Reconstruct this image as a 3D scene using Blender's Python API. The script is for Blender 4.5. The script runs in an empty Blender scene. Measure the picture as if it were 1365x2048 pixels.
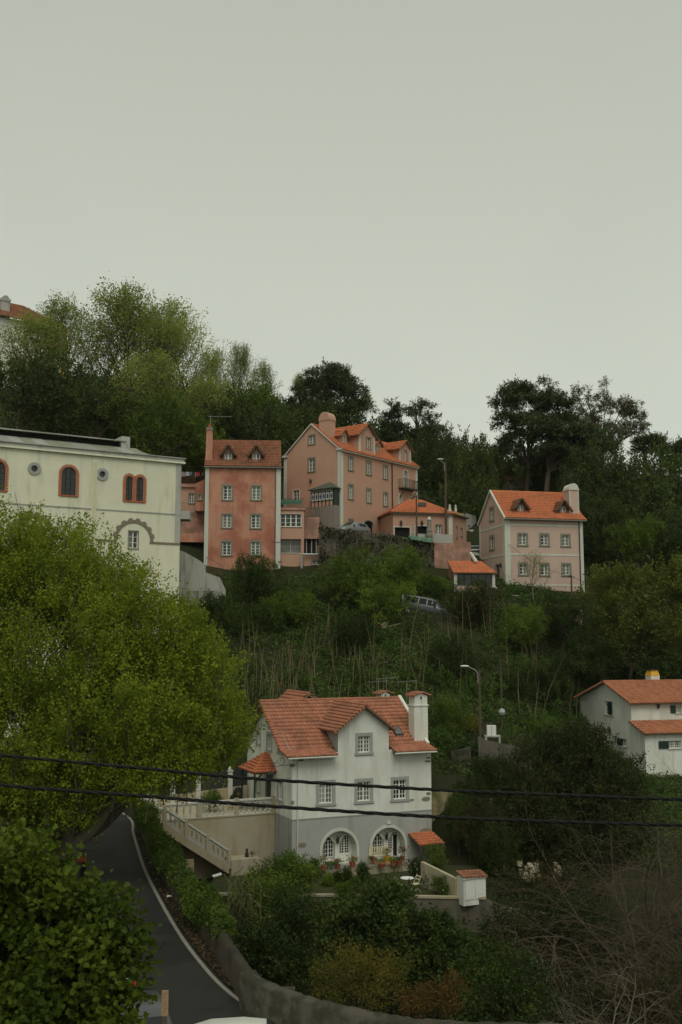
import bpy, math, random
import numpy as np
from mathutils import Vector
from mathutils.geometry import tessellate_polygon
R = math.radians
scene = bpy.context.scene
COL = scene.collection
random.seed(7)

# ---------------------------------------------------------------- camera, sky, sun, exposure
F = 2048.0                      # focal length in photograph pixels (36 mm lens on a 36 mm high frame)
CX, CY = 682.5, 1024.0
PITCH = math.atan(0.125)
CAM = Vector((0, 0, 20.0))
cd = bpy.data.cameras.new('camera'); cam = bpy.data.objects.new('camera', cd); COL.objects.link(cam)
cam.location = CAM; cam.rotation_euler = (R(90) + PITCH, 0, 0)
cd.sensor_fit = 'VERTICAL'; cd.sensor_height = 36; cd.lens = 36; cd.clip_end = 6000; cd.clip_start = 0.1
scene.camera = cam

world = bpy.data.worlds.new('World'); scene.world = world; world.use_nodes = True
wn = world.node_tree; wn.nodes.clear()
SUN_EL, SUN_AZ = R(56), R(172)          # azimuth clockwise from +Y
sky = wn.nodes.new('ShaderNodeTexSky'); sky.sky_type = 'NISHITA'; sky.sun_disc = False
sky.sun_elevation = SUN_EL; sky.sun_rotation = SUN_AZ; sky.dust_density = 4.0; sky.air_density = 1.0
hs = wn.nodes.new('ShaderNodeHueSaturation'); hs.inputs['Saturation'].default_value = 0.12
mxw = wn.nodes.new('ShaderNodeMix'); mxw.data_type = 'RGBA'; mxw.inputs[0].default_value = 0.86
nzw = wn.nodes.new('ShaderNodeTexNoise'); nzw.inputs['Scale'].default_value = 1.6; nzw.inputs['Detail'].default_value = 5
rpw = wn.nodes.new('ShaderNodeValToRGB')
rpw.color_ramp.elements[0].position = 0.36; rpw.color_ramp.elements[0].color = (5.15, 5.6, 4.7, 1)
rpw.color_ramp.elements[1].position = 0.62; rpw.color_ramp.elements[1].color = (5.65, 6.1, 5.15, 1)
tcw = wn.nodes.new('ShaderNodeTexCoord'); sxw = wn.nodes.new('ShaderNodeSeparateXYZ'); grw = wn.nodes.new('ShaderNodeValToRGB')   # overcast: palest near the horizon
grw.color_ramp.elements[0].position = 0.05; grw.color_ramp.elements[0].color = (1.2, 1.19, 1.19, 1); grw.color_ramp.elements[1].position = 0.55; grw.color_ramp.elements[1].color = (.92, .91, .91, 1)
wn.links.new(tcw.outputs['Generated'], sxw.inputs[0]); wn.links.new(sxw.outputs[2], grw.inputs[0])
mlw = wn.nodes.new('ShaderNodeMix'); mlw.data_type = 'RGBA'; mlw.blend_type = 'MULTIPLY'; mlw.inputs[0].default_value = 1.0
bgw = wn.nodes.new('ShaderNodeBackground'); bgw.inputs[1].default_value = 0.1
ouw = wn.nodes.new('ShaderNodeOutputWorld')
wn.links.new(sky.outputs[0], hs.inputs['Color']); wn.links.new(hs.outputs[0], mxw.inputs[6])
wn.links.new(nzw.outputs[0], rpw.inputs[0]); wn.links.new(rpw.outputs[0], mxw.inputs[7])
wn.links.new(mxw.outputs[2], mlw.inputs[6]); wn.links.new(grw.outputs[0], mlw.inputs[7]); wn.links.new(mlw.outputs[2], bgw.inputs[0]); wn.links.new(bgw.outputs[0], ouw.inputs[0])

sd = bpy.data.lights.new('sun', 'SUN'); sd.energy = 1.3; sd.angle = R(40); sd.color = (1.0, 0.97, 0.88)
sun = bpy.data.objects.new('sun', sd); COL.objects.link(sun)
sv = Vector((math.sin(SUN_AZ) * math.cos(SUN_EL), math.cos(SUN_AZ) * math.cos(SUN_EL), math.sin(SUN_EL)))
sun.rotation_euler = sv.to_track_quat('Z', 'Y').to_euler(); sun.location = (30, -40, 90)
scene.view_settings.view_transform = 'Standard'; scene.view_settings.look = 'None'
scene.view_settings.exposure = 0.0; scene.view_settings.gamma = 1.0
scene.render.engine = 'CYCLES'
scene.cycles.max_bounces = 6; scene.cycles.diffuse_bounces = 3; scene.cycles.glossy_bounces = 2
scene.cycles.transmission_bounces = 3; scene.cycles.transparent_max_bounces = 6
scene.cycles.use_denoising = True

# ---------------------------------------------------------------- pixel geometry
def ray(px, py):
    cx = (px - CX) / F; cy = (CY - py) / F
    return Vector((cx, math.cos(PITCH) - math.sin(PITCH) * cy, math.sin(PITCH) + math.cos(PITCH) * cy))
def W(px, py, D):
    r = ray(px, py); return CAM + r * (D / r.y)
def Wz(px, py, z):
    r = ray(px, py); return CAM + r * ((z - CAM.z) / r.z)

# ---------------------------------------------------------------- mesh and object helpers
class MB:
    def __init__(s): s.v = []; s.f = []
    def add(s, vs, fs):
        o = len(s.v); s.v += [tuple(p) for p in vs]; s.f += [tuple(i + o for i in f) for f in fs]; return s
    def poly(s, pts): return s.add(pts, [tuple(range(len(pts)))])
    def box(s, x0, x1, y0, y1, z0, z1):
        v = [(x, y, z) for z in (z0, z1) for x, y in ((x0, y0), (x1, y0), (x1, y1), (x0, y1))]
        return s.add(v, [(0,1,2,3), (4,5,6,7), (0,1,5,4), (1,2,6,5), (2,3,7,6), (3,0,4,7)])
    def hexa(s, p): # 8 points: bottom 4, top 4
        return s.add(p, [(0,1,2,3), (4,5,6,7), (0,1,5,4), (1,2,6,5), (2,3,7,6), (3,0,4,7)])
    def bar(s, a, b, w, h=None):
        a = Vector(a); b = Vector(b); h = h or w; d = (b - a).normalized()
        u = d.cross(Vector((0,0,1)))
        if u.length < 1e-4: u = Vector((1,0,0))
        u.normalize(); n = u.cross(d).normalized()
        p = [q + u * (sx * w / 2) + n * (sy * h / 2) for q in (a, b) for sx, sy in ((-1,-1), (1,-1), (1,1), (-1,1))]
        return s.hexa(p)
    def tube(s, pts, rad, n=6, cap=True):
        pts = [Vector(p) for p in pts]
        if not hasattr(rad, '__len__'): rad = [rad] * len(pts)
        o = len(s.v); up = Vector((0.31, 0.17, 0.93)).normalized()
        for i, p in enumerate(pts):
            d = (pts[min(i+1, len(pts)-1)] - pts[max(i-1, 0)])
            d = d.normalized() if d.length > 1e-9 else Vector((0,0,1))
            u = d.cross(up)
            if u.length < 1e-3: u = d.cross(Vector((1,0,0)))
            u.normalize(); w = d.cross(u)
            for k in range(n):
                a = 2 * math.pi * k / n
                q = p + (u * math.cos(a) + w * math.sin(a)) * rad[i]; s.v.append(tuple(q))
        for i in range(len(pts) - 1):
            for k in range(n):
                k2 = (k + 1) % n
                s.f.append((o+i*n+k, o+i*n+k2, o+(i+1)*n+k2, o+(i+1)*n+k))
        if cap:
            s.f.append(tuple(o + k for k in range(n))); s.f.append(tuple(o + (len(pts)-1)*n + k for k in range(n)))
        return s
    def lathe(s, prof, c=(0,0,0), n=12):
        o = len(s.v)
        for r, z in prof:
            for k in range(n):
                a = 2 * math.pi * k / n; s.v.append((c[0] + r*math.cos(a), c[1] + r*math.sin(a), c[2] + z))
        m = len(prof)
        for i in range(m - 1):
            for k in range(n):
                k2 = (k+1) % n; s.f.append((o+i*n+k, o+i*n+k2, o+(i+1)*n+k2, o+(i+1)*n+k))
        s.f.append(tuple(o + k for k in range(n))); s.f.append(tuple(o + (m-1)*n + k for k in range(n)))
        return s
    def mesh(s, name, smooth=False):
        me = bpy.data.meshes.new(name); me.from_pydata(s.v, [], s.f); me.update()
        if smooth: me.polygons.foreach_set('use_smooth', [True] * len(me.polygons))
        return me
    def build(s, name, mat, parent=None, smooth=False):
        return link(name, s.mesh(name, smooth), mat, parent)

def link(name, me, mat=None, parent=None, loc=None):
    o = bpy.data.objects.new(name, me); COL.objects.link(o)
    if mat is not None and me is not None and len(me.materials) == 0: me.materials.append(mat)
    if parent is not None: o.parent = parent
    if loc is not None: o.location = loc
    return o
def tag(o, label, cat, group=None):
    o['label'] = label; o['category'] = cat
    if group: o['group'] = group
    return o
def empty(name, label, cat, loc=(0,0,0), rz=0, group=None):
    o = bpy.data.objects.new(name, None); COL.objects.link(o); o.location = loc; o.rotation_euler = (0, 0, rz)
    o.empty_display_size = 0.3
    return tag(o, label, cat, group)
def struct(o): o['kind'] = 'structure'; return o
def stuff(o): o['kind'] = 'stuff'; return o
def quad_mesh(name, V, Q, tint=None, smooth=False):
    """V (n,3) float array, Q (m,k) int array of k-gons, tint per face"""
    me = bpy.data.meshes.new(name); n = len(V); m, k = Q.shape
    me.vertices.add(n); me.vertices.foreach_set('co', np.ascontiguousarray(V, dtype=np.float32).ravel())
    me.loops.add(m * k); me.loops.foreach_set('vertex_index', np.ascontiguousarray(Q, dtype=np.int32).ravel())
    me.polygons.add(m); me.polygons.foreach_set('loop_start', np.arange(0, m * k, k, dtype=np.int32))
    me.polygons.foreach_set('loop_total', np.full(m, k, dtype=np.int32))
    if tint is not None:
        at = me.attributes.new('tint', 'FLOAT', 'FACE'); at.data.foreach_set('value', tint.astype(np.float32))
    me.update(calc_edges=True)
    if smooth: me.polygons.foreach_set('use_smooth', [True] * m)
    return me

# ---------------------------------------------------------------- materials
MATS = {}
def _base(name, rough=0.8, spec=0.3):
    m = bpy.data.materials.new(name); m.use_nodes = True
    b = m.node_tree.nodes['Principled BSDF']; b.inputs['Roughness'].default_value = rough
    b.inputs['Specular IOR Level'].default_value = spec
    MATS[name] = m
    return m, m.node_tree, b
def nd(t, typ, **kw):
    n = t.nodes.new(typ)
    for k, v in kw.items(): setattr(n, k, v)
    return n
def mixc(t, fac, a, b, mode='MIX'):
    n = nd(t, 'ShaderNodeMix', data_type='RGBA', blend_type=mode)
    for sock, val in ((n.inputs[0], fac), (n.inputs[6], a), (n.inputs[7], b)):
        if hasattr(val, 'is_output') or isinstance(val, bpy.types.NodeSocket): t.links.new(val, sock)
        else: sock.default_value = val if not isinstance(val, tuple) else (*val, 1)[:4]
    return n.outputs[2]
def noise(t, scale, detail=4, vec=None, rough=0.55, stretch=None):
    n = nd(t, 'ShaderNodeTexNoise'); n.inputs['Scale'].default_value = scale
    n.inputs['Detail'].default_value = detail; n.inputs['Roughness'].default_value = rough
    if vec is None:
        g = nd(t, 'ShaderNodeNewGeometry'); vec = g.outputs['Position']
    if stretch:
        mp = nd(t, 'ShaderNodeMapping'); mp.inputs['Scale'].default_value = stretch
        t.links.new(vec, mp.inputs[0]); vec = mp.outputs[0]
    t.links.new(vec, n.inputs['Vector']); return n.outputs[0]
def ramp(t, val, p0, p1, c0=(0,0,0), c1=(1,1,1)):
    r = nd(t, 'ShaderNodeValToRGB'); e = r.color_ramp.elements
    e[0].position = p0; e[1].position = p1; e[0].color = (*c0, 1); e[1].color = (*c1, 1)
    t.links.new(val, r.inputs[0]); return r.outputs[0]
def bump(t, b, h, strength, dist):
    n = nd(t, 'ShaderNodeBump'); n.inputs['Strength'].default_value = strength; n.inputs['Distance'].default_value = dist
    t.links.new(h, n.inputs['Height']); t.links.new(n.outputs[0], b.inputs['Normal'])
def plaster(name, col, dirt=(0.3, 0.28, 0.2), amount=0.35, patch=None, pamount=0.0, rough=0.9, pscale=0.35):
    m, t, b = _base(name, rough, 0.2)
    c = mixc(t, noise(t, 0.8, 5), tuple(x * 0.86 for x in col), tuple(min(1, x * 1.1) for x in col))
    fine = noise(t, 18, 3)
    c = mixc(t, ramp(t, fine, 0.35, 0.75), c, mixc(t, 0.5, c, tuple(x * 0.75 for x in col)))
    st = ramp(t, noise(t, 1.1, 6, stretch=(1.6, 1.6, 0.22)), 0.52, 0.75)
    f = nd(t, 'ShaderNodeMath', operation='MULTIPLY'); t.links.new(st, f.inputs[0]); f.inputs[1].default_value = amount
    c = mixc(t, f.outputs[0], c, dirt)
    if patch:
        pt = ramp(t, noise(t, pscale, 7, rough=0.62), 0.42, 0.56)
        f2 = nd(t, 'ShaderNodeMath', operation='MULTIPLY'); t.links.new(pt, f2.inputs[0]); f2.inputs[1].default_value = pamount
        c = mixc(t, f2.outputs[0], c, patch)
    t.links.new(c, b.inputs['Base Color']); bump(t, b, noise(t, 30, 4), 0.25, 0.02)
    return m
def plain(name, col, rough=0.6, var=0.15, scale=3.0, spec=0.3, metal=0.0, bmp=0.0):
    m, t, b = _base(name, rough, spec); b.inputs['Metallic'].default_value = metal
    c = mixc(t, noise(t, scale, 4), tuple(x * (1 - var) for x in col), tuple(min(1, x * (1 + var)) for x in col))
    t.links.new(c, b.inputs['Base Color'])
    if bmp: bump(t, b, noise(t, scale * 6, 4), bmp, 0.02)
    return m
def tiles(name, c0, c1, moss=(0.06, 0.055, 0.03), mamt=0.4):
    m, t, b = _base(name, 0.85, 0.2)
    at = nd(t, 'ShaderNodeAttribute', attribute_name='tint'); oi = nd(t, 'ShaderNodeObjectInfo')
    ad = nd(t, 'ShaderNodeMath', operation='ADD'); t.links.new(at.outputs['Fac'], ad.inputs[0]); t.links.new(oi.outputs['Random'], ad.inputs[1])
    fr = nd(t, 'ShaderNodeMath', operation='FRACT'); t.links.new(ad.outputs[0], fr.inputs[0])
    fm = nd(t, 'ShaderNodeMath', operation='MULTIPLY_ADD'); t.links.new(fr.outputs[0], fm.inputs[0]); fm.inputs[1].default_value = .55; fm.inputs[2].default_value = .22
    c = mixc(t, fm.outputs[0], c0, c1)
    st = ramp(t, noise(t, 0.9, 6, rough=0.65), 0.48, 0.72)
    f = nd(t, 'ShaderNodeMath', operation='MULTIPLY'); t.links.new(st, f.inputs[0]); f.inputs[1].default_value = mamt
    c = mixc(t, f.outputs[0], c, moss)
    c = mixc(t, ramp(t, noise(t, 25, 2), 0.4, 0.7), c, mixc(t, 0.2, c, moss))
    t.links.new(c, b.inputs['Base Color']); return m
def leafmat(name, c0, c1, c2=None, trans=0.35, rough=0.55, scale=0.5):
    m, t, b = _base(name, max(rough, .6), 0.12)
    at = nd(t, 'ShaderNodeAttribute', attribute_name='tint')
    oi = nd(t, 'ShaderNodeObjectInfo')
    c = mixc(t, at.outputs['Fac'], c0, c1)
    big = ramp(t, noise(t, scale, 3), 0.38, 0.66)
    c = mixc(t, big, c, c2 if c2 else tuple(x * 0.7 for x in c0))
    hv = nd(t, 'ShaderNodeHueSaturation'); mr = nd(t, 'ShaderNodeMapRange')
    t.links.new(oi.outputs['Random'], mr.inputs[0]); mr.inputs[3].default_value = 0.8; mr.inputs[4].default_value = 1.2
    t.links.new(mr.outputs[0], hv.inputs['Value']); t.links.new(c, hv.inputs['Color']); c = hv.outputs[0]
    t.links.new(c, b.inputs['Base Color'])
    tr = nd(t, 'ShaderNodeBsdfTranslucent'); t.links.new(c, tr.inputs[0])
    ms = nd(t, 'ShaderNodeMixShader'); ms.inputs[0].default_value = trans
    t.links.new(b.outputs[0], ms.inputs[1]); t.links.new(tr.outputs[0], ms.inputs[2])
    t.links.new(ms.outputs[0], t.nodes['Material Output'].inputs[0]); return m
def glass(name, col=(0.02, 0.022, 0.02), rough=0.08, spec=0.5):
    m, t, b = _base(name, rough, spec); 
    c = mixc(t, noise(t, 2.0, 2), tuple(x * 0.6 for x in col), tuple(x * 1.5 for x in col)); t.links.new(c, b.inputs['Base Color']); return m

M = {}
M['white'] = plaster('white_plaster', (0.72, 0.73, 0.66), (0.30, 0.29, 0.22), 0.55, (0.58, 0.57, 0.49), .6, pscale=.7)
M['grey'] = plaster('grey_plaster', (0.37, 0.38, 0.35), (0.17, 0.17, 0.14), 0.55)
M['pinkold'] = plaster('weathered_red_plaster', (0.52, 0.265, 0.175), (0.28, 0.11, 0.07), 0.65, (0.33, 0.115, 0.075), 0.85, pscale=0.3)
M['pink'] = plaster('pink_plaster', (0.51, 0.305, 0.215), (0.4, 0.22, 0.16), 0.2)
M['pinklight'] = plaster('pale_pink_plaster', (0.55, 0.40, 0.33), (0.4, 0.27, 0.2), 0.2)
M['pinkdirty'] = plaster('stained_pink_plaster', (0.50, 0.27, 0.2), (0.16, 0.11, 0.08), 0.6, (0.12, 0.09, 0.06), 0.6, pscale=0.5)
M['cream'] = plaster('cream_plaster', (0.74, 0.73, 0.55), (0.30, 0.29, 0.2), 0.55, (0.62, 0.61, 0.47), 0.6)
M['terrace'] = plaster('ochre_stained_plaster', (0.40, 0.36, 0.26), (0.22, 0.18, 0.10), 0.7, (0.33, 0.265, 0.14), 0.6)
M['concrete'] = plaster('weathered_concrete', (0.42, 0.42, 0.37), (0.12, 0.11, 0.09), 0.6)
M['concretedark'] = plaster('dark_mossy_wall', (0.12, 0.105, 0.08), (0.03, 0.035, 0.02), 0.8, (0.2, 0.18, 0.13), 0.4)
M['parapet'] = plaster('mossy_parapet_stone', (0.085, 0.078, 0.058), (0.02, 0.02, 0.012), 0.9, (0.03, 0.03, 0.018), 0.8, pscale=1.6)
M['greyrender'] = plaster('grey_brown_render', (0.25, 0.21, 0.175), (0.15, 0.13, 0.1), 0.4)
M['trim'] = plaster('pale_trim', (0.58, 0.58, 0.50), (0.3, 0.3, 0.23), 0.4)
M['stone'] = plain('stone_surround', (0.21, 0.20, 0.155), 0.85, 0.2, 6, bmp=0.2)
M['greysur'] = plain('grey_surround', (0.32, 0.33, 0.3), 0.85, 0.12, 5)
M['brownstone'] = plain('brown_stone', (0.21, 0.175, 0.13), 0.9, 0.3, 5, bmp=0.4)
M['brick'] = plain('red_brick', (0.40, 0.13, 0.06), 0.85, 0.3, 5)
M['paint'] = plain('white_paint', (0.68, 0.69, 0.62), 0.5, 0.06, 4)
M['darkpaint'] = plain('dark_green_paint', (0.02, 0.04, 0.03), 0.45, 0.2, 4)
M['greenawn'] = plain('green_metal', (0.09, 0.2, 0.13), 0.6, 0.25, 2)
M['iron'] = plain('dark_iron', (0.025, 0.025, 0.022), 0.5, 0.3, 8)
M['rust'] = plain('rusty_brown', (0.15, 0.07, 0.04), 0.8, 0.3, 6)
M['wood'] = plain('weathered_wood', (0.2, 0.14, 0.085), 0.85, 0.3, 4, bmp=0.3)
M['polewood'] = plain('dark_pole_wood', (0.09, 0.065, 0.045), 0.85, 0.3, 4, bmp=0.3)
M['door'] = plain('brown_door', (0.12, 0.07, 0.045), 0.6, 0.2, 4)
M['metal'] = plain('grey_metal', (0.36, 0.38, 0.36), 0.45, 0.12, 4, metal=0.3)
M['corr'] = plain('grey_roof_sheet', (0.24, 0.24, 0.21), 0.8, 0.35, 1.2)
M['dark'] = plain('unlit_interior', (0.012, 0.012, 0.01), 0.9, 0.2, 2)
M['yellowp'] = plain('ochre_yellow_paint', (0.62, 0.34, 0.04), 0.7, 0.2, 3)
M['yellowwall'] = plaster('old_yellow_wall', (0.5, 0.37, 0.1), (0.2, 0.18, 0.1), 0.5)
m_, t_, b_ = _base('asphalt', .85, .2)
c_ = mixc(t_, noise(t_, 1.3, 6), (.017, .017, .015), (.030, .030, .026)); c_ = mixc(t_, ramp(t_, noise(t_, .35, 3), .52, .56), c_, (.015, .015, .014)); c_ = mixc(t_, ramp(t_, noise(t_, 60, 2), .5, .8), c_, (.05, .05, .045))
t_.links.new(c_, b_.inputs['Base Color']); bump(t_, b_, noise(t_, 40, 4), .4, .02); M['asphalt'] = m_
M['line'] = plain('worn_white_line', (0.22, 0.21, 0.17), 0.8, 0.35, 5)
M['plastic'] = plain('beige_plastic', (0.5, 0.4, 0.24), 0.5, 0.08, 4)
M['chairwood'] = plain('pale_yellow_wood', (0.55, 0.5, 0.33), 0.6, 0.12, 5)
M['terracotta'] = plain('terracotta', (0.33, 0.1, 0.05), 0.8, 0.25, 8)
M['tile_white'] = tiles('aged_orange_tile', (0.30, 0.12, 0.07), (0.47, 0.20, 0.12), (0.09, 0.065, 0.04), 0.55)
M['tile_old'] = tiles('old_brown_tile', (0.22, 0.09, 0.05), (0.36, 0.15, 0.085), (0.05, 0.04, 0.025), 0.7)
M['tile_new'] = tiles('bright_orange_tile', (0.45, 0.14, 0.06), (0.60, 0.215, 0.10), (0.2, 0.085, 0.05), 0.5)
M['tile_mid'] = tiles('dull_orange_tile', (0.36, 0.11, 0.05), (0.50, 0.17, 0.08), (0.1, 0.06, 0.035), 0.45)
M['tile_right'] = tiles('brown_red_tile', (0.27, 0.095, 0.05), (0.46, 0.19, 0.10), (0.07, 0.05, 0.03), 0.5)
M['glass'] = glass('dark_glass'); M['glassp'] = glass('curtained_glass', (0.12, 0.125, 0.105), 0.2)
M['glassq'] = glass('pale_curtain_glass', (0.26, 0.265, 0.23), 0.25); M['glassb'] = glass('blue_glass', (0.03, 0.05, 0.12), 0.2); M['skyl'] = glass('skylight_glass', (0.1, 0.12, 0.12), 0.05)
# vegetation
M['lf_plane'] = leafmat('fresh_plane_leaf', (0.165, 0.22, 0.018), (0.30, 0.345, 0.034), (0.12, 0.165, 0.014), 0.48)
M['lf_plane_far'] = leafmat('spring_leaf', (0.25, 0.30, 0.06), (0.37, 0.41, 0.10), (0.19, 0.24, 0.045), 0.5, scale=0.2)
M['lf_plane_mid'] = leafmat('muted_plane_leaf', (0.11, 0.14, 0.022), (0.19, 0.21, 0.04), (0.08, 0.105, 0.018), 0.4)
M['lf_near'] = leafmat('near_plane_leaf', (0.06, 0.105, 0.010), (0.16, 0.205, 0.020), (0.05, 0.085, 0.009), 0.35)
M['lf_green'] = leafmat('green_leaf', (0.095, 0.155, 0.018), (0.17, 0.235, 0.032), (0.065, 0.11, 0.014), 0.3)
M['lf_dark'] = leafmat('dark_leaf', (0.032, 0.055, 0.011), (0.066, 0.095, 0.018), (0.024, 0.042, 0.009), 0.25)
M['lf_wood'] = leafmat('wood_evergreen_leaf', (0.05, 0.075, 0.018), (0.095, 0.125, 0.028), (0.036, 0.056, 0.014), 0.25)
M['lf_olive'] = leafmat('olive_brown_leaf', (0.045, 0.045, 0.014), (0.085, 0.075, 0.024), (0.03, 0.034, 0.012), 0.2)
M['lf_bay'] = leafmat('bay_leaf', (0.034, 0.046, 0.012), (0.07, 0.082, 0.02), (0.026, 0.036, 0.010), 0.2)
M['lf_conifer'] = leafmat('conifer_needle', (0.06, 0.085, 0.03), (0.115, 0.14, 0.05), (0.045, 0.065, 0.024), 0.1)
M['lf_euc'] = leafmat('eucalyptus_leaf', (0.085, 0.09, 0.038), (0.14, 0.135, 0.055), (0.065, 0.07, 0.03), 0.3)
M['lf_citrus'] = leafmat('citrus_leaf', (0.045, 0.075, 0.014), (0.09, 0.12, 0.025), (0.03, 0.055, 0.012), 0.25, rough=0.35)
M['lf_yellow'] = leafmat('yellow_green_leaf', (0.14, 0.13, 0.02), (0.22, 0.18, 0.03), (0.09, 0.09, 0.018), 0.35)
M['lf_orange'] = leafmat('orange_leaf', (0.11, 0.062, 0.016), (0.18, 0.09, 0.02), (0.07, 0.055, 0.015), 0.35)
M['lf_ivy'] = leafmat('ivy_leaf', (0.055, 0.105, 0.016), (0.105, 0.175, 0.028), (0.036, 0.065, 0.012), 0.25)
M['lf_hedge'] = leafmat('hedge_leaf', (0.075, 0.125, 0.016), (0.13, 0.19, 0.028), (0.045, 0.085, 0.012), 0.3)
M['lf_reed'] = leafmat('reed_leaf', (0.11, 0.125, 0.05), (0.17, 0.17, 0.08), (0.07, 0.085, 0.03), 0.3)
M['bark'] = plain('bark', (0.075, 0.055, 0.038), 0.9, 0.35, 3, bmp=0.5)
M['barkpale'] = plain('pale_bark', (0.15, 0.13, 0.095), 0.9, 0.3, 3, bmp=0.4)
M['cane'] = plain('dry_cane', (0.17, 0.135, 0.07), 0.8, 0.3, 2)
M['twig'] = plain('bare_twig', (0.068, 0.052, 0.031), 0.9, 0.3, 2)
m_, t_, b_ = _base('undergrowth_soil', 0.95, 0.1)
c_ = mixc(t_, ramp(t_, noise(t_, 0.35, 6), 0.4, 0.62), (0.026, 0.04, 0.012), (0.045, 0.04, 0.02))
t_.links.new(mixc(t_, noise(t_, 6, 4), c_, (0.018, 0.02, 0.009)), b_.inputs['Base Color']); bump(t_, b_, noise(t_, 9, 5), 0.6, 0.15)
M['ground'] = m_

# ================================================================ terrain
def zroad(y): return 8.7 + 0.016 * (min(max(y, 20), 75) - 30)
_lp = [(262,1637), (268,1664), (276,1692), (292,1740), (325,1805), (362,1868), (400,1920), (445,1970), (505,2017), (560,2048)]
EDGE = []
for px, py in _lp:
    z = 8.9
    for _ in range(6): p = Wz(px, py, z); z = zroad(p.y)
    EDGE.append((p.x, p.y))
EDGE = [(-21.0, 84.0), (-15.6, 70.0)] + EDGE + [(-0.6, 28.6), (1.2, 27.2), (4.5, 26.2), (10, 25.9), (22, 25.6), (40, 25)]
def smooth_path(pts, n=6):
    out = []
    P_ = [Vector((p[0], p[1], 0)) for p in pts]
    for i in range(len(P_) - 1):
        a, b, c, d = P_[max(i-1,0)], P_[i], P_[i+1], P_[min(i+2, len(P_)-1)]
        for k in range(n):
            t = k / n
            out.append(0.5 * ((2*b) + (c-a)*t + (2*a-5*b+4*c-d)*t*t + (3*b-a-3*c+d)*t**3))
    out.append(P_[-1]); return [(p.x, p.y) for p in out]
PATH = np.array(smooth_path(EDGE))
def path_offset(path, d):
    """offset to the right when walking towards the camera is negative x... positive d = away from the road"""
    t = np.gradient(path, axis=0); t /= np.linalg.norm(t, axis=1)[:, None]
    nrm = np.stack([-t[:, 1], t[:, 0]], 1)       # left of travel = towards +x side
    return path + nrm * d
_cp = [ # px, py, D
 (0,1640,62),(120,1650,62),(20,1500,72),(150,1430,76),(0,1190,86),(100,1200,86),(250,1215,88),(340,1225,87),
 (430,1560,66),(380,1575,64),(520,1560,74),(460,1480,76),(600,1470,78),(760,1470,79),(880,1470,78),
 (480,1390,81),(620,1380,83),(760,1380,84),(900,1380,85),(500,1300,89),(680,1290,91),(850,1290,91),(1000,1300,91),
 (450,1215,96),(600,1225,96),(750,1225,96),(860,1215,97),(1000,1215,98),(1100,1205,99),
 (430,1165,103),(520,1165,103),(620,1165,103),(800,1165,103),(930,1180,102),(1080,1192,102),(1170,1192,104),(1300,1200,106),
 (600,1075,112),(700,1068,112),(800,1085,112),(900,1090,112),(960,1105,114),
 (420,1010,116),(300,950,118),(100,930,118),(0,930,118),(560,980,122),(700,970,128),(900,1010,126),(1050,1060,118),(1250,1090,118),(1365,1100,118),
 (0,860,135),(200,860,135),(450,860,140),(650,880,142),(900,930,140),(1100,1000,138),(1300,1010,138),
 (0,740,170),(300,760,175),(700,850,180),(1000,930,180),(1300,960,180),
 (960,1478,78),(1040,1475,80),(1150,1490,84),(1300,1555,83),(1400,1560,83),(1200,1560,80),(1120,1455,94),(1250,1420,97),(1400,1400,97),
 (1180,1330,100),(1350,1300,102),(960,1400,86),
 (900,1620,70),(960,1690,68),(1050,1740,68),(1200,1700,70),(1350,1650,72),
 (600,1765,62),(760,1760,62),(900,1755,62),(500,1770,60),(420,1775,57),
 (480,1960,50),(700,1960,52),(900,1960,53),(1100,1900,58),(1300,1850,60),
 (520,2080,40),(700,2130,42),(900,2140,43),(1150,2120,44),(1350,2100,45),(700,2300,34),(1000,2300,34),(1400,2300,34)]
CP = np.array([tuple(W(*c)) for c in _cp] + [
 (-300,20,6),(-60,20,8.6),(-60,55,9),(60,10,6),(60,40,2),(90,70,6),(-60,85,22),(-70,120,42),(70,120,24),(90,170,36),(-120,170,60),
 (0,260,60),(-150,260,66),(150,260,44),(0,420,52),(-300,420,56),(300,420,40),(-600,-200,0),(600,-200,0),(-600,900,30),(600,900,30),(0,-200,4),(0,10,8.6),(-25,40,8.9),(-25,52,9.2)])
def _fit(P, reg=0.4):
    n = len(P); d = np.linalg.norm(P[:, None, :2] - P[None, :, :2], axis=2)
    A = np.zeros((n+1, n+1)); A[:n, :n] = d - np.eye(n) * reg; A[:n, n] = 1; A[n, :n] = 1
    return np.linalg.solve(A, np.append(P[:, 2], 0))
_w = _fit(CP)
def _sst(a, b, x):
    t = np.clip((x - a) / (b - a), 0, 1); return t * t * (3 - 2 * t)
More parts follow.
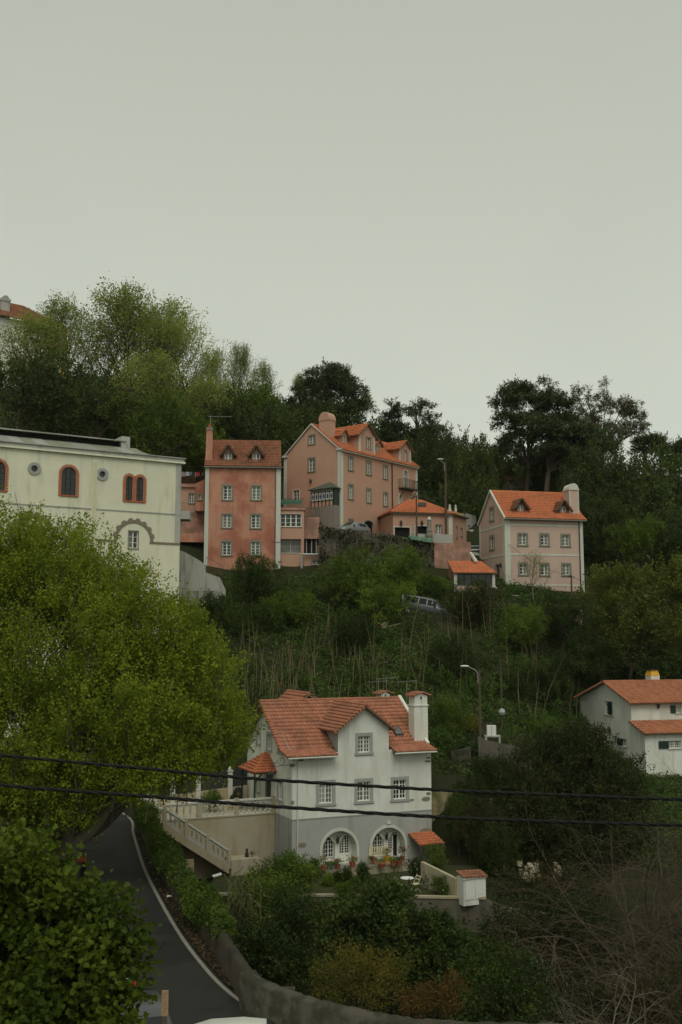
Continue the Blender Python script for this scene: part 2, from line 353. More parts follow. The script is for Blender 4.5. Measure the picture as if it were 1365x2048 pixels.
def ground_np(X, Y):
    X = np.asarray(X, float); Y = np.asarray(Y, float); sh = X.shape; x = X.ravel(); y = Y.ravel()
    z = np.zeros(len(x))
    for i0 in range(0, len(x), 4000):
        xs = x[i0:i0+4000]; ys = y[i0:i0+4000]
        d = np.hypot(xs[:, None] - CP[None, :, 0], ys[:, None] - CP[None, :, 1])
        zz = d @ _w[:-1] + _w[-1]
        dp = np.hypot(xs[:, None] - PATH[None, :, 0], ys[:, None] - PATH[None, :, 1]); k = dp.argmin(1)
        tg = np.gradient(PATH, axis=0); tg /= np.linalg.norm(tg, axis=1)[:, None]
        sd_ = (-tg[k, 1]) * (xs - PATH[k, 0]) + tg[k, 0] * (ys - PATH[k, 1])
        # near the ends keep the true distance
        wr = (1 - _sst(1.5, 2.6, sd_)) * _sst(-26, -13, sd_) * (1 - _sst(74, 84, ys)) * _sst(-40, 5, ys)
        zr = 8.7 + 0.016 * (np.clip(ys, 20, 75) - 30) - 0.07
        zz = zz * (1 - wr) + zr * wr
        ca_, sa_ = math.cos(R(23.5)), math.sin(R(23.5)); lx = (xs + 2.915) * ca_ + (ys - 63) * sa_; ly = -(xs + 2.915) * sa_ + (ys - 63) * ca_
        wf = _sst(-10.6, -8.4, lx) * (1 - _sst(10.2, 13, lx)) * _sst(-8.5, -5.5, ly) * (1 - _sst(8.7, 11.5, ly)) * _sst(57.0, 58.2, ys) * _sst(1.6, 2.6, sd_)
        z[i0:i0+4000] = zz * (1 - wf) + 5.75 * wf
    return z.reshape(sh)
def gz(x, y): return float(ground_np(np.array([x]), np.array([y]))[0])
gx = np.concatenate([[-1500,-900,-500,-300,-200,-140,-100], np.arange(-80,-40,4), np.arange(-40,46,0.8), np.arange(46,90,4), [100,140,200,300,500,900,1500]])
gy = np.concatenate([[-1200,-600,-300,-120,-50,-20], np.arange(0,24,3), np.arange(24,112,0.8), np.arange(112,190,3), [200,220,250,300,400,550,800,1300,2200]])
GX, GY = np.meshgrid(gx, gy); GZ = ground_np(GX, GY)
rg = np.random.default_rng(5); GZ = GZ + (rg.random(GZ.shape) - .5) * 0.12 * (GY > 75)
V_ = np.stack([GX.ravel(), GY.ravel(), GZ.ravel()], 1); nx_ = len(gx)
ii, jj = np.meshgrid(np.arange(len(gy)-1), np.arange(nx_-1), indexing='ij'); i0 = (ii * nx_ + jj).ravel()
def hit(px, py, d0=30.0, d1=170.0):
    """where the line of sight through a pixel first meets the ground"""
    D = np.arange(d0, d1, .25); q = np.array([tuple(W(px, py, d)) for d in D]); k = np.nonzero(q[:, 2] < ground_np(q[:, 0], q[:, 1]))[0]
    return Vector(q[k[0]]) if len(k) else Vector(q[-1])
struct(link('ground', quad_mesh('ground', V_, np.stack([i0, i0+1, i0+1+nx_, i0+nx_], 1), smooth=True), M['ground']))

# ---------------------------------------------------------------- road, painted edge line, leafy verge, parapet
def strip(path, offs, zf):
    """strip mesh between successive offsets; zf(y, column) gives the height"""
    cols = [path_offset(path, o) for o in offs]; n = len(path)
    V = [(c[i, 0], c[i, 1], zf(c[i, 1], k)) for k, c in enumerate(cols) for i in range(n)]
    mb = MB(); mb.v = V
    for k in range(len(offs) - 1):
        for i in range(n - 1): mb.f.append((k*n+i, k*n+i+1, (k+1)*n+i+1, (k+1)*n+i))
    return mb
sub = PATH[6:]
struct(strip(sub, [-7.5, -5, -2.5, 0.12], lambda y, k: zroad(y) + 0.0).build('road', M['asphalt'], smooth=True))
struct(strip(sub, [-0.11, 0.03], lambda y, k: zroad(y) + 0.005).build('road_edge_line', M['line']))
m_, t_, b_ = _base('leaf_litter', 0.95, 0.1)
c_ = mixc(t_, ramp(t_, noise(t_, 9, 5), 0.45, 0.6), (0.012, 0.012, 0.008), (0.035, 0.026, 0.016)); t_.links.new(c_, b_.inputs['Base Color'])
struct(strip(sub, [0.13, 0.35, 0.55], lambda y, k: zroad(y) + 0.02 + 0.05 * k).build('verge', m_))
# litter leaves lying on the verge
rl = np.random.default_rng(11); n_ = 1500
ki = rl.integers(12, 62, n_); off_ = rl.uniform(0.12, 0.6, n_)
pl_ = np.array([path_offset(PATH, o)[k] for k, o in zip(ki[:0], off_[:0])]) if False else None
tg_ = np.gradient(PATH, axis=0); tgn = tg_ / np.linalg.norm(tg_, axis=1)[:, None]
fr_ = rl.random(n_)[:, None]; base_ = PATH[ki] * (1 - fr_) + PATH[ki + 1] * fr_
pos_ = base_ + np.stack([-tgn[ki, 1], tgn[ki, 0]], 1) * off_[:, None]
zz_ = np.array([zroad(y) for y in pos_[:, 1]]) + 0.06 + 0.1 * off_
ang = rl.random(n_) * 6.28; sz = rl.uniform(0.03, 0.075, n_)
def flat_leaf(pos, z, ang, sz, tilt):
    n = len(ang); q = np.array([(-1, 0), (0, -.6), (1, 0), (0, .6)])
    V = np.zeros((n, 4, 3)); 
    for k in range(4):
        V[:, k, 0] = pos[:, 0] + sz * (q[k, 0] * np.cos(ang) - q[k, 1] * np.sin(ang))
        V[:, k, 1] = pos[:, 1] + sz * (q[k, 0] * np.sin(ang) + q[k, 1] * np.cos(ang))
        V[:, k, 2] = z + tilt * q[k, 0] * sz
    return V.reshape(-1, 3), np.arange(n * 4).reshape(n, 4)
V_, Q_ = flat_leaf(pos_, zz_, ang, sz, rl.normal(0, .3, n_))
M['litter'] = leafmat('fallen_leaf', (0.10, 0.06, 0.03), (0.2, 0.13, 0.07), (0.07, 0.045, 0.025), 0.1)
o = stuff(link('leaf_litter', quad_mesh('leaf_litter', V_, Q_, rl.random(n_)), M['litter'])); tag(o, 'dry brown leaves lying along the foot of the roadside wall', 'leaves')

def wall_along(name, label, path, z0f, z1f, thick, mat, cap=0.0, rough=0.0, seed=3):
    r = random.Random(seed); mb = MB(); n = len(path)
    A = path_offset(path, -thick/2); B = path_offset(path, thick/2); 
    prof = [(A, 0.0, 0), (A, 0.5, 0.03), (A, 1.0, 0.0), (None, 1.0, 0.06), (B, 1.0, 0.0), (B, 0.5, 0.03), (B, 0.0, 0)]
    for i in range(n):
        y = path[i, 1]; za = z0f(path[i]); zb = z1f(path[i])
        for q, f, e in prof:
            c = (A[i] + B[i]) / 2 if q is None else q[i]
            mb.v.append((c[0] + r.uniform(-rough, rough), c[1] + r.uniform(-rough, rough), za + (zb - za) * f + (cap if q is None else 0) + r.uniform(-rough, rough) * (f > 0)))
    k = len(prof)
    for i in range(n - 1):
        for j in range(k - 1): mb.f.append((i*k+j, i*k+j+1, (i+1)*k+j+1, (i+1)*k+j))
    mb.f.append(tuple(range(k))); mb.f.append(tuple((n-1)*k + j for j in range(k)))
    return tag(mb.build(name, mat, smooth=True), label, 'wall')
dens = []
for i in range(len(PATH) - 1):
    for t in (0, .25, .5, .75): dens.append(PATH[i] * (1-t) + PATH[i+1] * t)
dens = np.array(dens)
_wp = []
for px, py in ((282,1612), (290,1635), (305,1665), (325,1702), (349,1742), (380,1785), (405,1813), (430,1843), (456,1882), (478,1914), (497,1942)):
    z = 9.8
    for _ in range(6): q = Wz(px, py, z); z = zroad(q.y) + .98
    _wp.append((q.x, q.y))
WALLP = np.array(smooth_path(_wp, 8)); kA, kB = 0, len(WALLP) - 1
wall_along('roadside_wall', 'dark mossy roadside wall with ivy hanging over its upper stretch', WALLP[kA:kB+1], lambda p: zroad(p[1]) - 4.0, lambda p: zroad(p[1]) + 0.95, 0.34, plaster('black_mossy_stone', (0.035, 0.03, 0.021), (.015, .018, .01), .8, (.065, .055, .04), .4, pscale=.8), 0.07, 0.02)
_pq = [Wz(a, b, 9.78) for a, b in ((497,1938), (503,1947), (520,1958), (576,1980), (650,2000), (730,2018), (840,2034), (1000,2041), (1200,2045), (1365,2046))]
_pp = [(q.x, q.y - .22) for q in _pq]; _pp += [(_pp[-1][0] + 4, _pp[-1][1] - .2), (_pp[-1][0] + 12, _pp[-1][1] - .8)]
PP = np.array(smooth_path(_pp, 10))
wall_along('road_parapet', 'pale lichen-covered curved stone parapet at the bottom of the road bend', PP, lambda p: zroad(p[1]) - 6.5, lambda p: zroad(p[1]) + 1.03, 0.5, M['parapet'], 0.10, 0.03, 8)
b = Wz(568, 1972, 9.5); mbx = MB(); mbx.box(-0.35, 0.3, -0.2, 0.25, -4.0, 0.05); mbx.box(-0.4, 0.34, -0.24, 0.28, 0.05, 0.13)
o = mbx.build('stone_slab', M['parapet']); o.location = (b.x, b.y, zroad(31) + 0.55); tag(o, 'flat stone slab just behind the start of the pale parapet', 'slab')

# ================================================================ building kit
class House:
    def __init__(s, name, label, cat, px, py, D, a, group=None):
        s.P = W(px, py, D); s.a = R(a); s.root = empty(name, label, cat, s.P, s.a, group); s.holes = {}
        s.u = Vector((math.cos(s.a), math.sin(s.a), 0)); s.v = Vector((-math.sin(s.a), math.cos(s.a), 0))
    def loc(s, px, py, pl='F', off=0.0):
        r = ray(px, py); n = s.v if pl == 'F' else s.u
        k = (off - (CAM - s.P).dot(n)) / r.dot(n); w = CAM + r * k - s.P
        return Vector((w.dot(s.u), w.dot(s.v), w.z))
    def st(s, px, py, pl='F', off=0.0):
        l = s.loc(px, py, pl, off); return (l.x, l.z) if pl == 'F' else (l.y, l.z)
    def world(s, l): return s.P + s.u * l[0] + s.v * l[1] + Vector((0, 0, l[2]))
    def rect(s, x0, y0, x1, y1, pl='F', off=0.0):
        xm = (x0 + x1) / 2; ym = (y0 + y1) / 2
        a = s.st(x0, ym, pl, off)[0]; b = s.st(x1, ym, pl, off)[0]; c = s.st(xm, y1, pl, off)[1]; d = s.st(xm, y0, pl, off)[1]
        return min(a, b), max(a, b), min(c, d), max(c, d)
    def pbox(s, name, mat, x0, y0, x1, y1, yf, depth, parent=None, t0=None):
        """box whose front face (plane F at local y = yf) covers a pixel rectangle"""
        a, b, c, d = s.rect(x0, y0, x1, y1, 'F', yf)
        if t0 is not None: c = t0
        return MB().box(a, b, yf, yf + depth, c, d).build(name, mat, parent or s.root)
def P3(pl, off, a, t, d):
    if pl == 'F': return (a, off - d, t)
    if pl == 'L': return (off - d, a, t)
    if pl == 'R': return (off + d, a, t)
    return (a, off + d, t)             # 'B' back
def loop(a, b, c, d, arch=0.0, n=10, point=False):
    if arch <= 0: return [(a, c), (b, c), (b, d), (a, d)]
    m = (a + b) / 2; r = (b - a) / 2; zs = d - arch; L = [(a, c), (b, c)]
    for k in range(n + 1):
        th = math.pi * k / n; L.append((m + r * math.cos(th), zs + arch * math.sin(th)))
    return L
def ring(mb, pl, off, lo, li, d0, d1):
    n = len(lo); o = len(mb.v)
    for L, d in ((lo, d1), (li, d1), (lo, d0), (li, d0)):
        mb.v += [P3(pl, off, q[0], q[1], d) for q in L]
    for i in range(n):
        j = (i + 1) % n
        mb.f += [(o+i, o+j, o+n+j, o+n+i), (o+i, o+j, o+2*n+j, o+2*n+i), (o+n+i, o+n+j, o+3*n+j, o+3*n+i)]
def pbar(mb, pl, off, a, b, c, d, d0, d1):
    p = [P3(pl, off, *q) for q in ((a,c,d0),(b,c,d0),(b,c,d1),(a,c,d1),(a,d,d0),(b,d,d0),(b,d,d1),(a,d,d1))]; mb.hexa(p)
def wall(h, pl, off, outer, mat, key=None, name='wall', depth=0.2, parent=None):
    holes = h.holes.get(key or pl, []); polys = [[Vector((q[0], q[1], 0)) for q in outer]] + [[Vector((q[0], q[1], 0)) for q in L] for L in holes]
    flat = [q for P_ in polys for q in P_]; tri = tessellate_polygon(polys)
    mb = MB(); mb.v = [P3(pl, off, q.x, q.y, 0) for q in flat]; mb.f = [tuple(t) for t in tri]
    for L in holes:
        o = len(mb.v); n = len(L); mb.v += [P3(pl, off, q[0], q[1], 0) for q in L] + [P3(pl, off, q[0], q[1], -depth) for q in L]
        for i in range(n): j = (i+1) % n; mb.f.append((o+i, o+j, o+n+j, o+n+i))
    return mb.build(name, mat, parent or h.root)
def window(h, pl, off, r, sur=0.14, nx=2, nz=3, smat='stone', fmat='paint', gmat='glass', arch=0.0, sill=True, key=None, parent=None, fw=0.06, cols=2, deep=0.13, tall=None, name='window', proud=0.035):
    a, b, c, d = r; L = loop(a, b, c, d, arch); h.holes.setdefault(key or pl, []).append(L)
    flat = parent is not None
    mb = MB()
    if sur > 0:
        LO = loop(a - sur, b + sur, c - (sur if not tall else 0), d + sur, arch + sur if arch > 0 else 0)
        L2 = loop(a, b, c, d, arch); ring(mb, pl, off, LO, L2, -0.02, proud)
        if sill: pbar(mb, pl, off, a - sur - .04, b + sur + .04, c - sur * 0.75, c - 0.012, proud + 0.002, proud + .05)
    else:
        pbar(mb, pl, off, a - .03, b + .03, c - 0.07, c - 0.003, -0.02, 0.05)
    w = mb.build(name if not flat else 'window_surround', M[smat], parent or h.root)
    par = parent if flat else w
    fr = MB(); li = loop(a + fw, b - fw, c + fw, d - fw, max(0, arch - fw) if arch > 0 else 0); ring(fr, pl, off, L, li, -deep - .03, -deep + .03)
    for k in range(1, cols):
        x = a + (b - a) * k / cols; pbar(fr, pl, off, x - fw*.75, x + fw*.75, c + fw, d - fw * (1 if arch <= 0 else .3), -deep - .028, -deep + .034)
    m = 0.014 if (b - a) < 1.3 else 0.018
    m = max(m, 0.018)
    for k in range(1, nx * cols):
        if k % nx == 0: continue
        x = a + (b - a) * k / (nx * cols); pbar(fr, pl, off, x - m, x + m, c + fw, d - fw - arch * 0.45, -deep - .02, -deep + .022)
    for k in range(1, nz):
        z = c + (d - c) * k / nz; pbar(fr, pl, off, a + fw, b - fw, z - m, z + m, -deep - .019, -deep + .02)
    fr.build('window_frame' if flat else 'frame', M[fmat], par)
    if arch <= 0 and cols == 2 and gmat in ('glass', 'glassp'):
        m_ = (a + b) / 2; same = WR.random() < .5; g1 = WR.choice(['glassp', 'glass', 'glassq', gmat]); g2 = g1 if same else WR.choice(['glassp', 'glass', gmat])
        for (x0, x1), g in (((a, m_), g1), ((m_, b), g2)): pn = MB(); pn.poly([P3(pl, off, x0, c, -deep - .01), P3(pl, off, x1, c, -deep - .01), P3(pl, off, x1, d, -deep - .01), P3(pl, off, x0, d, -deep - .01)]); pn.build('pane', M[g], par)
        return w
    pn = MB(); pn.poly([P3(pl, off, q[0], q[1], -deep - .01) for q in L]); pn.build('pane', M[gmat], par)
    return w
WR = random.Random(77)
def course_mesh(A, B, C_, D_, pitch, wave, lift, n_):
    """one course of barrel tiles between the lower edge A-B and the upper edge D_-C_ (all relative to A)"""
    Lg = (B - A).length; nt = max(2, int(round(Lg / pitch))); N = n_; S = 4
    V = []; tint = []; Fc = []
    rr = random.Random(int(Lg * 1000) + 5)
    jit = [rr.uniform(-.008, .012) for _ in range(nt + 1)]
    cols = nt * S + 1
    for row in range(3):
        for i in range(cols):
            t = i / (cols - 1); ph = (i % S) / S; w = wave * (0.5 - 0.5 * math.cos(2 * math.pi * ph)) ** 0.8
            lo = A.lerp(B, t); up = D_.lerp(C_, t); dv = (up - lo)
            j = jit[min(i // S, nt)]
            if row == 0: p = lo - dv * 0.10 + N * (w * 0.9 - 0.03)
            elif row == 1: p = lo - dv * 0.10 + N * (w + lift + j)
            else: p = up + N * (w + 0.0)
            V.append(p)
    for row in range(2):
        for i in range(cols - 1):
            Fc.append((row*cols+i, row*cols+i+1, (row+1)*cols+i+1, (row+1)*cols+i)); tint.append((i // S * 0.6180339) % 1.0)
    return quad_mesh('tile_course', np.array([tuple(p) for p in V]), np.array(Fc), np.array(tint))
def tile_slope(parent, A, B, C_, D_, mat, pitch=0.24, course=0.36, wave=0.06, lift=0.09):
    A, B, C_, D_ = (Vector(p) for p in (A, B, C_, D_))
    n_ = (B - A).cross(D_ - A).normalized()
    if n_.z < 0: n_ = -n_
    Ls = ((D_ - A).length + (C_ - B).length) / 2; n = max(2, int(round(Ls / course)))
    rect = ((B - A) - (C_ - D_)).length < 1e-3; me = None
    for k in range(n):
        t0, t1 = k / n, (k + 1) / n
        a = A.lerp(D_, t0); b = B.lerp(C_, t0); c = B.lerp(C_, t1); d = A.lerp(D_, t1)
        if (b - a).length < 0.15: continue
        if not rect or me is None:
            me = course_mesh(Vector((0,0,0)), b - a, c - a, d - a, pitch, wave, lift, n_)
            me.materials.append(mat)
        link('tile_course', me, None, parent, a)
def ridge(parent, pts, mat, r=0.11, step=0.38):
    mb = MB()
    for a, b in zip(pts[:-1], pts[1:]):
        a = Vector(a); b = Vector(b); n = max(1, int((b - a).length / step))
        for k in range(n):
            p = a.lerp(b, k / n); q = a.lerp(b, (k + 1.12) / n); mb.tube([p, q], [r * 1.08, r * 0.92], 8)
    return mb.build('ridge_tiles', mat, parent)
def roof(h, slopes, mat, ridges=(), name='roof', thick=0.1, under='wood', parent=None, pitch=0.24, course=0.36, wave=0.055, flat=False):
    mb = MB()
    for A, B, C_, D_ in slopes:
        A, B, C_, D_ = (Vector(p) for p in (A, B, C_, D_)); n = (B - A).cross(D_ - A).normalized()
        if n.z < 0: n = -n
        dn = -n * thick; e = -n * 0.012
        mb.hexa([A+dn, B+dn, C_+dn, D_+dn, A+e, B+e, C_+e, D_+e])
    rf = mb.build(name if not flat else 'dormer_roof', M[under], parent or h.root); par = parent if flat else rf
    for s_ in slopes: tile_slope(par, *s_, mat, pitch, course, wave)
    if ridges: ridge(par, ridges, mat)
    return rf
def dormer(h, sc, hw, t0, te, ta, yf, yb, wrect, tilem, wallm, over=0.22, nz=2, gmat='glassp', arch=0.0, pil=None, ridge_back=None, sur=0.0, smat='stone', side=None, nx=1, course=0.36):
    """gabled dormer: front at local y = yf, centre sc, half width hw, sides run back to yb"""
    key = ('dorm', sc); a, b = sc - hw, sc + hw
    root = MB(); root.box(a + .02, a + .1, yf + .02, yb, t0 + .02, te - .02); root.box(b - .1, b - .02, yf + .02, yb, t0 + .02, te - .02)
    d = root.build('dormer', M[side or wallm], h.root)
    window(h, 'F', yf, wrect, sur, nx, nz, smat, 'paint', gmat, arch, sill=False, key=key, parent=d, fw=0.05)
    wall(h, 'F', yf, [(a, t0), (b, t0), (b, te), (sc, ta - 0.03), (a, te)], M[wallm], key=key, name='dormer_wall', parent=d)
    if pil:
        for x0, x1 in ((a - .01, a + pil), (b - pil, b + .01)): MB().box(x0, x1, yf - .04, yf + .03, t0 + .03, te - .02).build('pilaster', M['trim'], d)
    sl = (ta - te) / hw; yo = yf - over; zo = te - sl * over
    rb = ridge_back if ridge_back is not None else yb
    s1 = ((a - over, yo, zo), (sc, yo, ta), (sc, rb, ta), (a - over, yb, zo)); s2 = ((b + over, yo, zo), (sc, yo, ta), (sc, rb, ta), (b + over, yb, zo))
    mb = MB()
    for s_ in (s1, s2):
        A, B, C_, D_ = (Vector(p) for p in s_); mb.hexa([p + Vector((0,0,-.09)) for p in (A, B, C_, D_)] + [p + Vector((0,0,-.012)) for p in (A, B, C_, D_)])
    mb.build('dormer_roof', M['wood'], d)
    # courses run along the eave (front to back)
    for (A, B, C_, D_), flip in ((s1, 0), (s2, 1)): tile_slope(d, A, D_, C_, B, tilem, 0.24, course)
    return d
def quoin(h, name, x0, x1, z0, z1, pl='F', off=0.0, mat='trim', proud=0.045):
    mb = MB(); pbar(mb, pl, off, x0, x1, z0, z1, -0.02, proud); return mb.build(name, M[mat], h.root)
def lantern(par, p, s=1.0, name='lantern'):
    mb = MB(); x, y, z = p
    mb.lathe([(0.03*s, 0), (0.07*s, 0.03*s), (0.09*s, 0.22*s), (0.12*s, 0.24*s), (0.04*s, 0.36*s), (0.015*s, 0.42*s)], p, 6)
    mb.bar((x, y, z + .4*s), (x, y + 0.25*s, z + 0.4*s), 0.025*s); return mb.build(name, M['iron'], par)
def railing(par, a, b, hgt, gap=0.12, mat='iron', r=0.012, name='railing'):
    a = Vector(a); b = Vector(b); mb = MB(); n = max(2, int((b - a).length / gap)); up = Vector((0, 0, hgt))
    for k in range(n + 1): p = a.lerp(b, k / n); mb.bar(p, p + up, r * 2)
    mb.bar(a + up, b + up, r * 3.5); mb.bar(a + up * 0.08, b + up * 0.08, r * 2.5); return mb.build(name, M[mat], par)

# ================================================================ buildings
def crop(ox, oy, s): return lambda x, y: (ox + x / s, oy + y / s)
c1, c2, c3 = crop(0, 800, 2.967), crop(340, 820, 3.79), crop(540, 800, 4.015)
c4, c5, c6, c7 = crop(820, 880, 3.25), crop(470, 1360, 3.174), crop(880, 1300, 2.814), crop(270, 1530, 4.707)
c8 = crop(770, 980, 5.46); c9 = crop(540, 920, 7.583); cA = crop(600, 1620, 4.55)
def rc(h, c, x0, y0, x1, y1, pl='F', off=0.0): return h.rect(*c(x0, y0), *c(x1, y1), pl, off)

# ---------------------------------------------------------------- white house with grey ground floor
wh = House('white_house', 'white house with grey ground floor, arched doors and gabled tile roof', 'house', *c5(363, 1200), 63, 23.5)
HL, HD, HE = 9.44, 8.6, 6.68
for r_ in ((535,657,620,783), (778,645,860,768), (1008,634,1088,756), (783,355,858,460)):
    window(wh, 'F', 0, rc(wh, c5, *r_), 0.2, 2, 4, 'greysur', gmat='glassp' if r_[3] > 500 else 'glass', key='Fw', proud=0.02)
wall(wh, 'F', 0, [(0, 2.84), (HL, 2.84), (HL, HE), (6.45, HE), (6.45, 8.1), (4.71, 9.3), (2.97, 8.1), (2.97, HE), (0, HE)], M['white'], key='Fw', depth=.16)
arches = []
for r_ in ((553,958,772,1232), (870,936,1078,1212)):
    a, b, c, d = rc(wh, c5, *r_); c = 0.05; arches.append((a, b, c, d))
    ra = (b - a) / 2 * 0.98; L = loop(a, b, c, d, ra, 16); wh.holes.setdefault('Fg', []).append(L)
    mb = MB(); ring(mb, 'F', 0, loop(a - .17, b + .17, c - .25, d + .17, ra + .17, 16), L, -0.06, 0.05)
    ar = mb.build('arch_surround', M['trim'], wh.root)
    rcs = MB(); rcs.poly([P3('F', 0, q[0], q[1], -0.62) for q in L]); n = len(L)
    for i in range(n):
        j = (i + 1) % n; rcs.poly([P3('F', 0, *L[i], -0.05), P3('F', 0, *L[j], -0.05), P3('F', 0, *L[j], -0.62), P3('F', 0, *L[i], -0.62)])
    rcs.build('recess', M['white'], ar)
wall(wh, 'F', 0, [(0, -0.6), (HL, -0.6), (HL, 2.84), (0, 2.84)], M['grey'], key='Fg', depth=.05)
MB().box(0.01, HL, -0.03, -0.004, 2.80, 2.86).build('string_course', M['greysur'], wh.root)
def arch_door(L, name, ncol, nrow, gm='glass', z0=None, openleaf=False):
    """pointed-shoulder glazed unit set in the back of an arch recess; L = (a, b, c, d, slant) slant > 0 cuts the right top corner, < 0 the left"""
    a, b, c, d, sl = L; y = 0.6
    pts = [(a, c), (b, c)] + ([(b, d - abs(sl)), (b - abs(sl) * .9, d), (a, d)] if sl > 0 else [(b, d), (a + abs(sl) * .9, d), (a, d - abs(sl))])
    cx_ = sum(p[0] for p in pts) / len(pts); cz_ = sum(p[1] for p in pts) / len(pts)
    ins = [(cx_ + (p[0] - cx_) * .86, cz_ + (p[1] - cz_) * .93) for p in pts]
    mb = MB(); ring(mb, 'F', y, pts, ins, -0.01, 0.06)
    mb2 = mb; m = (a + b) / 2; pbar(mb2, 'F', y, m - .035, m + .035, c, d - abs(sl) * .6, 0.0, 0.065)
    for k in range(1, ncol * 2):
        if k == ncol: continue
        x = a + (b - a) * k / (ncol * 2); pbar(mb, 'F', y, x - .014, x + .014, c, d - abs(sl) * (.95 if (k > ncol) == (sl > 0) else .2), 0.0, 0.05)
    zb = c if z0 is None else z0
    for k in range(1, nrow):
        z = zb + (d - zb) * k / nrow; pbar(mb, 'F', y, a + .03, b - .03, z - .014, z + .014, 0.0, 0.049)
    if z0 is not None: pbar(mb, 'F', y, a + .02, b - .02, c, z0, 0.0, 0.058)
    dd = mb.build(name, M['paint'], wh.root)
    g = MB(); g.poly([P3('F', y, p[0], p[1], 0.016) for p in ins]); g.build('pane', M[gm], dd)
    return dd
def rcA(x0, y0, x1, y1): return rc(wh, cA, x0, y0, x1, y1, 'F', 0.6)
for w_, d_ in (((205,240,303,430), (352,228,448,520)), ((655,205,748,388), (795,195,885,490))):
    a, b, c, d = rcA(*w_); arch_door((a, b, c, d, 0.32), 'window', 2, 5)
    a, b, c, d = rcA(*d_); dr = arch_door((a, b, 0.08, d, -0.35), 'door', 2, 7, z0=0.55)
    if d_[0] > 600:
        MB().box((a + b) / 2 + .04, b - .04, 0.535, 0.545, 0.1, d - .2).build('open_doorway', M['dark'], dr)
    m = (rcA(*w_)[1] + a) / 2; zt = d
    mb = MB(); mb.box(m - .13, m + .13, 0.42, 0.61, 0.05, zt - .35)
    for s_ in (-1, 1): mb.hexa([(m - .1 * 0, .42, zt - .62), (m + .13 * s_, .42, zt - .45), (m + .13 * s_, .61, zt - .45), (m, .61, zt - .62), (m + .3 * s_, .42, zt - .02), (m + .5 * s_, .42, zt - .02), (m + .5 * s_, .61, zt - .02), (m + .3 * s_, .61, zt - .02)])
    mb.build('pier', M['white'], wh.root)
    lantern(wh.root, (m, 0.28, zt - .42), 1.1)
x_, z_ = wh.st(*c5(975, 905)); MB().box(x_ - .14, x_ + .14, -.1, .0, z_ - .08, z_ + .09).build('floodlight', M['trim'], wh.root)
# left gable side
for r_, nx, nz in (((205,345,233,442), 2, 4), ((140,340,161,400), 2, 4), ((277,367,302,460), 2, 4)):
    window(wh, 'L', 0, rc(wh, c5, *r_, pl='L'), 0.15, nx, nz, 'greysur', key='Lw', gmat='glass', proud=.02)
window(wh, 'L', 0, rc(wh, c5, 275, 645, 302, 762, pl='L'), 0.16, 2, 4, 'greysur', key='Lw', proud=.02)
window(wh, 'L', 0, rc(wh, c5, 136, 628, 160, 712, pl='L'), 0.1, 2, 4, 'greysur', key='Lw', proud=.02)
a, b, c, d = rc(wh, c5, 192, 600, 230, 768, pl='L'); wh.holes['Lw'].append(loop(a, b, c, d))
dmb = MB(); pbar(dmb, 'L', 0, a, b, c, d, -.15, -.1); dmb.build('side_door', M['darkpaint'], wh.root)
LA = 4.6
wall(wh, 'L', 0, [(0, 2.84), (HD, 2.84), (HD, HE), (LA, 9.42), (0, HE)], M['white'], key='Lw')
wall(wh, 'L', 0, [(0, -.6), (HD, -.6), (HD, 2.84), (0, 2.84)], M['grey'], key='Lg')
wall(wh, 'R', HL, [(0, -.6), (HD, -.6), (HD, HE), (LA, 9.42), (0, HE)], M['white'], key='Rw')
wall(wh, 'B', HD, [(0, -.6), (HL, -.6), (HL, HE), (0, HE)], M['white'], key='Bw')
# blue tile emblem high on the gable
a, b, c, d = rc(wh, c5, 210, 225, 228, 282, pl='L'); mb = MB(); pbar(mb, 'L', 0, a, b, c, d, 0, .03); em = mb.build('tile_emblem', plain('blue_tile', (0.06, 0.1, 0.2), 0.4, .5, 14), wh.root)
a, b, c, d = rc(wh, c5, 206, 292, 228, 312, pl='L'); mb = MB(); pbar(mb, 'L', 0, a, b, c, d, 0, .03); mb.build('date_plaque', plain('pale_blue_tile', (0.3, 0.33, 0.34), 0.4, .4, 14), wh.root)
# roof: bell-cast front slope cut by the gabled wall dormer
vz = [wh.loc(*c5(x, y), 'L', HL) for x, y in ((1045, 120), (1140, 290), (1195, 385))]
RZ = 9.55; KY, KZ = 0.75, 6.87
def fr_sl(x0, x1, ya=None):
    s_ = [((x0, KY, KZ), (x1, KY, KZ), (x1, LA, RZ), (x0, LA, RZ))]
    if ya is None: s_.insert(0, ((x0, -0.55, HE - 0.1), (x1, -0.55, HE - 0.1), (x1, KY, KZ), (x0, KY, KZ)))
    return s_
sl = fr_sl(-0.5, 2.75) + fr_sl(6.68, HL + .12) + fr_sl(2.75, 6.68, 1)
sl += [((-0.5, HD + .45, HE - .1), (HL + .12, HD + .45, HE - .1), (HL + .12, LA, RZ), (-0.5, LA, RZ))]
rf = roof(wh, sl, M['tile_white'], [(-0.5, LA, RZ + .04), (HL + .1, LA, RZ + .04)], course=0.37, pitch=0.25)
AX = 4.71; ov = 0.32; s_ = (9.3 - 8.1) / (AX - 2.97); zo = 8.14 - s_ * ov; za = 9.46
yb = lambda z: KY + (z - KZ) / ((RZ - KZ) / (LA - KY))
d1 = ((2.97 - ov, -.38, zo), (2.97 - ov, yb(zo) + .2, zo), (AX, yb(za) + .2, za), (AX, -.38, za)); d2 = ((6.45 + ov, -.38, zo), (6.45 + ov, yb(zo) + .2, zo), (AX, yb(za) + .2, za), (AX, -.38, za))
roof(wh, [d1, d2], M['tile_white'], [(AX, -.4, za + .05), (AX, yb(za), za + .05)], name='dormer_roof', course=0.34)
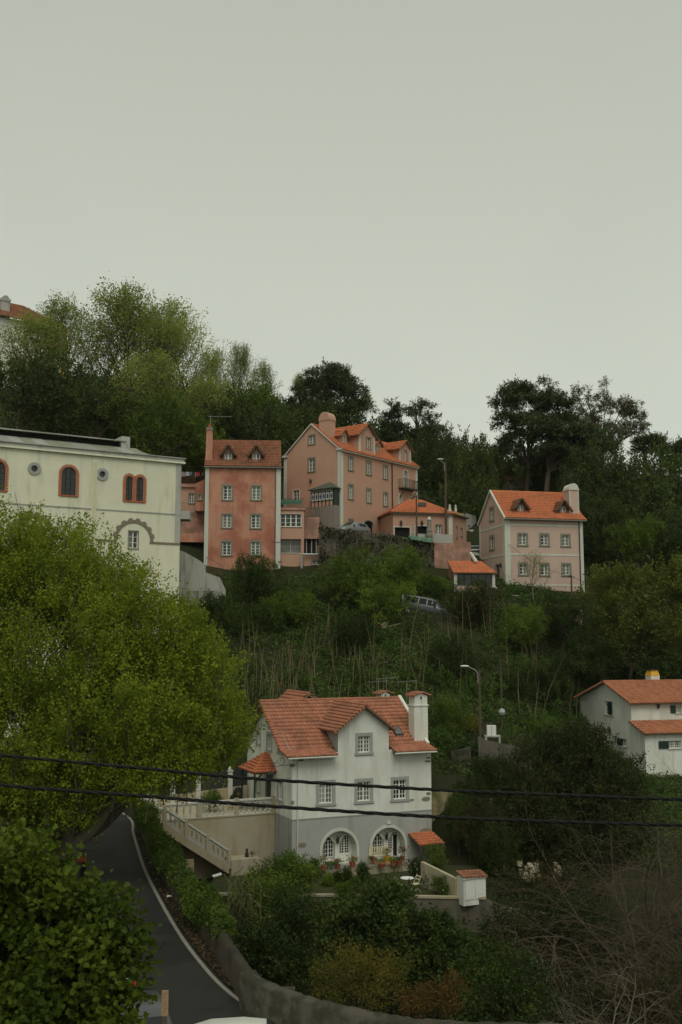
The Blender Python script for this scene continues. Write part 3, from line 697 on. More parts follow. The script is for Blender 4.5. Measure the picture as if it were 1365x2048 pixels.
MB().box(2.98, 3.08, 0.05, 2.2, HE, 8.1).build('dormer_side', M['grey'], wh.root); MB().box(6.34, 6.44, 0.05, 2.2, HE, 8.1).build('dormer_side', M['grey'], wh.root)
# rough verge tiles down the left gable edge and the scalloped eave of the dormer gable
mb = MB()
for k in range(26):
    t = k / 25; p = Vector((-0.5, -0.5, HE - .02)).lerp(Vector((-0.5, LA, RZ + .02)), t) if t > .27 else Vector((-0.5, -0.55, HE - .05)).lerp(Vector((-0.5, KY, KZ + .03)), t / .27)
    p = Vector((-0.5, -0.55 + (KY + .55) * t / .25, HE - .08 + (KZ - HE + .08) * t / .25)) if t < .25 else Vector((-0.5, KY + (LA - KY) * (t - .25) / .75, KZ + (RZ - KZ) * (t - .25) / .75))
    mb.tube([p + Vector((-.1, 0, .02)), p + Vector((.28, 0.02, .06))], [.085, .07], 6)
mb.build('verge_tiles', M['tile_white'], rf)
for sx in (-1, 1):
    mb = MB()
    for k in range(12):
        t = k / 11; x = AX + sx * (AX - 2.97 + ov) * (1 - t); z = zo + (za - zo) * t; mb.tube([(x, -.46, z - .01), (x, -.2, z + .01)], .075, 6)
    mb.build('verge_tiles', M['tile_white'], rf)
MB().tube([(-.5, -.6, HE - .2), (2.8, -.6, HE - .2)], .055, 6).build('gutter', M['trim'], wh.root); MB().tube([(6.6, -.6, HE - .2), (HL + .1, -.6, HE - .2)], .055, 6).build('gutter', M['trim'], wh.root)
mb = MB(); mb.bar((0.32, -.06, 0), (0.32, -.06, HE - .25), .06); mb.bar((.32, -.06, HE - .25), (.32, -.58, HE - .2), .05); mb.build('drainpipe', M['trim'], wh.root)
MB().hexa([(HL - .02, KY - .2, KZ - .1), (HL + .2, KY - .2, KZ - .1), (HL + .2, LA, RZ), (HL - .02, LA, RZ), (HL - .02, KY - .2, KZ + .1), (HL + .2, KY - .2, KZ + .1), (HL + .2, LA, RZ + .22), (HL - .02, LA, RZ + .22)]).build('coping', M['white'], wh.root)
# rear wing roof, rear chimney, right chimney
roof(wh, [((1.8, 5.2, 8.9), (1.8, 9.2, 8.9), (3.1, 9.2, 9.95), (3.1, 5.2, 9.95)), ((4.8, 5.2, 8.9), (4.8, 9.2, 8.9), (3.1, 9.2, 9.95), (3.1, 5.2, 9.95))], M['tile_white'], [(3.1, 5.2, 9.98), (3.1, 9.2, 9.98)], name='rear_roof')
def tile_chimney(h, x0, x1, y0, y1, z0, z1, zc, mat='white', name='chimney'):
    mb = MB(); mb.box(x0, x1, y0, y1, z0, z1); mb.box(x0 - .05, x1 + .05, y0 - .05, y1 + .05, z1, z1 + .08)
    ch = mb.build(name, M[mat], h.root)
    mb = MB(); m = (x0 + x1) / 2; mb.poly([(x0 + .03, y0 - .005, z1 + .08), (x1 - .03, y0 - .005, z1 + .08), (x1 - .03, y0 - .005, zc - .2), (m, y0 - .005, zc - .03), (x0 + .03, y0 - .005, zc - .2)])
    mb.box(x0 + .03, x1 - .03, y0, y1, z1 + .08, zc - .2); mb.build('chimney_top', M[mat], ch)
    MB().box(m - .05, m + .05, y0 - .02, y0, zc - .42, zc - .24).build('vent_slot', M['dark'], ch)
    for a, b in ((x0 - .16, m), (x1 + .16, m)): tile_slope(ch, (a, y0 - .16, zc - .22), (a, y1 + .16, zc - .22), (b, y1 + .16, zc), (b, y0 - .16, zc), M['tile_white'], .2, .25)
    return ch
a, b, c, d = rc(wh, c5, 1140, 165, 1226, 380, 'F', 0.9); tile_chimney(wh, a, b, 0.9, 1.7, c - .9, d, d + 0.85)
a, b, c, d = rc(wh, c5, 922, 85, 992, 122, 'F', 6.4); tile_chimney(wh, a + .05, b - .05, 6.4, 7.1, 8.0, c + .05, d + .15)
# skylight on the right part of the slope
sy = 1.6; sz_ = KZ + (sy - KY) * (RZ - KZ) / (LA - KY); sx0 = wh.loc(*c5(1035, 343), 'F', sy).x; k_ = (RZ - KZ) / (LA - KY)
mb = MB(); e = .11
mb.hexa([(sx0 - .28, sy - .3, sz_ - .3*k_ + .05), (sx0 + .28, sy - .3, sz_ - .3*k_ + .05), (sx0 + .28, sy + .35, sz_ + .35*k_ + .05), (sx0 - .28, sy + .35, sz_ + .35*k_ + .05), (sx0 - .28, sy - .3, sz_ - .3*k_ + .2), (sx0 + .28, sy - .3, sz_ - .3*k_ + .2), (sx0 + .28, sy + .35, sz_ + .35*k_ + .2), (sx0 - .28, sy + .35, sz_ + .35*k_ + .2)])
sk = mb.build('skylight', M['iron'], wh.root)
MB().poly([(sx0 - .22, sy - .24, sz_ - .24*k_ + .21), (sx0 + .22, sy - .24, sz_ - .24*k_ + .21), (sx0 + .22, sy + .29, sz_ + .29*k_ + .21), (sx0 - .22, sy + .29, sz_ + .29*k_ + .21)]).build('pane', M['skyl'], sk)
# exposed corner stones
for i, (x0, y0, x1, y1) in enumerate(((1213,487,1246,500), (1205,508,1246,524), (1215,710,1243,730), (1183,740,1243,768), (355,765,380,790), (405,503,438,517), (345,532,383,553), (1168,938,1254,975), (400,1032,458,1060), (1110,755,1138,766))):
    a, b, c, d = rc(wh, c5, x0, y0, x1, y1); rr = random.Random(i); mb = MB(); n = 7
    pts = [((a + b)/2 + (b - a)/2 * math.cos(6.283*k/n) * rr.uniform(.8, 1.1), (c + d)/2 + (d - c)/2 * math.sin(6.283*k/n) * rr.uniform(.85, 1.1)) for k in range(n)]
    o = len(mb.v); mb.v += [P3('F', 0, p[0], p[1], 0.035) for p in pts] + [P3('F', 0, p[0]*1.0 + (p[0]-(a+b)/2)*.12, p[1] + (p[1]-(c+d)/2)*.12, 0.0) for p in pts]
    mb.f.append(tuple(range(n)));  mb.f += [(k, (k+1) % n, n + (k+1) % n, n + k) for k in range(n)]
    mb.build('corner_stone', M['brownstone'], wh.root)
# porch with hipped tile roof on the left side
pa = wh.st(*c5(245, 590), 'L', -1.3)[0]; 
py0, py1 = 3.0, 5.6; pz = wh.loc(*c5(180, 592), 'L', -1.0).z; pxo = -1.5
apx = (0.0, (py0 + py1) / 2, pz + 1.05)
e1, e2, e3, e4 = (pxo, py0 - .2, pz), (pxo, py1 + .2, pz), (0.02, py0 - .2, pz), (0.02, py1 + .2, pz); ap = (-.25, (py0 + py1) / 2, pz + 1.0)
roof(wh, [(e1, e2, ap, ap), (e1, e3, (0.02, ap[1], ap[2]), ap), (e2, e4, (0.02, ap[1], ap[2]), ap)], M['tile_mid'], [e1, ap], name='porch_roof', thick=.06, course=.3)
tz = wh.loc(*c5(150, 778), 'L', -0.5).z
mb = MB()
for yy in (py0 + .05, py1 - .05): mb.box(-1.4, -1.3, yy - .05, yy + .05, tz - .2, pz); mb.bar((-1.35, yy, pz - .7), (-.9, yy, pz - .1), .07)
mb.box(-1.42, 0.0, py0 - .02, py0 + .08, pz - .12, pz - .02); mb.box(-1.42, 0, py1 - .08, py1 + .02, pz - .12, pz - .02); mb.box(-1.42, -1.3, py0, py1, pz - .12, pz - .02)
mb.build('porch_frame', M['darkpaint'], wh.root)
# wrought iron lantern bracket at the front corner
mb = MB(); lx, lz = wh.loc(*c5(360, 545), 'L', 0)[1:3]
p0 = wh.loc(*c5(355, 545), 'F', 0); bz = p0.z
def spiral(c, r0, r1, t0, t1, n=16): return [(c[0], c[1] + (r0 + (r1-r0)*k/n) * math.cos(t0 + (t1-t0)*k/n), c[2] + (r0 + (r1-r0)*k/n) * math.sin(t0 + (t1-t0)*k/n)) for k in range(n+1)]
for c_, r0, r1, t0, t1 in (((-.7, .0, bz + .35), .28, .04, 3.1, 11), ((-1.25, .0, bz + .15), .16, .03, 0, 8)):
    mb.tube([(c_[0] + (q[1] - c_[1]), -.05, q[2]) for q in spiral(c_, r0, r1, t0, t1)], .014, 5)
mb.tube([(0, -.05, bz + .1), (-.6, -.05, bz + .05), (-1.3, -.05, bz)], .018, 5); mb.tube([(0, -.05, bz + .5), (-.4, -.05, bz + .62), (-.9, -.05, bz + .45), (-1.35, -.05, bz - .1)], .013, 5)
mb.lathe([(.03, 0), (.1, .06), (.13, .3), (.16, .32), (.05, .48), (.02, .55)], (-1.35, -.05, bz - .7), 6); mb.build('bracket_lantern', M['iron'], wh.root)
# lean-to tile canopy on the right
a, b, c, d = rc(wh, c5, 1100, 985, 1310, 1047, 'F', -0.9)
x0, x1 = HL - 1.35, HL + 0.7; cz = wh.loc(*c5(1200, 1046), 'F', -1.3).z
ca = House('tile_canopy', 'small lean-to canopy of orange tiles on posts against the white house', 'canopy', *c5(1247, 1200), (wh.world((HL, 0, 0))).y, 23.5)
ca.root.location = wh.world((HL, 0, 0)); cz -= 0
roof(ca, [((-1.6, -1.35, cz), (.15, -1.35, cz), (.0, -.03, cz + .5), (-1.7, -.03, cz + .5))], M['tile_mid'], thick=.07, course=.3)
mb = MB(); mb.box(-1.5, -1.42, -1.3, -1.22, -.5, cz); mb.box(.02, .1, -1.3, -1.22, -.5, cz); mb.box(-1.6, .14, -1.32, -1.22, cz - .14, cz - .06); mb.build('post_frame', M['polewood'], ca.root)
MB().box(-1.3, -.4, -.2, -.05, .95, 1.25).build('shelf', M['iron'], ca.root)
# TV aerials on the rear roof
for (xa, ya, xb, yb_) in ((1092, 0, 1092, 180), (912, 0, 912, 100), (962, -20, 962, 70)):
    p, q = wh.loc(*c5(xa, ya), 'F', 6.8), wh.loc(*c5(xb, yb_), 'F', 6.8); mb = MB(); mb.bar(q, p, .02); dx = .8
    mb.bar(p + Vector((-dx, 0, -.15)), p + Vector((dx, 0, -.05)), .014)
    for k in range(7): x = -dx + dx * 2 * k / 6; mb.bar(p + Vector((x, -.28, -.1)), p + Vector((x, .28, -.1)), .009)
    o = mb.build('aerial', M['metal'], wh.root)

# ---------------------------------------------------------------- terrace, stairs and balustrades beside the white house
tw = House('terrace_wall', 'ochre-stained terrace wall with white lattice balustrade beside the white house', 'wall', *c5(363, 1200), 63, 23.5)
TY = 2.95
tl = lambda x, y, off=TY: wh.loc(*c7(x, y), 'F', off)
TX0 = tl(262, 430).x; zt = tl(950, 480).z; zb0 = -0.9
MB().box(TX0, -.03, TY, TY + 5.6, zb0, zt - .02).build('wall', M['terrace'], tw.root)
MB().box(TX0 - .02, -.03, TY - .04, TY + .2, zt - .02, zt + .06).build('ledge', M['terrace'], tw.root)
def lattice(par, a, b, h, sub_mat='paint', n=None, name='balustrade_panel'):
    """cast concrete lattice of elongated hexagons between two base points"""
    a = Vector(a); b = Vector(b); up = Vector((0, 0, h)); mb = MB(); L = (b - a).length; n = n or max(2, int(L / .34)); w = .07
    for k in range(n):
        p = lambda s_, t: a.lerp(b, (k + s_) / n) + up * t
        q = [p(0, .32), p(.28, .08), p(.72, .08), p(1, .32), p(1, .7), p(.72, .93), p(.28, .93), p(0, .7)]
        for i in range(8): mb.bar(q[i], q[(i + 1) % 8], w, .07)
    mb.bar(a + up * .02, b + up * .02, .1, .07); mb.bar(a + up * .98, b + up * .98, .09, .05)
    pn = mb.build(name, M[sub_mat], par)
    MB().bar(a + up * 1.06, b + up * 1.06, .2, .1).build('handrail', M['trim'], par)
    return pn
bh = 0.82
posts = [262, 605, 960, 1300]; pxs = [tl(x, 430).x for x in posts]; pxs[-1] = -.12
for i, x in enumerate(pxs):
    MB().box(x - .13, x + .13, TY - .03, TY + .2, zt + .06, zt + .06 + bh + .17).build('pillar', M['terrace'], tw.root)
    if i: lattice(tw.root, (pxs[i-1] + .13, TY + .08, zt + .06), (x - .13, TY + .08, zt + .06), bh, 'trim')
# stair flight in front of the wall
stair = House('garden_stairs', 'outdoor stair flight with lattice balustrade descending to the garden', 'stairs', *c5(363, 1200), 63, 23.5)
SY = TY - 1.25
S0 = wh.loc(*c7(280, 560), 'F', SY); S1 = wh.loc(*c7(890, 960), 'F', SY)
n = 18; mb = MB(); 
for k in range(n):
    x0 = S0.x + (S1.x - S0.x) * k / n; x1 = S0.x + (S1.x - S0.x) * (k + 1) / n; z = S0.z + (S1.z - S0.z) * (k + .5) / n
    MB().box(x0, x1, SY + .16, TY - .002, z - .35, z + .1).build('step', M['terrace'], stair.root)
th = .42
MB().hexa([(S0.x - .1, SY, S0.z - th), (S1.x, SY, S1.z - th), (S1.x, SY + .16, S1.z - th), (S0.x - .1, SY + .16, S0.z - th), (S0.x - .1, SY, S0.z + .12), (S1.x, SY, S1.z + .12), (S1.x, SY + .16, S1.z + .12), (S0.x - .1, SY + .16, S0.z + .12)]).build('stringer', M['terrace'], stair.root)
ts = [0, .33, .66, 1.0]
for i, t in enumerate(ts):
    p = S0.lerp(S1, t); MB().box(p.x - .1, p.x + .1, SY - .02, SY + .18, p.z - .1, p.z + 1.02).build('pillar', M['terrace'], stair.root)
    if i:
        q = S0.lerp(S1, ts[i-1]); lattice(stair.root, (q.x + .1, SY + .08, q.z + .1 + (S1.z - S0.z)/(S1.x - S0.x)*.1), (p.x - .1, SY + .08, p.z + .1 - (S1.z - S0.z)/(S1.x - S0.x)*.1), .78, 'concrete', 4)
MB().box(S1.x + .1, S1.x + 1.9, SY - .1, TY - .003, -.9, S1.z + .38).build('landing', M['terrace'], stair.root)
MB().box(S0.x - 1.0, S0.x + .05, SY + .16, TY, S0.z - .4, S0.z + .05).build('upper_landing', M['terrace'], stair.root)
lattice(stair.root, (S0.x - .9, SY + .08, S0.z + .12), (S0.x - .1, SY + .08, S0.z + .12), .75, 'trim', 2)
# low wall with gate pillars behind the terrace
gw = House('boundary_wall', 'pale sloping boundary wall with pillars and dark mesh behind the terrace', 'wall', *c5(363, 1200), 63, 23.5)
GY_ = TY + 5.2
gt = lambda x, y: wh.loc(*c7(x, y), 'F', GY_)
q0, q1 = gt(60, 320), gt(1060, 190)
MB().hexa([(q0.x, GY_, zt - 1), (q1.x, GY_, zt - 1), (q1.x, GY_ + .25, zt - 1), (q0.x, GY_ + .25, zt - 1), (q0.x, GY_, q0.z), (q1.x, GY_, q1.z), (q1.x, GY_ + .25, q1.z), (q0.x, GY_ + .25, q0.z)]).build('wall', M['terrace'], gw.root)
for x, yt in ((160, 190), (360, 150), (600, 95), (900, 60)):
    p = gt(x, yt); w = .15; mb = MB(); mb.box(p.x - w, p.x + w, GY_ - .06, GY_ + .28, zt - .8, p.z); mb.box(p.x - w - .05, p.x + w + .05, GY_ - .1, GY_ + .32, p.z, p.z + .07)
    mb.lathe([(.1, 0), (.12, .07), (.07, .2), (.02, .26)], (p.x, GY_ + .1, p.z + .07), 8); mb.build('pillar', M['trim'], gw.root)
mesh_m = plain('dark_mesh', (0.03, 0.035, 0.03), 0.8, .3, 5)
mb = MB(); mb.hexa([(q0.x + 1, GY_ + .1, q0.z), (q1.x, GY_ + .1, q1.z), (q1.x, GY_ + .13, q1.z), (q0.x + 1, GY_ + .13, q0.z), (q0.x + 1, GY_ + .1, q0.z + .9), (q1.x, GY_ + .1, q1.z + 1.3), (q1.x, GY_ + .13, q1.z + 1.3), (q0.x + 1, GY_ + .13, q0.z + .9)]); mb.build('mesh_fence', mesh_m, gw.root)
p = gt(155, 260); gp = MB(); gp.box(-.35, .35, -.2, .25, -2.5, .4); gp.box(-.42, .42, -.27, .32, .4, .5); gp.lathe([(.12, 0), (.16, .1), (.08, .24), (.02, .3)], (0, 0, .5), 8)
o = gp.build('gate_pillar', M['trim']); o.location = wh.world((p.x - .3, GY_ - 1.2, p.z)); o.rotation_euler.z = wh.a; tag(o, 'squat white gate pillar beside the road at the end of the ivy hedge', 'pillar')
# coiled hose on the boundary wall
mb = MB(); p = gt(970, 265)
for k in range(5): mb.tube([(p.x + (.32 - .03*k) * math.cos(a * .5236), GY_ - .08 - .03*k, p.z + (.4 - .03*k) * math.sin(a * .5236)) for a in range(13)], .03, 5, False)
o = mb.build('garden_hose', M['iron']); o.location = wh.P; o.rotation_euler.z = wh.a; tag(o, 'dark coiled hose hanging on the wall by the porch', 'hose')

# ---------------------------------------------------------------- weathered red tenement (four storeys)
h = p1 = House('red_tenement', 'tall weathered red townhouse with stained plaster and two dormers', 'house', *c2(258, 1240), 105, 4)
L1, D1, E1 = 7.8, 6.6, 11.18
for x0, y0, x1, y1, g in ((403,573,472,682,'glassp'), (398,790,470,893,'glassp'), (397,997,466,1103,'glass'), (620,575,690,682,'glassp'), (615,792,688,897,'glassp'), (613,997,686,1100,'glass')):
    window(h, 'F', 0, rc(h, c2, x0+3, y0+3, x1-3, y1-3), 0.17, 1, 4, 'stone', gmat=g, fw=.07)
wall(h, 'F', 0, [(0, -2), (L1, -2), (L1, E1), (0, E1)], M['pinkold'])
wall(h, 'L', 0, [(0, -2), (D1, -2), (D1, E1), (D1/2, E1 + 3.2), (0, E1)], M['pinkold'], key='l'); wall(h, 'R', L1, [(0, -2), (D1, -2), (D1, E1), (D1/2, E1 + 3.2), (0, E1)], M['pinkold'], key='r')
wall(h, 'B', D1, [(0, -2), (L1, -2), (L1, E1), (0, E1)], M['pinkold'], key='b')
quoin(h, 'corner_strip', -.02, .38, -2, E1 - .1); quoin(h, 'corner_strip', L1 - .5, L1 + .02, -2, E1 - .1)
RZ1 = h.loc(*c2(500, 237), 'F', D1/2).z
roof(h, [((-.1, -.3, E1), (L1 + .05, -.3, E1), (L1 + .05, D1/2, RZ1), (-.1, D1/2, RZ1)), ((-.1, D1 + .3, E1), (L1 + .05, D1 + .3, E1), (L1 + .05, D1/2, RZ1), (-.1, D1/2, RZ1))], M['tile_old'], [(.6, D1/2, RZ1 + .03), (L1, D1/2, RZ1 + .03)], course=.3, pitch=.24)
MB().box(-.15, L1 + .15, -.36, -.02, E1 - .17, E1 - .06).build('eave', M['stone'], h.root)
sl1 = (RZ1 - E1) / (D1/2 + .3)
for x0, y0, x1, y1 in ((417,324,468,397), (630,327,682,400)):
    yf = .35; a, b, c, d = rc(h, c2, x0, y0, x1, y1, 'F', yf); m = (a + b) / 2; te = h.loc(*c2(500, 318), 'F', yf).z; ta = h.loc(*c2(440, 262), 'F', yf).z
    dormer(h, m, .52, c - .12, te, ta, yf, 2.6, (a, b, c, d - .05), M['tile_old'], 'door', over=.28, side='tile_old')
# chimney at the left end
a, b, c, d = rc(h, c2, 274, 150, 320, 415, 'F', .4); mb = MB(); mb.hexa([(a - .05, .3, E1), (b + .1, .3, E1), (b + .1, 1.7, E1), (a - .05, 1.7, E1), (a + .05, .4, d), (b, .4, d), (b, 1.5, d), (a + .05, 1.5, d)])
ch = mb.build('chimney', M['pinkold'], h.root); MB().box(a, b + .06, .34, 1.56, d, d + .25).build('chimney_cap', M['greyrender'], ch)
mb = MB(); m = (a + b) / 2; mb.lathe([(.16, 0), (.16, .35), (.2, .37), (.2, .45)], (m, .9, d + .25), 8); mb.build('chimney_pot', M['terracotta'], ch)
mb = MB(); p = h.loc(*c2(308, 45), 'F', .9); mb.bar((p.x, .9, d + .6), p, .03); mb.bar(p + Vector((-.25, 0, -.05)), p + Vector((2.2, 0, -.05)), .025)
for k in range(6): mb.bar(p + Vector((.3 * k, -.25, -.05)), p + Vector((.3 * k, .25, -.05)), .012)
mb.build('aerial', M['metal'], h.root)
mb = MB(); mb.bar((L1 - .52, -.06, -2), (L1 - .52, -.06, E1 - .1), .07); mb.build('drainpipe', M['iron'], h.root)
mb = MB(); z = h.st(*c2(780, 1000))[1]; mb.tube([(L1 - .9, -.08, z + .2), (L1 - .75, -.25, z - .1), (L1 - .5, -.1, z), (L1 + .2, -.08, z - .02)], .02, 5); mb.build('cable', M['iron'], h.root)
# right-hand annex with glazed loggias and roof terrace
an = House('terrace_annex', 'narrow red annex with glazed loggias and roof terrace beside the weathered townhouse', 'house', *c2(258, 1240), 105, 4)
ay = 0.5; a0 = h.loc(*c2(835, 900), 'F', ay).x; a1 = h.loc(*c2(1018, 900), 'F', ay).x
zs = h.loc(*c2(900, 757), 'F', ay).z
for r_, g in (((838,787,998,885), 'glass'), ((838,978,995,1083), 'dark')):
    r4 = rc(an, c2, *r_, 'F', ay)
    if g == 'glass': window(an, 'F', ay, r4, 0.05, 1, 3, 'trim', gmat='glass', cols=4, key='f', fw=.08, deep=.2)
    else: window(an, 'F', ay, r4, 0.0, 1, 2, 'trim', fmat='metal', gmat='glass', cols=2, key='f', fw=.05, deep=.5)
wall(an, 'F', ay, [(a0 - .1, -3), (a1, -3), (a1, zs), (a0 - .1, zs)], M['pink'], key='f', depth=.55)
MB().box(a0 - .1, a1, ay + .56, 5.5, -3, zs - .05).build('wall', M['pink'], an.root)
MB().box(a0 - .1, a1 + .12, ay - .14, 5.5, zs, zs + .22).build('slab', M['pinkdirty'], an.root)
railing(an.root, (a0, ay, zs + .22), (a1, ay, zs + .22), .95, .14)
a, b, c, d = rc(an, c2, 838, 684, 1000, 715, 'F', ay + .3); MB().box(a, b, ay + .3, ay + .34, c, d + .05).build('green_screen', M['greenawn'], an.root)
a, b, c, d = rc(an, c2, 850, 1228, 925, 1262, 'F', ay - .5)
aw = MB(); tile_slope(an.root, (a, -.2, c), (b, -.2, c), (b, ay, d + .25), (a, ay, d + .25), M['tile_new'], .22, .3); MB().box(a + .05, b - .05, ay - .02, ay, c - 1.6, c - .05).build('doorway', M['dark'], an.root)
# box extension, dark lower windows, lower wall with pipe
a, b, c, d = rc(an, c2, 1020, 812, 1135, 975, 'F', 1.6); bx2 = MB().box(a - .2, b, 1.6, 5, c, d).build('extension', M['pinkdirty'], an.root)
railing(an.root, (a - .1, 1.65, d), (b, 1.65, d), .95, .14)
a, b, c, d = rc(an, c2, 1022, 978, 1165, 1085, 'F', 2.0); MB().box(a - .2, b, 2.0, 5, c - .3, d + .1).build('lower_room', M['dark'], an.root)
for x in (1036, 1075, 1110): p = an.loc(*c2(x, 1030), 'F', 1.95); MB().box(p.x - .05, p.x + .05, 1.9, 1.98, c, d).build('window_post', M['concrete'], an.root)
MB().box(an.loc(*c2(1118, 1050), 'F', 1.9).x, an.loc(*c2(1158, 1050), 'F', 1.9).x, 1.88, 1.97, c, c + (d - c) * .55).build('board', M['wood'], an.root)
lw = rc(an, c2, 1080, 1140, 1145, 1172, 'F', .4); window(an, 'F', .4, lw, .1, 1, 1, 'stone', key='low')
a, b, c, d = rc(an, c2, 1000, 1100, 1255, 1300, 'F', .4); wall(an, 'F', .4, [(a1, -3), (b, -3), (b, d), (a1, d)], M['pink'], key='low', name='lower_wall'); MB().box(a1, b, .61, 3, -3, d - .02).build('lower_block', M['pink'], an.root)
mb = MB(); q = [an.loc(*c2(*p), 'F', .1) for p in ((1000, 1300), (1000, 1110), (1010, 1095), (1240, 1095), (1252, 1080))]; mb.tube(q, .12, 8)
o = mb.build('flue_pipe', M['metal']); o.location = an.P; o.rotation_euler.z = an.a; tag(o, 'galvanised flue pipe bending along the low red wall', 'pipe')

# ---------------------------------------------------------------- big pink gabled house
h = p2 = House('pink_house', 'large pink four-storey house with orange roof, wall dormers and corner conservatory', 'house', *c3(565, 1020), 108, 52)
L2, D2, E2, A2 = 14.75, 7.9, 8.35, 11.5
for x0, y0, x1, y1, g in ((634,460,666,562,'glassp'), (777,495,810,597,'glassp'), (914,530,943,630,'glassp'), (634,685,666,792,'glassp'), (780,716,810,820,'glassp'), (914,746,943,847,'glass')):
    window(h, 'F', 0, rc(h, c3, x0, y0, x1, y1), 0.16, 1, 3, 'stone', gmat=g)
for x0, y0, x1, y1 in ((637,960,666,1010), (917,1008,943,1075)): window(h, 'F', 0, rc(h, c3, x0, y0, x1, y1), 0.15, 1, 2, 'stone', gmat='glass')
a, b, c, d = rc(h, c3, 760, 972, 828, 1060); window(h, 'F', 0, (a, b, c, d), .14, 1, 1, 'stone', fmat='iron', gmat='dark', arch=.35, sill=False, cols=1, name='garage_door')
a, b, c, d = rc(h, c3, 1075, 565, 1108, 712); window(h, 'F', 0, (a, b, c, d), .12, 1, 3, 'trim', arch=(b-a)/2, sill=False, gmat='glassp', name='balcony_door'); bz0 = c
for x0, y0, x1, y1 in ((1037,758,1058,870), (1122,782,1148,852)): a, b, c, d = rc(h, c3, x0, y0, x1, y1); window(h, 'F', 0, (a, b, c, d), .12, 1, 3, 'trim', arch=(b-a)/2, gmat='glassp')
wall(h, 'F', 0, [(0, -1.5), (L2, -1.5), (L2, E2), (0, E2)], M['pink'])
for x0, y0, x1, y1, g in ((315,285,361,352,'glassp'), (312,470,360,572,'glassp')): window(h, 'L', 0, rc(h, c3, x0, y0, x1, y1, 'L'), .15, 1, 3, 'stone', gmat=g)
window(h, 'L', 0, rc(h, c3, 188, 722, 238, 805, 'L'), .06, 1, 3, 'paint', gmat='glassp', sill=False, name='terrace_door')
wall(h, 'L', 0, [(0, -1.5), (D2, -1.5), (D2, E2 + .1), (D2/2, A2), (0, E2 + .1)], M['pink']); wall(h, 'R', L2, [(0, -1.5), (D2, -1.5), (D2, E2), (D2/2, A2), (0, E2)], M['pink'], key='r'); wall(h, 'B', D2, [(0, -1.5), (L2, -1.5), (L2, E2), (0, E2)], M['pink'], key='b')
quoin(h, 'pilaster', -.05, .5, -1.5, E2 - .05); quoin(h, 'pilaster', L2 - .3, L2 + .05, -1.5, E2 - .1)
quoin(h, 'pilaster', -.045, .32, -1.5, E2, 'L'); quoin(h, 'pilaster', D2 - .35, D2 + .05, -1.5, E2 - .05, 'L')
MB().box(-.12, L2 + .1, -.28, -.005, E2 - .16, E2 - .02).build('cornice', M['trim'], h.root); MB().box(-.25, -.05, D2 - .5, D2 + .15, E2 - .05, E2 + .12).build('eave_end', M['trim'], h.root); MB().box(-.2, -.06, -.3, .4, E2 - .05, E2 + .12).build('eave_end', M['trim'], h.root)
k2 = (A2 - E2) / (D2/2)
roof(h, [((-.12, -.3, E2 - .02), (L2 + .15, -.3, E2 - .02), (L2 + .15, D2/2, A2 + .12), (-.12, D2/2, A2 + .12)), ((-.12, D2 + .3, E2), (L2 + .15, D2 + .3, E2), (L2 + .15, D2/2, A2 + .12), (-.12, D2/2, A2 + .12))], M['tile_new'], [(0, D2/2, A2 + .15), (L2, D2/2, A2 + .15)], course=.36)
for s_ in (0, 1):
    y0 = 0 if s_ == 0 else D2; MB().hexa([(-.17, y0, E2 + .02), (-.1, y0, E2 + .02), (-.1, D2/2, A2 + .05), (-.17, D2/2, A2 + .05), (-.17, y0, E2 + .16), (-.1, y0, E2 + .16), (-.1, D2/2, A2 + .22), (-.17, D2/2, A2 + .22)]).build('verge_trim', M['trim'], h.root)
for bw, bx, te_, ta_, yf, pil, arch in (((777,303,808,392), (715, 845), (780, 280), (818, 198), .1, .3, 0), ((1080,405,1101,525), (1040, 1132), (1090, 390), (1102, 330), .1, .22, .25)):
    a, b, c, d = rc(h, c3, *bw, 'F', yf); x0 = h.loc(*c3(bx[0], 420), 'F', yf).x; x1 = h.loc(*c3(bx[1], 420), 'F', yf).x
    te = h.loc(*c3(*te_), 'F', yf).z; ta = h.loc(*c3(*ta_), 'F', yf).z
    dormer(h, (x0 + x1) / 2, (x1 - x0) / 2, E2 - .02, te, ta, yf, (te - E2) / k2 + .4, (a, b, c, d), M['tile_new'], 'pink', over=.35, nz=3, gmat='glassp', arch=arch, pil=pil, ridge_back=(ta - E2) / k2 + .3, sur=.1)
for bw, te_, ta_ in (((583,280,611,363), (597, 275), (612, 238)), ((861,360,885,440), (872, 352), (886, 322))):
    yf = 1.0; a, b, c, d = rc(h, c3, *bw, 'F', yf); te = h.loc(*c3(*te_), 'F', yf).z; ta = h.loc(*c3(*ta_), 'F', yf).z
    dormer(h, (a + b) / 2, (b - a) / 2 + .18, c - .3, te, ta, yf, (te - E2) / k2 + .4, (a, b, c, d - .05), M['tile_new'], 'pink', over=.25, nz=3, ridge_back=(ta - E2) / k2 + .3)
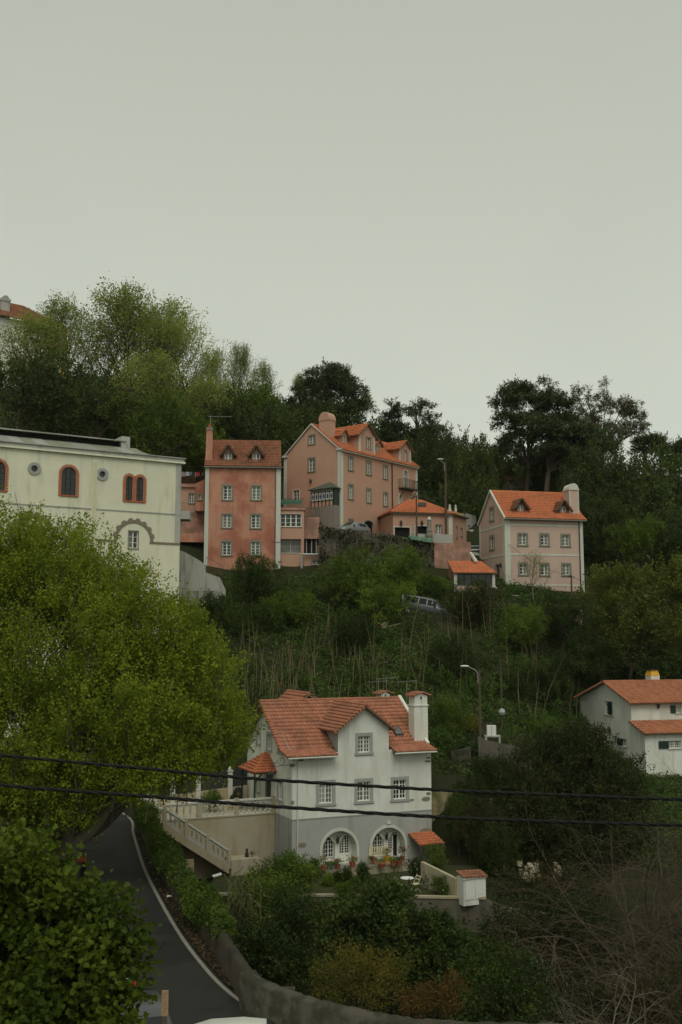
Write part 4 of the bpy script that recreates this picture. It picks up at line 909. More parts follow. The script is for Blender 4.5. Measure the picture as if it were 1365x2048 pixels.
# barrel-topped chimney near the gable
mb = MB(); q = h.loc(*c3(438, 300), 'L', .5); cw = .68; cy0 = q.y; zt_ = h.loc(*c3(438, 168), 'L', .5).z; cyl = [(math.cos(math.pi * k / 10), math.sin(math.pi * k / 10)) for k in range(11)]
hw = abs(h.loc(*c3(385, 200), 'L', .3).y - h.loc(*c3(487, 200), 'L', .3).y) / 2 * .8; cy = (h.loc(*c3(385, 200), 'L', .3).y + h.loc(*c3(487, 200), 'L', .3).y) / 2
mb.box(.3, 1.4, cy - hw, cy + hw, E2 + .5, zt_); ch = mb.build('chimney', M['pink'], h.root)
mb = MB(); o = 0
for x in (.25, 1.45): mb.v += [(x, cy + (hw + .05) * c, zt_ + (hw + .25) * s) for c, s in cyl]
mb.f += [(k, k+1, 12+k, 11+k) for k in range(10)] + [tuple(range(11)), tuple(range(11, 22))]; mb.build('chimney_cap', M['pink'], ch)
# downpipe, balcony, lamp
x = h.st(*c3(980, 800))[0]; MB().bar((x, -.08, -1), (x, -.08, E2 - .1), .09).build('drainpipe', M['iron'], h.root)
a, b, _, _ = rc(h, c3, 1057, 700, 1175, 720, 'F', -.4); bal = MB().box(a, b - .2, -.85, 0, bz0 - .2, bz0 - .08).build('balcony', M['iron'], h.root)
for p, q in (((a, -.83, bz0 - .08), (b - .2, -.83, bz0 - .08)), ((a, -.83, bz0 - .08), (a, 0, bz0 - .08)), ((b - .2, -.83, bz0 - .08), (b - .2, 0, bz0 - .08))): railing(bal, p, q, 1.0, .16)
mb = MB(); mb.bar((a + .2, -.8, bz0 - .2), (a + .2, 0, bz0 - 1.3), .07); mb.bar((b - .4, -.8, bz0 - .2), (b - .4, 0, bz0 - 1.3), .07); mb.build('balcony_bracket', M['iron'], h.root)
# conservatory with slate-green hipped roof on a rendered base
q0 = h.loc(*c9(640, 600), 'L', -.9); q1 = h.loc(*c9(1050, 600), 'L', -.9); ya, yb_ = min(q0.y, q1.y), max(q0.y, q1.y); ya = max(ya, .15)
zf = h.loc(*c9(900, 690), 'L', -.9).z; ze = h.loc(*c9(900, 425), 'L', -.9).z; zap = h.loc(*c9(885, 325), 'L', -.4).z
cons = MB().box(-1.0, 0, ya - .15, yb_, -1.5, zf).build('conservatory_base', M['greyrender'], h.root)
nP = 6
for k in range(nP):
    y0 = ya + (yb_ - ya) * k / nP; y1 = ya + (yb_ - ya) * (k + 1) / nP; w = y1 - y0
    mb = MB(); zc = zf + .55
    for yy in (y0, y1): pbar(mb, 'L', -1.0, yy - .04, yy + .04, zf, ze, 0, .06)
    pbar(mb, 'L', -1.0, y0, y1, ze - .08, ze, 0, .055); pbar(mb, 'L', -1.0, y0, y1, zc - .03, zc + .03, 0, .054); pbar(mb, 'L', -1.0, y0, y1, ze - .42, ze - .37, 0, .052)
    po = mb.build('conservatory_panel', M['darkpaint'], cons)
    mb = MB(); ring(mb, 'L', -1.0, [(y0 + .07, zc + .06), (y1 - .07, zc + .06), (y1 - .07, ze - .45), (y0 + .07, ze - .45)], [(y0 + .12, zc + .12), (y1 - .12, zc + .12), (y1 - .12, ze - .5), (y0 + .12, ze - .5)], 0, .03)
    m = (y0 + y1) / 2; mz = (zc + ze - .4) / 2; hx = [(m + .32 * w * math.sin(6.283 * i / 8), mz + .42 * math.cos(6.283 * i / 8)) for i in range(8)]; hi = [(m + .26 * w * math.sin(6.283 * i / 8), mz + .34 * math.cos(6.283 * i / 8)) for i in range(8)]
    ring(mb, 'L', -1.0, hx, hi, 0, .03); ring(mb, 'L', -1.0, [(y0 + .07, ze - .34), (y1 - .07, ze - .34), (y1 - .07, ze - .1), (y0 + .07, ze - .1)], [(y0 + .11, ze - .31), (y1 - .11, ze - .31), (y1 - .11, ze - .14), (y0 + .11, ze - .14)], 0, .03); mb.build('white_tracery', M['paint'], cons)
    mb = MB(); mb.poly([P3('L', -1.0, *p, .012) for p in ((y0 + .04, zc), (y1 - .04, zc), (y1 - .04, ze - .05), (y0 + .04, ze - .05))]); mb.build('pane', M['glass'], cons)
    mb = MB(); mb.poly([P3('L', -1.0, *p, .02) for p in hi]); mb.build('stained_pane', M['glassb'], cons)
    mb = MB(); mb.poly([P3('L', -1.0, *p, .005) for p in ((y0, zf), (y1, zf), (y1, zc), (y0, zc))]); mb.build('lower_panel', M['pink'], cons)
MB().box(-.98, -.02, ya - .1, ya - .04, zf, ze).build('conservatory_side', M['darkpaint'], cons); MB().box(-.98, -.02, yb_ + .02, yb_ + .08, zf, ze).build('conservatory_side', M['paint'], cons)
ym = ya + (yb_ - ya) * .4; sr = plain('slate_green', (0.07, 0.085, 0.06), .7, .25, 5)
e = [(-1.25, ya - .3, ze), (-1.25, yb_ + .35, ze), (0, yb_ + .35, ze), (0, ya - .3, ze)]; apx = (0, ym, zap)
mb = MB(); mb.v = e + [apx] + [(p[0], p[1], p[2] - .08) for p in e]; mb.f = [(0,1,4), (1,2,4), (3,0,4), (0,1,6,5), (1,2,7,6), (3,0,5,8), (5,6,7,8)]; mb.build('conservatory_roof', sr, cons)
lantern(h.root, h.loc(*c9(617, 355), 'L', -.15), 1.3)

# ---------------------------------------------------------------- pale pink house on the right
h = p3 = House('pale_pink_house', 'pale pink three-storey house with orange roof, white quoins and round-topped chimney', 'house', *c4(627, 1012), 103, 13)
L3, D3, E3, A3 = 8.5, 7.15, 7.9, 11.0
for x0, y0, x1, y1, g in ((709,613,758,682,'glassp'), (852,616,898,684,'glassp'), (990,620,1035,688,'glassp'), (715,806,760,874,'glass'), (853,808,900,878,'glassp'), (995,809,1040,878,'glass')):
    window(h, 'F', 0, rc(h, c4, x0, y0, x1, y1), 0.18, 1, 3, 'stone', gmat=g)
wall(h, 'F', 0, [(0, -1.5), (L3, -1.5), (L3, E3), (0, E3)], M['pinklight'])
for r_ in ((523,445,544,522), (524,630,547,708)): window(h, 'L', 0, rc(h, c4, *r_, 'L'), .22, 1, 3, 'stone', gmat='glass')
a, b, c, d = rc(h, c4, 562, 812, 583, 940, 'L'); window(h, 'L', 0, (a, b, c, d), .12, 1, 1, 'stone', fmat='door', gmat='door', cols=1, sill=False, name='door', fw=.1)
gl = [(0, -1.5), (D3, -1.5), (D3, E3), (D3/2, A3), (0, E3)]
wall(h, 'L', 0, gl, M['pinklight']); wall(h, 'R', L3, gl, M['pinklight'], key='r'); wall(h, 'B', D3, [(0, -1.5), (L3, -1.5), (L3, E3), (0, E3)], M['pinklight'], key='b')
quoin(h, 'pilaster', -.045, .55, -1.5, E3 - .02); quoin(h, 'pilaster', L3 - .3, L3 + .045, -1.5, E3 - .02); quoin(h, 'pilaster', -.04, .4, -1.5, E3, 'L'); quoin(h, 'pilaster', D3 - .3, D3 + .04, -1.5, E3, 'L')
for zy in (548, 740, 938):
    z = h.st(*c4(700, zy + 3))[1]; quoin(h, 'string_course', .56, L3 - .31, z - .09, z + .09, proud=.03)
    if zy < 900: quoin(h, 'string_course', .41, D3 - .31, z - .09, z + .09, 'L', proud=.03)
KY3, KZ3 = .5, E3 + .55; RA = A3 + .1
roof(h, [((-.02, -.45, E3 - .05), (L3 + .3, -.45, E3 - .05), (L3 + .3, KY3, KZ3), (-.02, KY3, KZ3)), ((-.02, KY3, KZ3), (L3 + .3, KY3, KZ3), (L3 + .3, D3/2, RA), (-.02, D3/2, RA)), ((-.02, D3 + .45, E3 - .05), (L3 + .3, D3 + .45, E3 - .05), (L3 + .3, D3/2, RA), (-.02, D3/2, RA))], M['tile_new'], [(0, D3/2, RA + .03), (L3, D3/2, RA + .03)], course=.32)
mb = MB()
for p, q in (((-.3, E3 - .1), (KY3, KZ3)), ((KY3, KZ3), (D3/2, RA)), ((D3/2, RA), (D3 + .2, E3))): mb.hexa([(-.2, p[0], p[1] - .1), (-.03, p[0], p[1] - .1), (-.03, q[0], q[1] - .1), (-.2, q[0], q[1] - .1), (-.2, p[0], p[1] + .14), (-.03, p[0], p[1] + .14), (-.03, q[0], q[1] + .14), (-.2, q[0], q[1] + .14)])
mb.build('verge_trim', M['trim'], h.root); MB().box(-.15, L3 + .3, -.5, -.01, E3 - .2, E3 - .1).build('cornice', M['stone'], h.root)
for x0, y0, x1, y1, te_, ta_ in ((702,420,740,482,(650,428),(720,378)), (979,431,1016,489,(930,437),(1000,390))):
    yf = .55; a, b, c, d = rc(h, c4, x0, y0, x1, y1, 'F', yf); te = h.loc(*c4(x0, y0 - 3), 'F', yf).z; ta = h.loc(*c4(*ta_), 'F', yf).z
    dormer(h, (a + b) / 2, (b - a) / 2 + .16, c - .1, te, ta, yf, 3.0, (a, b, c, d - .02), M['tile_old'], 'door', over=.42, side='door')
a, b, c, d = rc(h, c4, 1015, 325, 1098, 485, 'F', .5); ca_ = a + (b - a) * .28; mb = MB(); mb.box(ca_, b, .5, 1.9, E3 + .2, d); ch = mb.build('chimney', M['pinklight'], h.root)
MB().box(ca_ - .08, b + .08, .42, 1.98, d, d + .12).build('chimney_cornice', M['trim'], ch)
mb = MB(); m = (ca_ + b) / 2; hw = (b - ca_) / 2
for y in (.45, 1.95): mb.v += [(m + hw * c_, y, d + .12 + hw * 1.15 * s_) for c_, s_ in cyl]
mb.f += [(k, k+1, 12+k, 11+k) for k in range(10)] + [tuple(range(11)), tuple(range(11, 22))]; mb.build('chimney_cap', M['trim'], ch)
for xx in (ca_ - .02, b - .1): MB().box(xx, xx + .12, .47, .53, E3 + .5, d).build('chimney_quoin', M['trim'], ch)
mb = MB(); p = h.loc(*c4(1038, 218), 'F', 1.2); mb.bar((p.x, 1.2, d), p, .03); mb.bar(p, p + Vector((.9, 0, .02)), .03); mb.build('aerial', M['iron'], h.root)
MB().bar((L3 - .38, -.08, -1.5), (L3 - .38, -.08, E3 - .2), .08).build('drainpipe', M['iron'], h.root)
lantern(h.root, h.loc(*c4(590, 830), 'L', -.1), 1.2)

# ---------------------------------------------------------------- cream industrial hall on the left
h = yb = House('cream_hall', 'long cream hall with brick-edged arched windows and grey sheet roof', 'building', *c1(1055, 1110), 85, 31)
for r_, arch in (((366,398,453,565), 1), ((-60,362,33,535), 1)):
    a, b, c, d = rc(h, c1, *r_); w = window(h, 'F', 0, (a, b, c, d), .13, 1, 5, 'brick', fmat='iron', gmat='glass', arch=(b-a)/2, sill=True, cols=3, fw=.05)
    n = 17; L = loop(a - .13, b + .13, c, d + .13, (b-a)/2 + .13, n)[2:]
    mb = MB(); m = (a + b) / 2; zs = d - (b - a) / 2; rO = (b - a) / 2 + .13
    for k in range(15): t = math.pi * k / 14; p = (m + rO * math.cos(t), zs + rO * math.sin(t)); q = (m + (rO + .11) * math.cos(t), zs + (rO + .11) * math.sin(t)); mb.bar(P3('F', 0, *p, .02), P3('F', 0, *q, .02), .05, .1)
    for k in range(9):
        z = c + (zs - c) * k / 9
        for s_ in (-1, 1): x = m + s_ * rO; mb.bar(P3('F', 0, x, z, .02), P3('F', 0, x + s_ * .11, z, .02), .05, .1)
    stuff(mb.build('brick_teeth', M['brick'], w))
for x0, y0, x1, y1 in ((747,452,789,597), (810,457,853,600)):
    a, b, c, d = rc(h, c1, x0, y0, x1, y1); w = window(h, 'F', 0, (a, b, c, d), .15, 1, 4, 'brick', fmat='iron', gmat='glass', arch=(b-a)/2, cols=2, fw=.05)
    mb = MB(); m = (a + b) / 2; zs = d - (b - a) / 2; rO = (b - a) / 2 + .15
    for k in range(10): t = math.pi * k / 9; p = (m + rO * math.cos(t), zs + rO * math.sin(t)); q = (m + (rO + .1) * math.cos(t), zs + (rO + .1) * math.sin(t)); mb.bar(P3('F', 0, *p, .02), P3('F', 0, *q, .02), .05, .1)
    s_ = -1 if x0 < 780 else 1
    for k in range(10): z = c + (zs - c) * k / 10; x = m + s_ * rO; mb.bar(P3('F', 0, x, z, .02), P3('F', 0, x + s_ * .1, z, .02), .05, .1)
    stuff(mb.build('brick_teeth', M['brick'], w))
for cx_, cy_ in ((205, 407), (608, 441)):
    x, z = h.st(*c1(cx_, cy_)); L = [(x + .26 * math.cos(6.283 * k / 16), z + .26 * math.sin(6.283 * k / 16)) for k in range(16)]; h.holes['F'].append(L)
    mb = MB(); ring(mb, 'F', 0, [(x + .5 * math.cos(6.283 * k / 16), z + .5 * math.sin(6.283 * k / 16)) for k in range(16)], L, -.02, .09); w = mb.build('round_window', M['greysur'], h.root)
    MB().poly([P3('F', 0, *p, -.15) for p in L]).build('pane', M['glass'], w)
a, b, c, d = rc(h, c1, 764, 778, 820, 880); window(h, 'F', 0, (a, b, c, d), .06, 1, 3, 'stone', gmat='glassp')
YE = h.st(*c1(1078, 380))[1]; YT = YE + .42
wall(h, 'F', 0, [(-34, -15), (.12, -15), (.12, YE), (-34, YE)], M['cream'], depth=.25); MB().box(-34, .11, .3, 11, -15, YE).build('rear_block', M['cream'], h.root)
MB().box(-34, .42, -.22, 11.2, YE, YE + .14).build('cornice', M['cream'], h.root); MB().box(-34, .34, -.14, 11.1, YE + .14, YT).build('parapet', M['concrete'], h.root); MB().box(-34, .44, -.24, 11.2, YT, YT + .07).build('coping', M['concrete'], h.root)
z = h.st(*c1(1060, 680))[1]; quoin(h, 'string_course', -34, .1, z - .04, z + .05, mat='concrete', proud=.05)
a, b, c, d = rc(h, c1, 546, 360, 574, 720); quoin(h, 'pilaster', a, b, -15, d, mat='cream', proud=.1); mb = MB(); pbar(mb, 'F', 0, a + .1, b - .1, -6, d - .05, .1, .14); mb.build('pilaster_strip', plain('faded_yellow', (0.58, 0.56, 0.34), .85, .2, 2), h.root)
# dentilled relieving arch and ledge in brown stone
ax0, ax1, az0, az1 = rc(h, c1, 668, 700, 922, 838); m = (ax0 + ax1) / 2; rO = (ax1 - ax0) / 2; n = 17
for k in range(n):
    t0 = math.pi * (k + .02) / n; t1 = math.pi * (k + .98) / n; r1 = rO * (1.0 if k % 2 else .93); r0 = rO * .78; kz = (az1 - az0) / rO
    q = [(m + r * math.cos(t), az0 + r * math.sin(t) * kz) for r, t in ((r0, t0), (r1, t0), (r1, t1), (r0, t1))]; MB().hexa([P3('F', 0, *p, -.01) for p in q] + [P3('F', 0, *p, .05) for p in q]).build('arch_stone', M['brownstone'], h.root)
quoin(h, 'ledge', m + rO * .75, .12, az0 - .12, az0 + .04, mat='brownstone', proud=.06); quoin(h, 'ledge', -34, m - rO * .78, az0 - .12, az0 + .04, mat='brownstone', proud=.06)
m2 = m - 8.2
for k in range(n):
    t0 = math.pi * (k + .02) / n; t1 = math.pi * (k + .98) / n; r1 = rO * (1.0 if k % 2 else .93)
    q = [(m2 + r * math.cos(t), az0 + r * math.sin(t) * kz) for r, t in ((rO * .78, t0), (r1, t0), (r1, t1), (rO * .78, t1))]; MB().hexa([P3('F', 0, *p, -.01) for p in q] + [P3('F', 0, *p, .05) for p in q]).build('arch_stone', M['brownstone'], h.root)
# sheet roof with raised ridge ventilator: individual sheets
rz0 = YT + .1; y0, y1 = .6, 3.0; rzr = rz0 + .95
shm = [M['corr'], plain('mossy_roof_sheet', (0.2, 0.21, 0.15), .85, .35, 1.5), plain('pale_roof_sheet', (0.3, 0.3, 0.27), .8, .3, 1.5)]
rfm = MB().hexa([(-34, .4, rz0 - .1), (-2.2, .4, rz0 - .1), (-3.0, y1, rzr - .1), (-34, y1, rzr - .1), (-34, .4, rz0), (-2.2, .4, rz0), (-3.0, y1, rzr), (-34, y1, rzr)]).build('roof', M['corr'], h.root)
rr = random.Random(4); x = -33.8
while x < -3.2:
    w = 1.0; dz = rr.uniform(0, .02)
    MB().hexa([(x, .35, rz0 + .01), (x + w * .97, .35, rz0 + .02), (x + w * .97, y1, rzr + .02), (x, y1, rzr + .01), (x, .35, rz0 + .05 + dz), (x + w * .97, .35, rz0 + .06 + dz), (x + w * .97, y1, rzr + .06 + dz), (x, y1, rzr + .05 + dz)]).build('roof_sheet', rr.choice(shm), rfm); x += w
MB().hexa([(-2.3, .4, rz0), (-.6, .4, rz0), (-.6, 4, rz0), (-3.0, 4, rz0), (-2.2, .42, rz0 + .05), (-.7, .42, rz0 + .02), (-.7, 4, rz0 + .04), (-3.0, y1, rzr)]).build('roof_end', M['corr'], h.root)
vz0 = rzr + .5; vb = MB().box(-34, -4.2, y1 + .1, y1 + 2.5, rzr - .3, rzr + .5).build('ventilator', M['dark'], h.root); x = -33.8
while x < -4.2:
    MB().hexa([(x, y1 - .5, vz0 - .05), (x + 1.15, y1 - .5, vz0 - .05), (x + 1.15, y1 + 1.2, vz0 + .32), (x, y1 + 1.2, vz0 + .32), (x, y1 - .5, vz0 + .02), (x + 1.15, y1 - .5, vz0 + .02), (x + 1.15, y1 + 1.2, vz0 + .4), (x, y1 + 1.2, vz0 + .4)]).build('roof_sheet', rr.choice(shm), vb); x += 1.2
MB().box(-4.25, -3.5, y1 - .4, y1 + 1.6, rzr - .2, vz0 + .42).build('ventilator_end', M['concrete'], h.root)
quoin(h, 'corner_strip', -.35, .13, az0 + .1, YE - .02, mat='concrete', proud=.03)

# ---------------------------------------------------------------- white house on the right edge
h = rh = House('white_cottage', 'white two-storey cottage with brown tile roofs and green shutters at the right', 'house', *c6(1087, 650), 85, 15)
LR, DR, ER, AR = 11.0, 8.6, 5.05, 6.45
def shutter(h, pl, off, a, b, c, d):
    mb = MB(); pbar(mb, pl, off, a, b, c, d, .03, .07)
    n = 10
    for k in range(n): z = c + .05 + (d - c - .1) * k / n; pbar(mb, pl, off, a + .05, b - .05, z, z + .06, .06, .09)
    mb.build('shutter', M['darkpaint'], h.root)
a, b, c, d = rc(h, c6, 930, 290, 973, 363, 'L'); m = (a + b) / 2; window(h, 'L', 0, (a, b, c, d), .12, 2, 5, 'trim', gmat='glass', cols=1); shutter(h, 'L', 0, a, m, c, d)
a, b, c, d = rc(h, c6, 1002, 499, 1053, 540, 'L'); window(h, 'L', 0, (a, b, c, d), .1, 2, 3, 'trim', gmat='glass'); shutter(h, 'L', 0, (a + b) / 2, b, c, d)
a, b, c, d = rc(h, c6, 1328, 310, 1356, 355); window(h, 'F', 0, (a, b, c, d), .08, 2, 2, 'trim', gmat='glass'); shutter(h, 'F', 0, a - (b - a) - .04, a - .04, c, d)
gl = [(0, -2), (DR, -2), (DR, ER), (DR * .45, AR), (0, ER)]
wall(h, 'L', 0, gl, M['white']); wall(h, 'F', 0, [(0, -2), (LR, -2), (LR, ER), (0, ER)], M['white']); wall(h, 'R', LR, gl, M['white'], key='r'); wall(h, 'B', DR, [(0, -2), (LR, -2), (LR, ER), (0, ER)], M['white'], key='b')
sR = (AR - ER) / (DR * .45); oh = .45
roof(h, [((-.3, -oh, ER - oh * sR + .1), (LR, -oh, ER - oh * sR + .1), (LR, DR * .45, AR + .1), (-.3, DR * .45, AR + .1)), ((-.3, DR + oh, ER - .1), (LR, DR + oh, ER - .1), (LR, DR * .45, AR + .1), (-.3, DR * .45, AR + .1))], M['tile_right'], [(-.3, DR * .45, AR + .14), (LR, DR * .45, AR + .14)], course=.4, pitch=.3, wave=.08)
mb = MB()
for k in range(20):
    for s_ in (0, 1):
        t = k / 19; y = -oh + (DR * .45 + oh) * t if s_ == 0 else DR + oh - (DR * .55 + oh) * t; z = (ER - oh * sR + .1 + (AR - ER + oh * sR) * t) if s_ == 0 else ER - .1 + (AR + .2 - ER) * t
        mb.tube([(-.38, y, z + .03), (-.1, y, z + .05)], .08, 6)
mb.build('verge_tiles', M['tile_right'], h.root)
# single-storey front extension
EY = -1.95
r4 = rc(h, c6, 1290, 510, 1358, 553, 'F', EY); window(h, 'F', EY, r4, .1, 3, 3, 'trim', gmat='glass', key='e'); shutter(h, 'F', EY, r4[0] - .95, r4[0] - .05, r4[2], r4[3])
wall(h, 'F', EY, [(0, -2), (LR, -2), (LR, 2.75), (0, 2.75)], M['white'], key='e'); wall(h, 'L', 0, [(EY, -2), (-.001, -2), (-.001, 3.45), (EY, 2.75)], M['white'], key='el', name='extension_side')
roof(h, [((-.3, EY - .4, 2.72), (LR, EY - .4, 2.72), (LR, -.01, 3.55), (-.3, -.01, 3.55))], M['tile_right'], name='extension_roof', course=.4, pitch=.3, wave=.08)
lantern(h.root, h.loc(*c6(1232, 330), 'F', -.15), 1.3); lantern(h.root, h.loc(*c6(955, 468), 'L', -.15), 1.3)
a, b, c, d = rc(h, c6, 1181, 108, 1230, 178, 'F', 4.2); mb = MB(); mb.box(a, b, 4.0, 4.9, AR - .8, c + (d - c) * .48); ch = mb.build('chimney', M['white'], h.root)
z = c + (d - c) * .48; mb = MB(); mb.hexa([(a - .02, 3.98, z), (b + .02, 3.98, z), (b + .02, 4.92, z), (a - .02, 4.92, z), (a + .12, 4.1, d - .08), (b - .12, 4.1, d - .08), (b - .12, 4.8, d - .08), (a + .12, 4.8, d - .08)]); mb.build('chimney_hood', M['yellowp'], ch); MB().box(a + .02, b - .02, 4.0, 4.9, d - .08, d).build('chimney_cap', M['iron'], ch)
MB().box(-.06, 3, EY - .1, EY + .05, -1.2, -.55).build('plinth', M['brownstone'], h.root)

# ---------------------------------------------------------------- low garage building right of the pink house
h = ga = House('garage_building', 'low pink garage building with orange hipped roof and dark doors', 'building', *c8(738, 580), 110, 13)
gx0 = h.loc(*c8(90, 480)).x; GE = h.loc(*c8(738, 262)).z; GD = abs(h.st(*c8(890, 450), 'R', 0.0)[0]) if False else 5.5
for r_ in ((108,408,276,560), (335,395,468,560)):
    a, b, c, d = rc(h, c8, *r_); window(h, 'F', 0, (a, b, c, d), .1, 1, 1, 'trim', fmat='iron', gmat='dark', cols=1, sill=False, name='garage_door', deep=.3)
window(h, 'F', 0, rc(h, c8, 556, 382, 618, 480), .1, 1, 3, 'stone', gmat='glass')
wall(h, 'F', 0, [(gx0, -2), (0, -2), (0, GE), (gx0, GE)], M['pink'])
gR = House('garage_right', '', '', *c8(738, 580), 110, 13); bpy.data.objects.remove(gR.root)
# right flank turned away: windows seen on the slanted side
mb = MB(); mb.box(gx0, -.001, .32, GD, -2, GE); mb.build('rear_block', M['pink'], h.root)
quoin(h, 'pilaster', -.4, .04, -2, GE - .02)
A_, B_ = (gx0 - .3, -.35, GE), (.35, -.35, GE); R1, R2 = (gx0 + 2.6, GD/2, GE + 1.75), (-2.6, GD/2, GE + 1.75)
roof(h, [(A_, B_, R2, R1), ((gx0 - .3, GD + .3, GE), (.35, GD + .3, GE), R2, R1), (B_, (.35, GD + .3, GE), R2, R2), (A_, (gx0 - .3, GD + .3, GE), R1, R1)], M['tile_new'], [A_, R1, R2, B_], course=.34)
MB().box(gx0 - .3, .35, -.3, -.02, GE - .14, GE - .1).build('eave', M['stone'], h.root)
q = h.loc(*c8(410, 240), 'F', 1.2); mb = MB(); mb.hexa([(q.x - .6, .9, GE + .75), (q.x + .3, .9, GE + .75), (q.x + .6, 1.6, GE + 1.2), (q.x - .3, 1.6, GE + 1.2), (q.x - .6, .9, GE + .95), (q.x + .3, .9, GE + .95), (q.x + .6, 1.6, GE + 1.4), (q.x - .3, 1.6, GE + 1.4)]); mb.build('skylight', M['iron'], h.root)
def pinnacle(par, p, s=1.0, name='pinnacle', mat='trim'): MB().lathe([(.22*s, 0), (.22*s, .3*s), (.28*s, .34*s), (.2*s, .5*s), (.13*s, 1.0*s), (.16*s, 1.05*s), (.03*s, 1.3*s)], p, 8).build(name, M[mat], par)
pinnacle(h.root, (-.2, .1, GE + .05), .8)
for x in (180, 408): lantern(h.root, h.loc(*c8(x, 390), 'F', -.2), 1.5)
for x in (785, 838):
    p = h.loc(*c8(x, 470), 'F', 1.2)
# slanted flank block
hb = House('garage_flank', 'pink side wing of the garage with narrow windows', 'building', *c8(742, 580), 110.05, 62)
fe = hb.loc(*c8(890, 350)); 
for r_ in ((778,395,792,520), (830,418,846,505)): window(hb, 'F', 0, rc(hb, c8, *r_), .06, 1, 2, 'stone', gmat='glass')
wall(hb, 'F', 0, [(0, -2), (fe.x, -2), (fe.x, GE - .1), (0, GE - .1)], M['pink']); MB().box(.05, fe.x, .3, 3, -2, GE - .12).build('rear_block', M['pink'], hb.root); MB().box(-.1, fe.x + .2, -.3, 3.2, GE - .1, GE + .02).build('eave', M['door'], hb.root)
# grey-white villa half hidden behind it
hv = House('grey_villa', 'grey-white villa with small balconies half hidden behind the garage', 'building', *c8(890, 640), 118, 60)
fe = hv.loc(*c8(1000, 500)); zt_ = hv.loc(*c8(895, 255)).z
for r_ in ((910,385,930,450), (960,405,975,460), (910,470,930,540), (960,490,978,560)): window(hv, 'F', 0, rc(hv, c8, *r_), .05, 1, 2, 'stone', gmat='glass')
wall(hv, 'F', 0, [(0, -3), (fe.x, -3), (fe.x, zt_), (0, zt_)], M['concrete']); MB().box(-.0, fe.x, .3, 6, -3, zt_ - .02).build('rear_block', M['concrete'], hv.root)
for (x0, y0, x1, y1) in ((905,440,945,462), (955,465,990,485)): a, b, c, d = rc(hv, c8, x0, y0, x1, y1); MB().box(a, b, -.6, 0, c, d).build('balcony', M['trim'], hv.root)
a, b, c, d = rc(hv, c8, 745, 255, 885, 330, 'F', .3)
MB().box(-3.5, -.02, .4, 5, zt_ - 1.6, zt_ - .05).build('parapet', M['yellowwall'], hv.root); pinnacle(hv.root, (-1.5, .6, zt_ - .05), .7)
# grey yard parapet, stone urn pillar, green awnings, poles
a0 = ga.loc(*c8(300, 480), 'F', -.8); a1 = ga.loc(*c8(735, 500), 'F', -.8); zt_ = ga.loc(*c8(600, 485), 'F', -.8).z
yw = House('yard_parapet', 'grey rendered yard parapet in front of the garage', 'wall', *c8(738, 580), 110, 13); MB().box(a0.x, a1.x, -1.0, -.7, -2.5, zt_).build('wall', M['concrete'], yw.root)
p = ga.world(ga.loc(*c8(487, 470), 'F', -1.4)); us = empty('stone_pinnacle', 'mossy stone pinnacle pillar standing before the garage doors', 'pillar', (p.x, p.y, p.z - 1.2))
MB().lathe([(.5, 0), (.5, .3), (.34, .6), (.3, 1.1), (.36, 1.3), (.3, 1.7), (.34, 1.85), (.24, 2.1), (.22, 2.9), (.26, 3.0)], (0, 0, -.4), 8).build('shaft', M['stone'], us); MB().lathe([(.22, 2.6), (.2, 2.75), (.05, 2.95)], (0, 0, 0), 8).build('finial', M['trim'], us)
for i, (x0, y0, x1, y1) in enumerate(((255,500,375,540), (385,518,500,562))):
    a, b = ga.world(ga.loc(*c8(x0, y0), 'F', -2.2)), ga.world(ga.loc(*c8(x1, y0 + 12), 'F', -2.2)); c, d = ga.world(ga.loc(*c8(x1 + 8, y1 + 8), 'F', -3.2)), ga.world(ga.loc(*c8(x0 + 30, y1 - 5), 'F', -3.2))
    mb = MB(); mb.hexa([q - Vector((0, 0, .05)) for q in (a, b, c, d)] + [a, b, c, d])
    for k in range(9): t = (k + .5) / 9; mb.bar(a.lerp(b, t) + Vector((0, 0, .02)), d.lerp(c, t) + Vector((0, 0, .02)), .04)
    tag(mb.build('metal_awning', M['greenawn']), ('left' if i == 0 else 'right') + ' of two pale green sheet awnings on the ivy wall top', 'awning')

# ---------------------------------------------------------------- ivy retaining wall below the pink house
def seg_wall(name, label, pts, thick, mat, cat='wall'):
    """pts: list of (world point at wall top, bottom z)"""
    root = MB()
    for (a, za), (b, zb) in zip(pts[:-1], pts[1:]):
        d = (b - a); d.z = 0; n = Vector((-d.y, d.x, 0)).normalized() * thick
        root.hexa([Vector((a.x, a.y, za)), Vector((b.x, b.y, zb)), Vector((b.x, b.y, zb)) + n, Vector((a.x, a.y, za)) + n, a, b, b + n, a + n])
    return tag(root.build(name, mat), label, cat)
IV = [W(*c9(745, 950), 104.5), W(*c9(850, 1005), 104.5), W(*c9(1100, 1050), 105), W(*c3(760, 1055), 105.5), W(*c3(1000, 1085), 106), W(*c3(1200, 1125), 106.5), W(*c8(545, 575), 106.5)]
seg_wall('ivy_retaining_wall', 'old ivy-grown retaining wall below the large pink house', [(p, 24) for p in IV], .5, M['concretedark'])
ST = [W(*c8(540, 575), 106.3), W(*c8(700, 580), 106.3), W(*c8(940, 565), 106.6)]
seg_wall('stained_pink_wall', 'stained pink retaining wall under the garage yard', [(p, 24) for p in ST], .5, M['pinkdirty'])
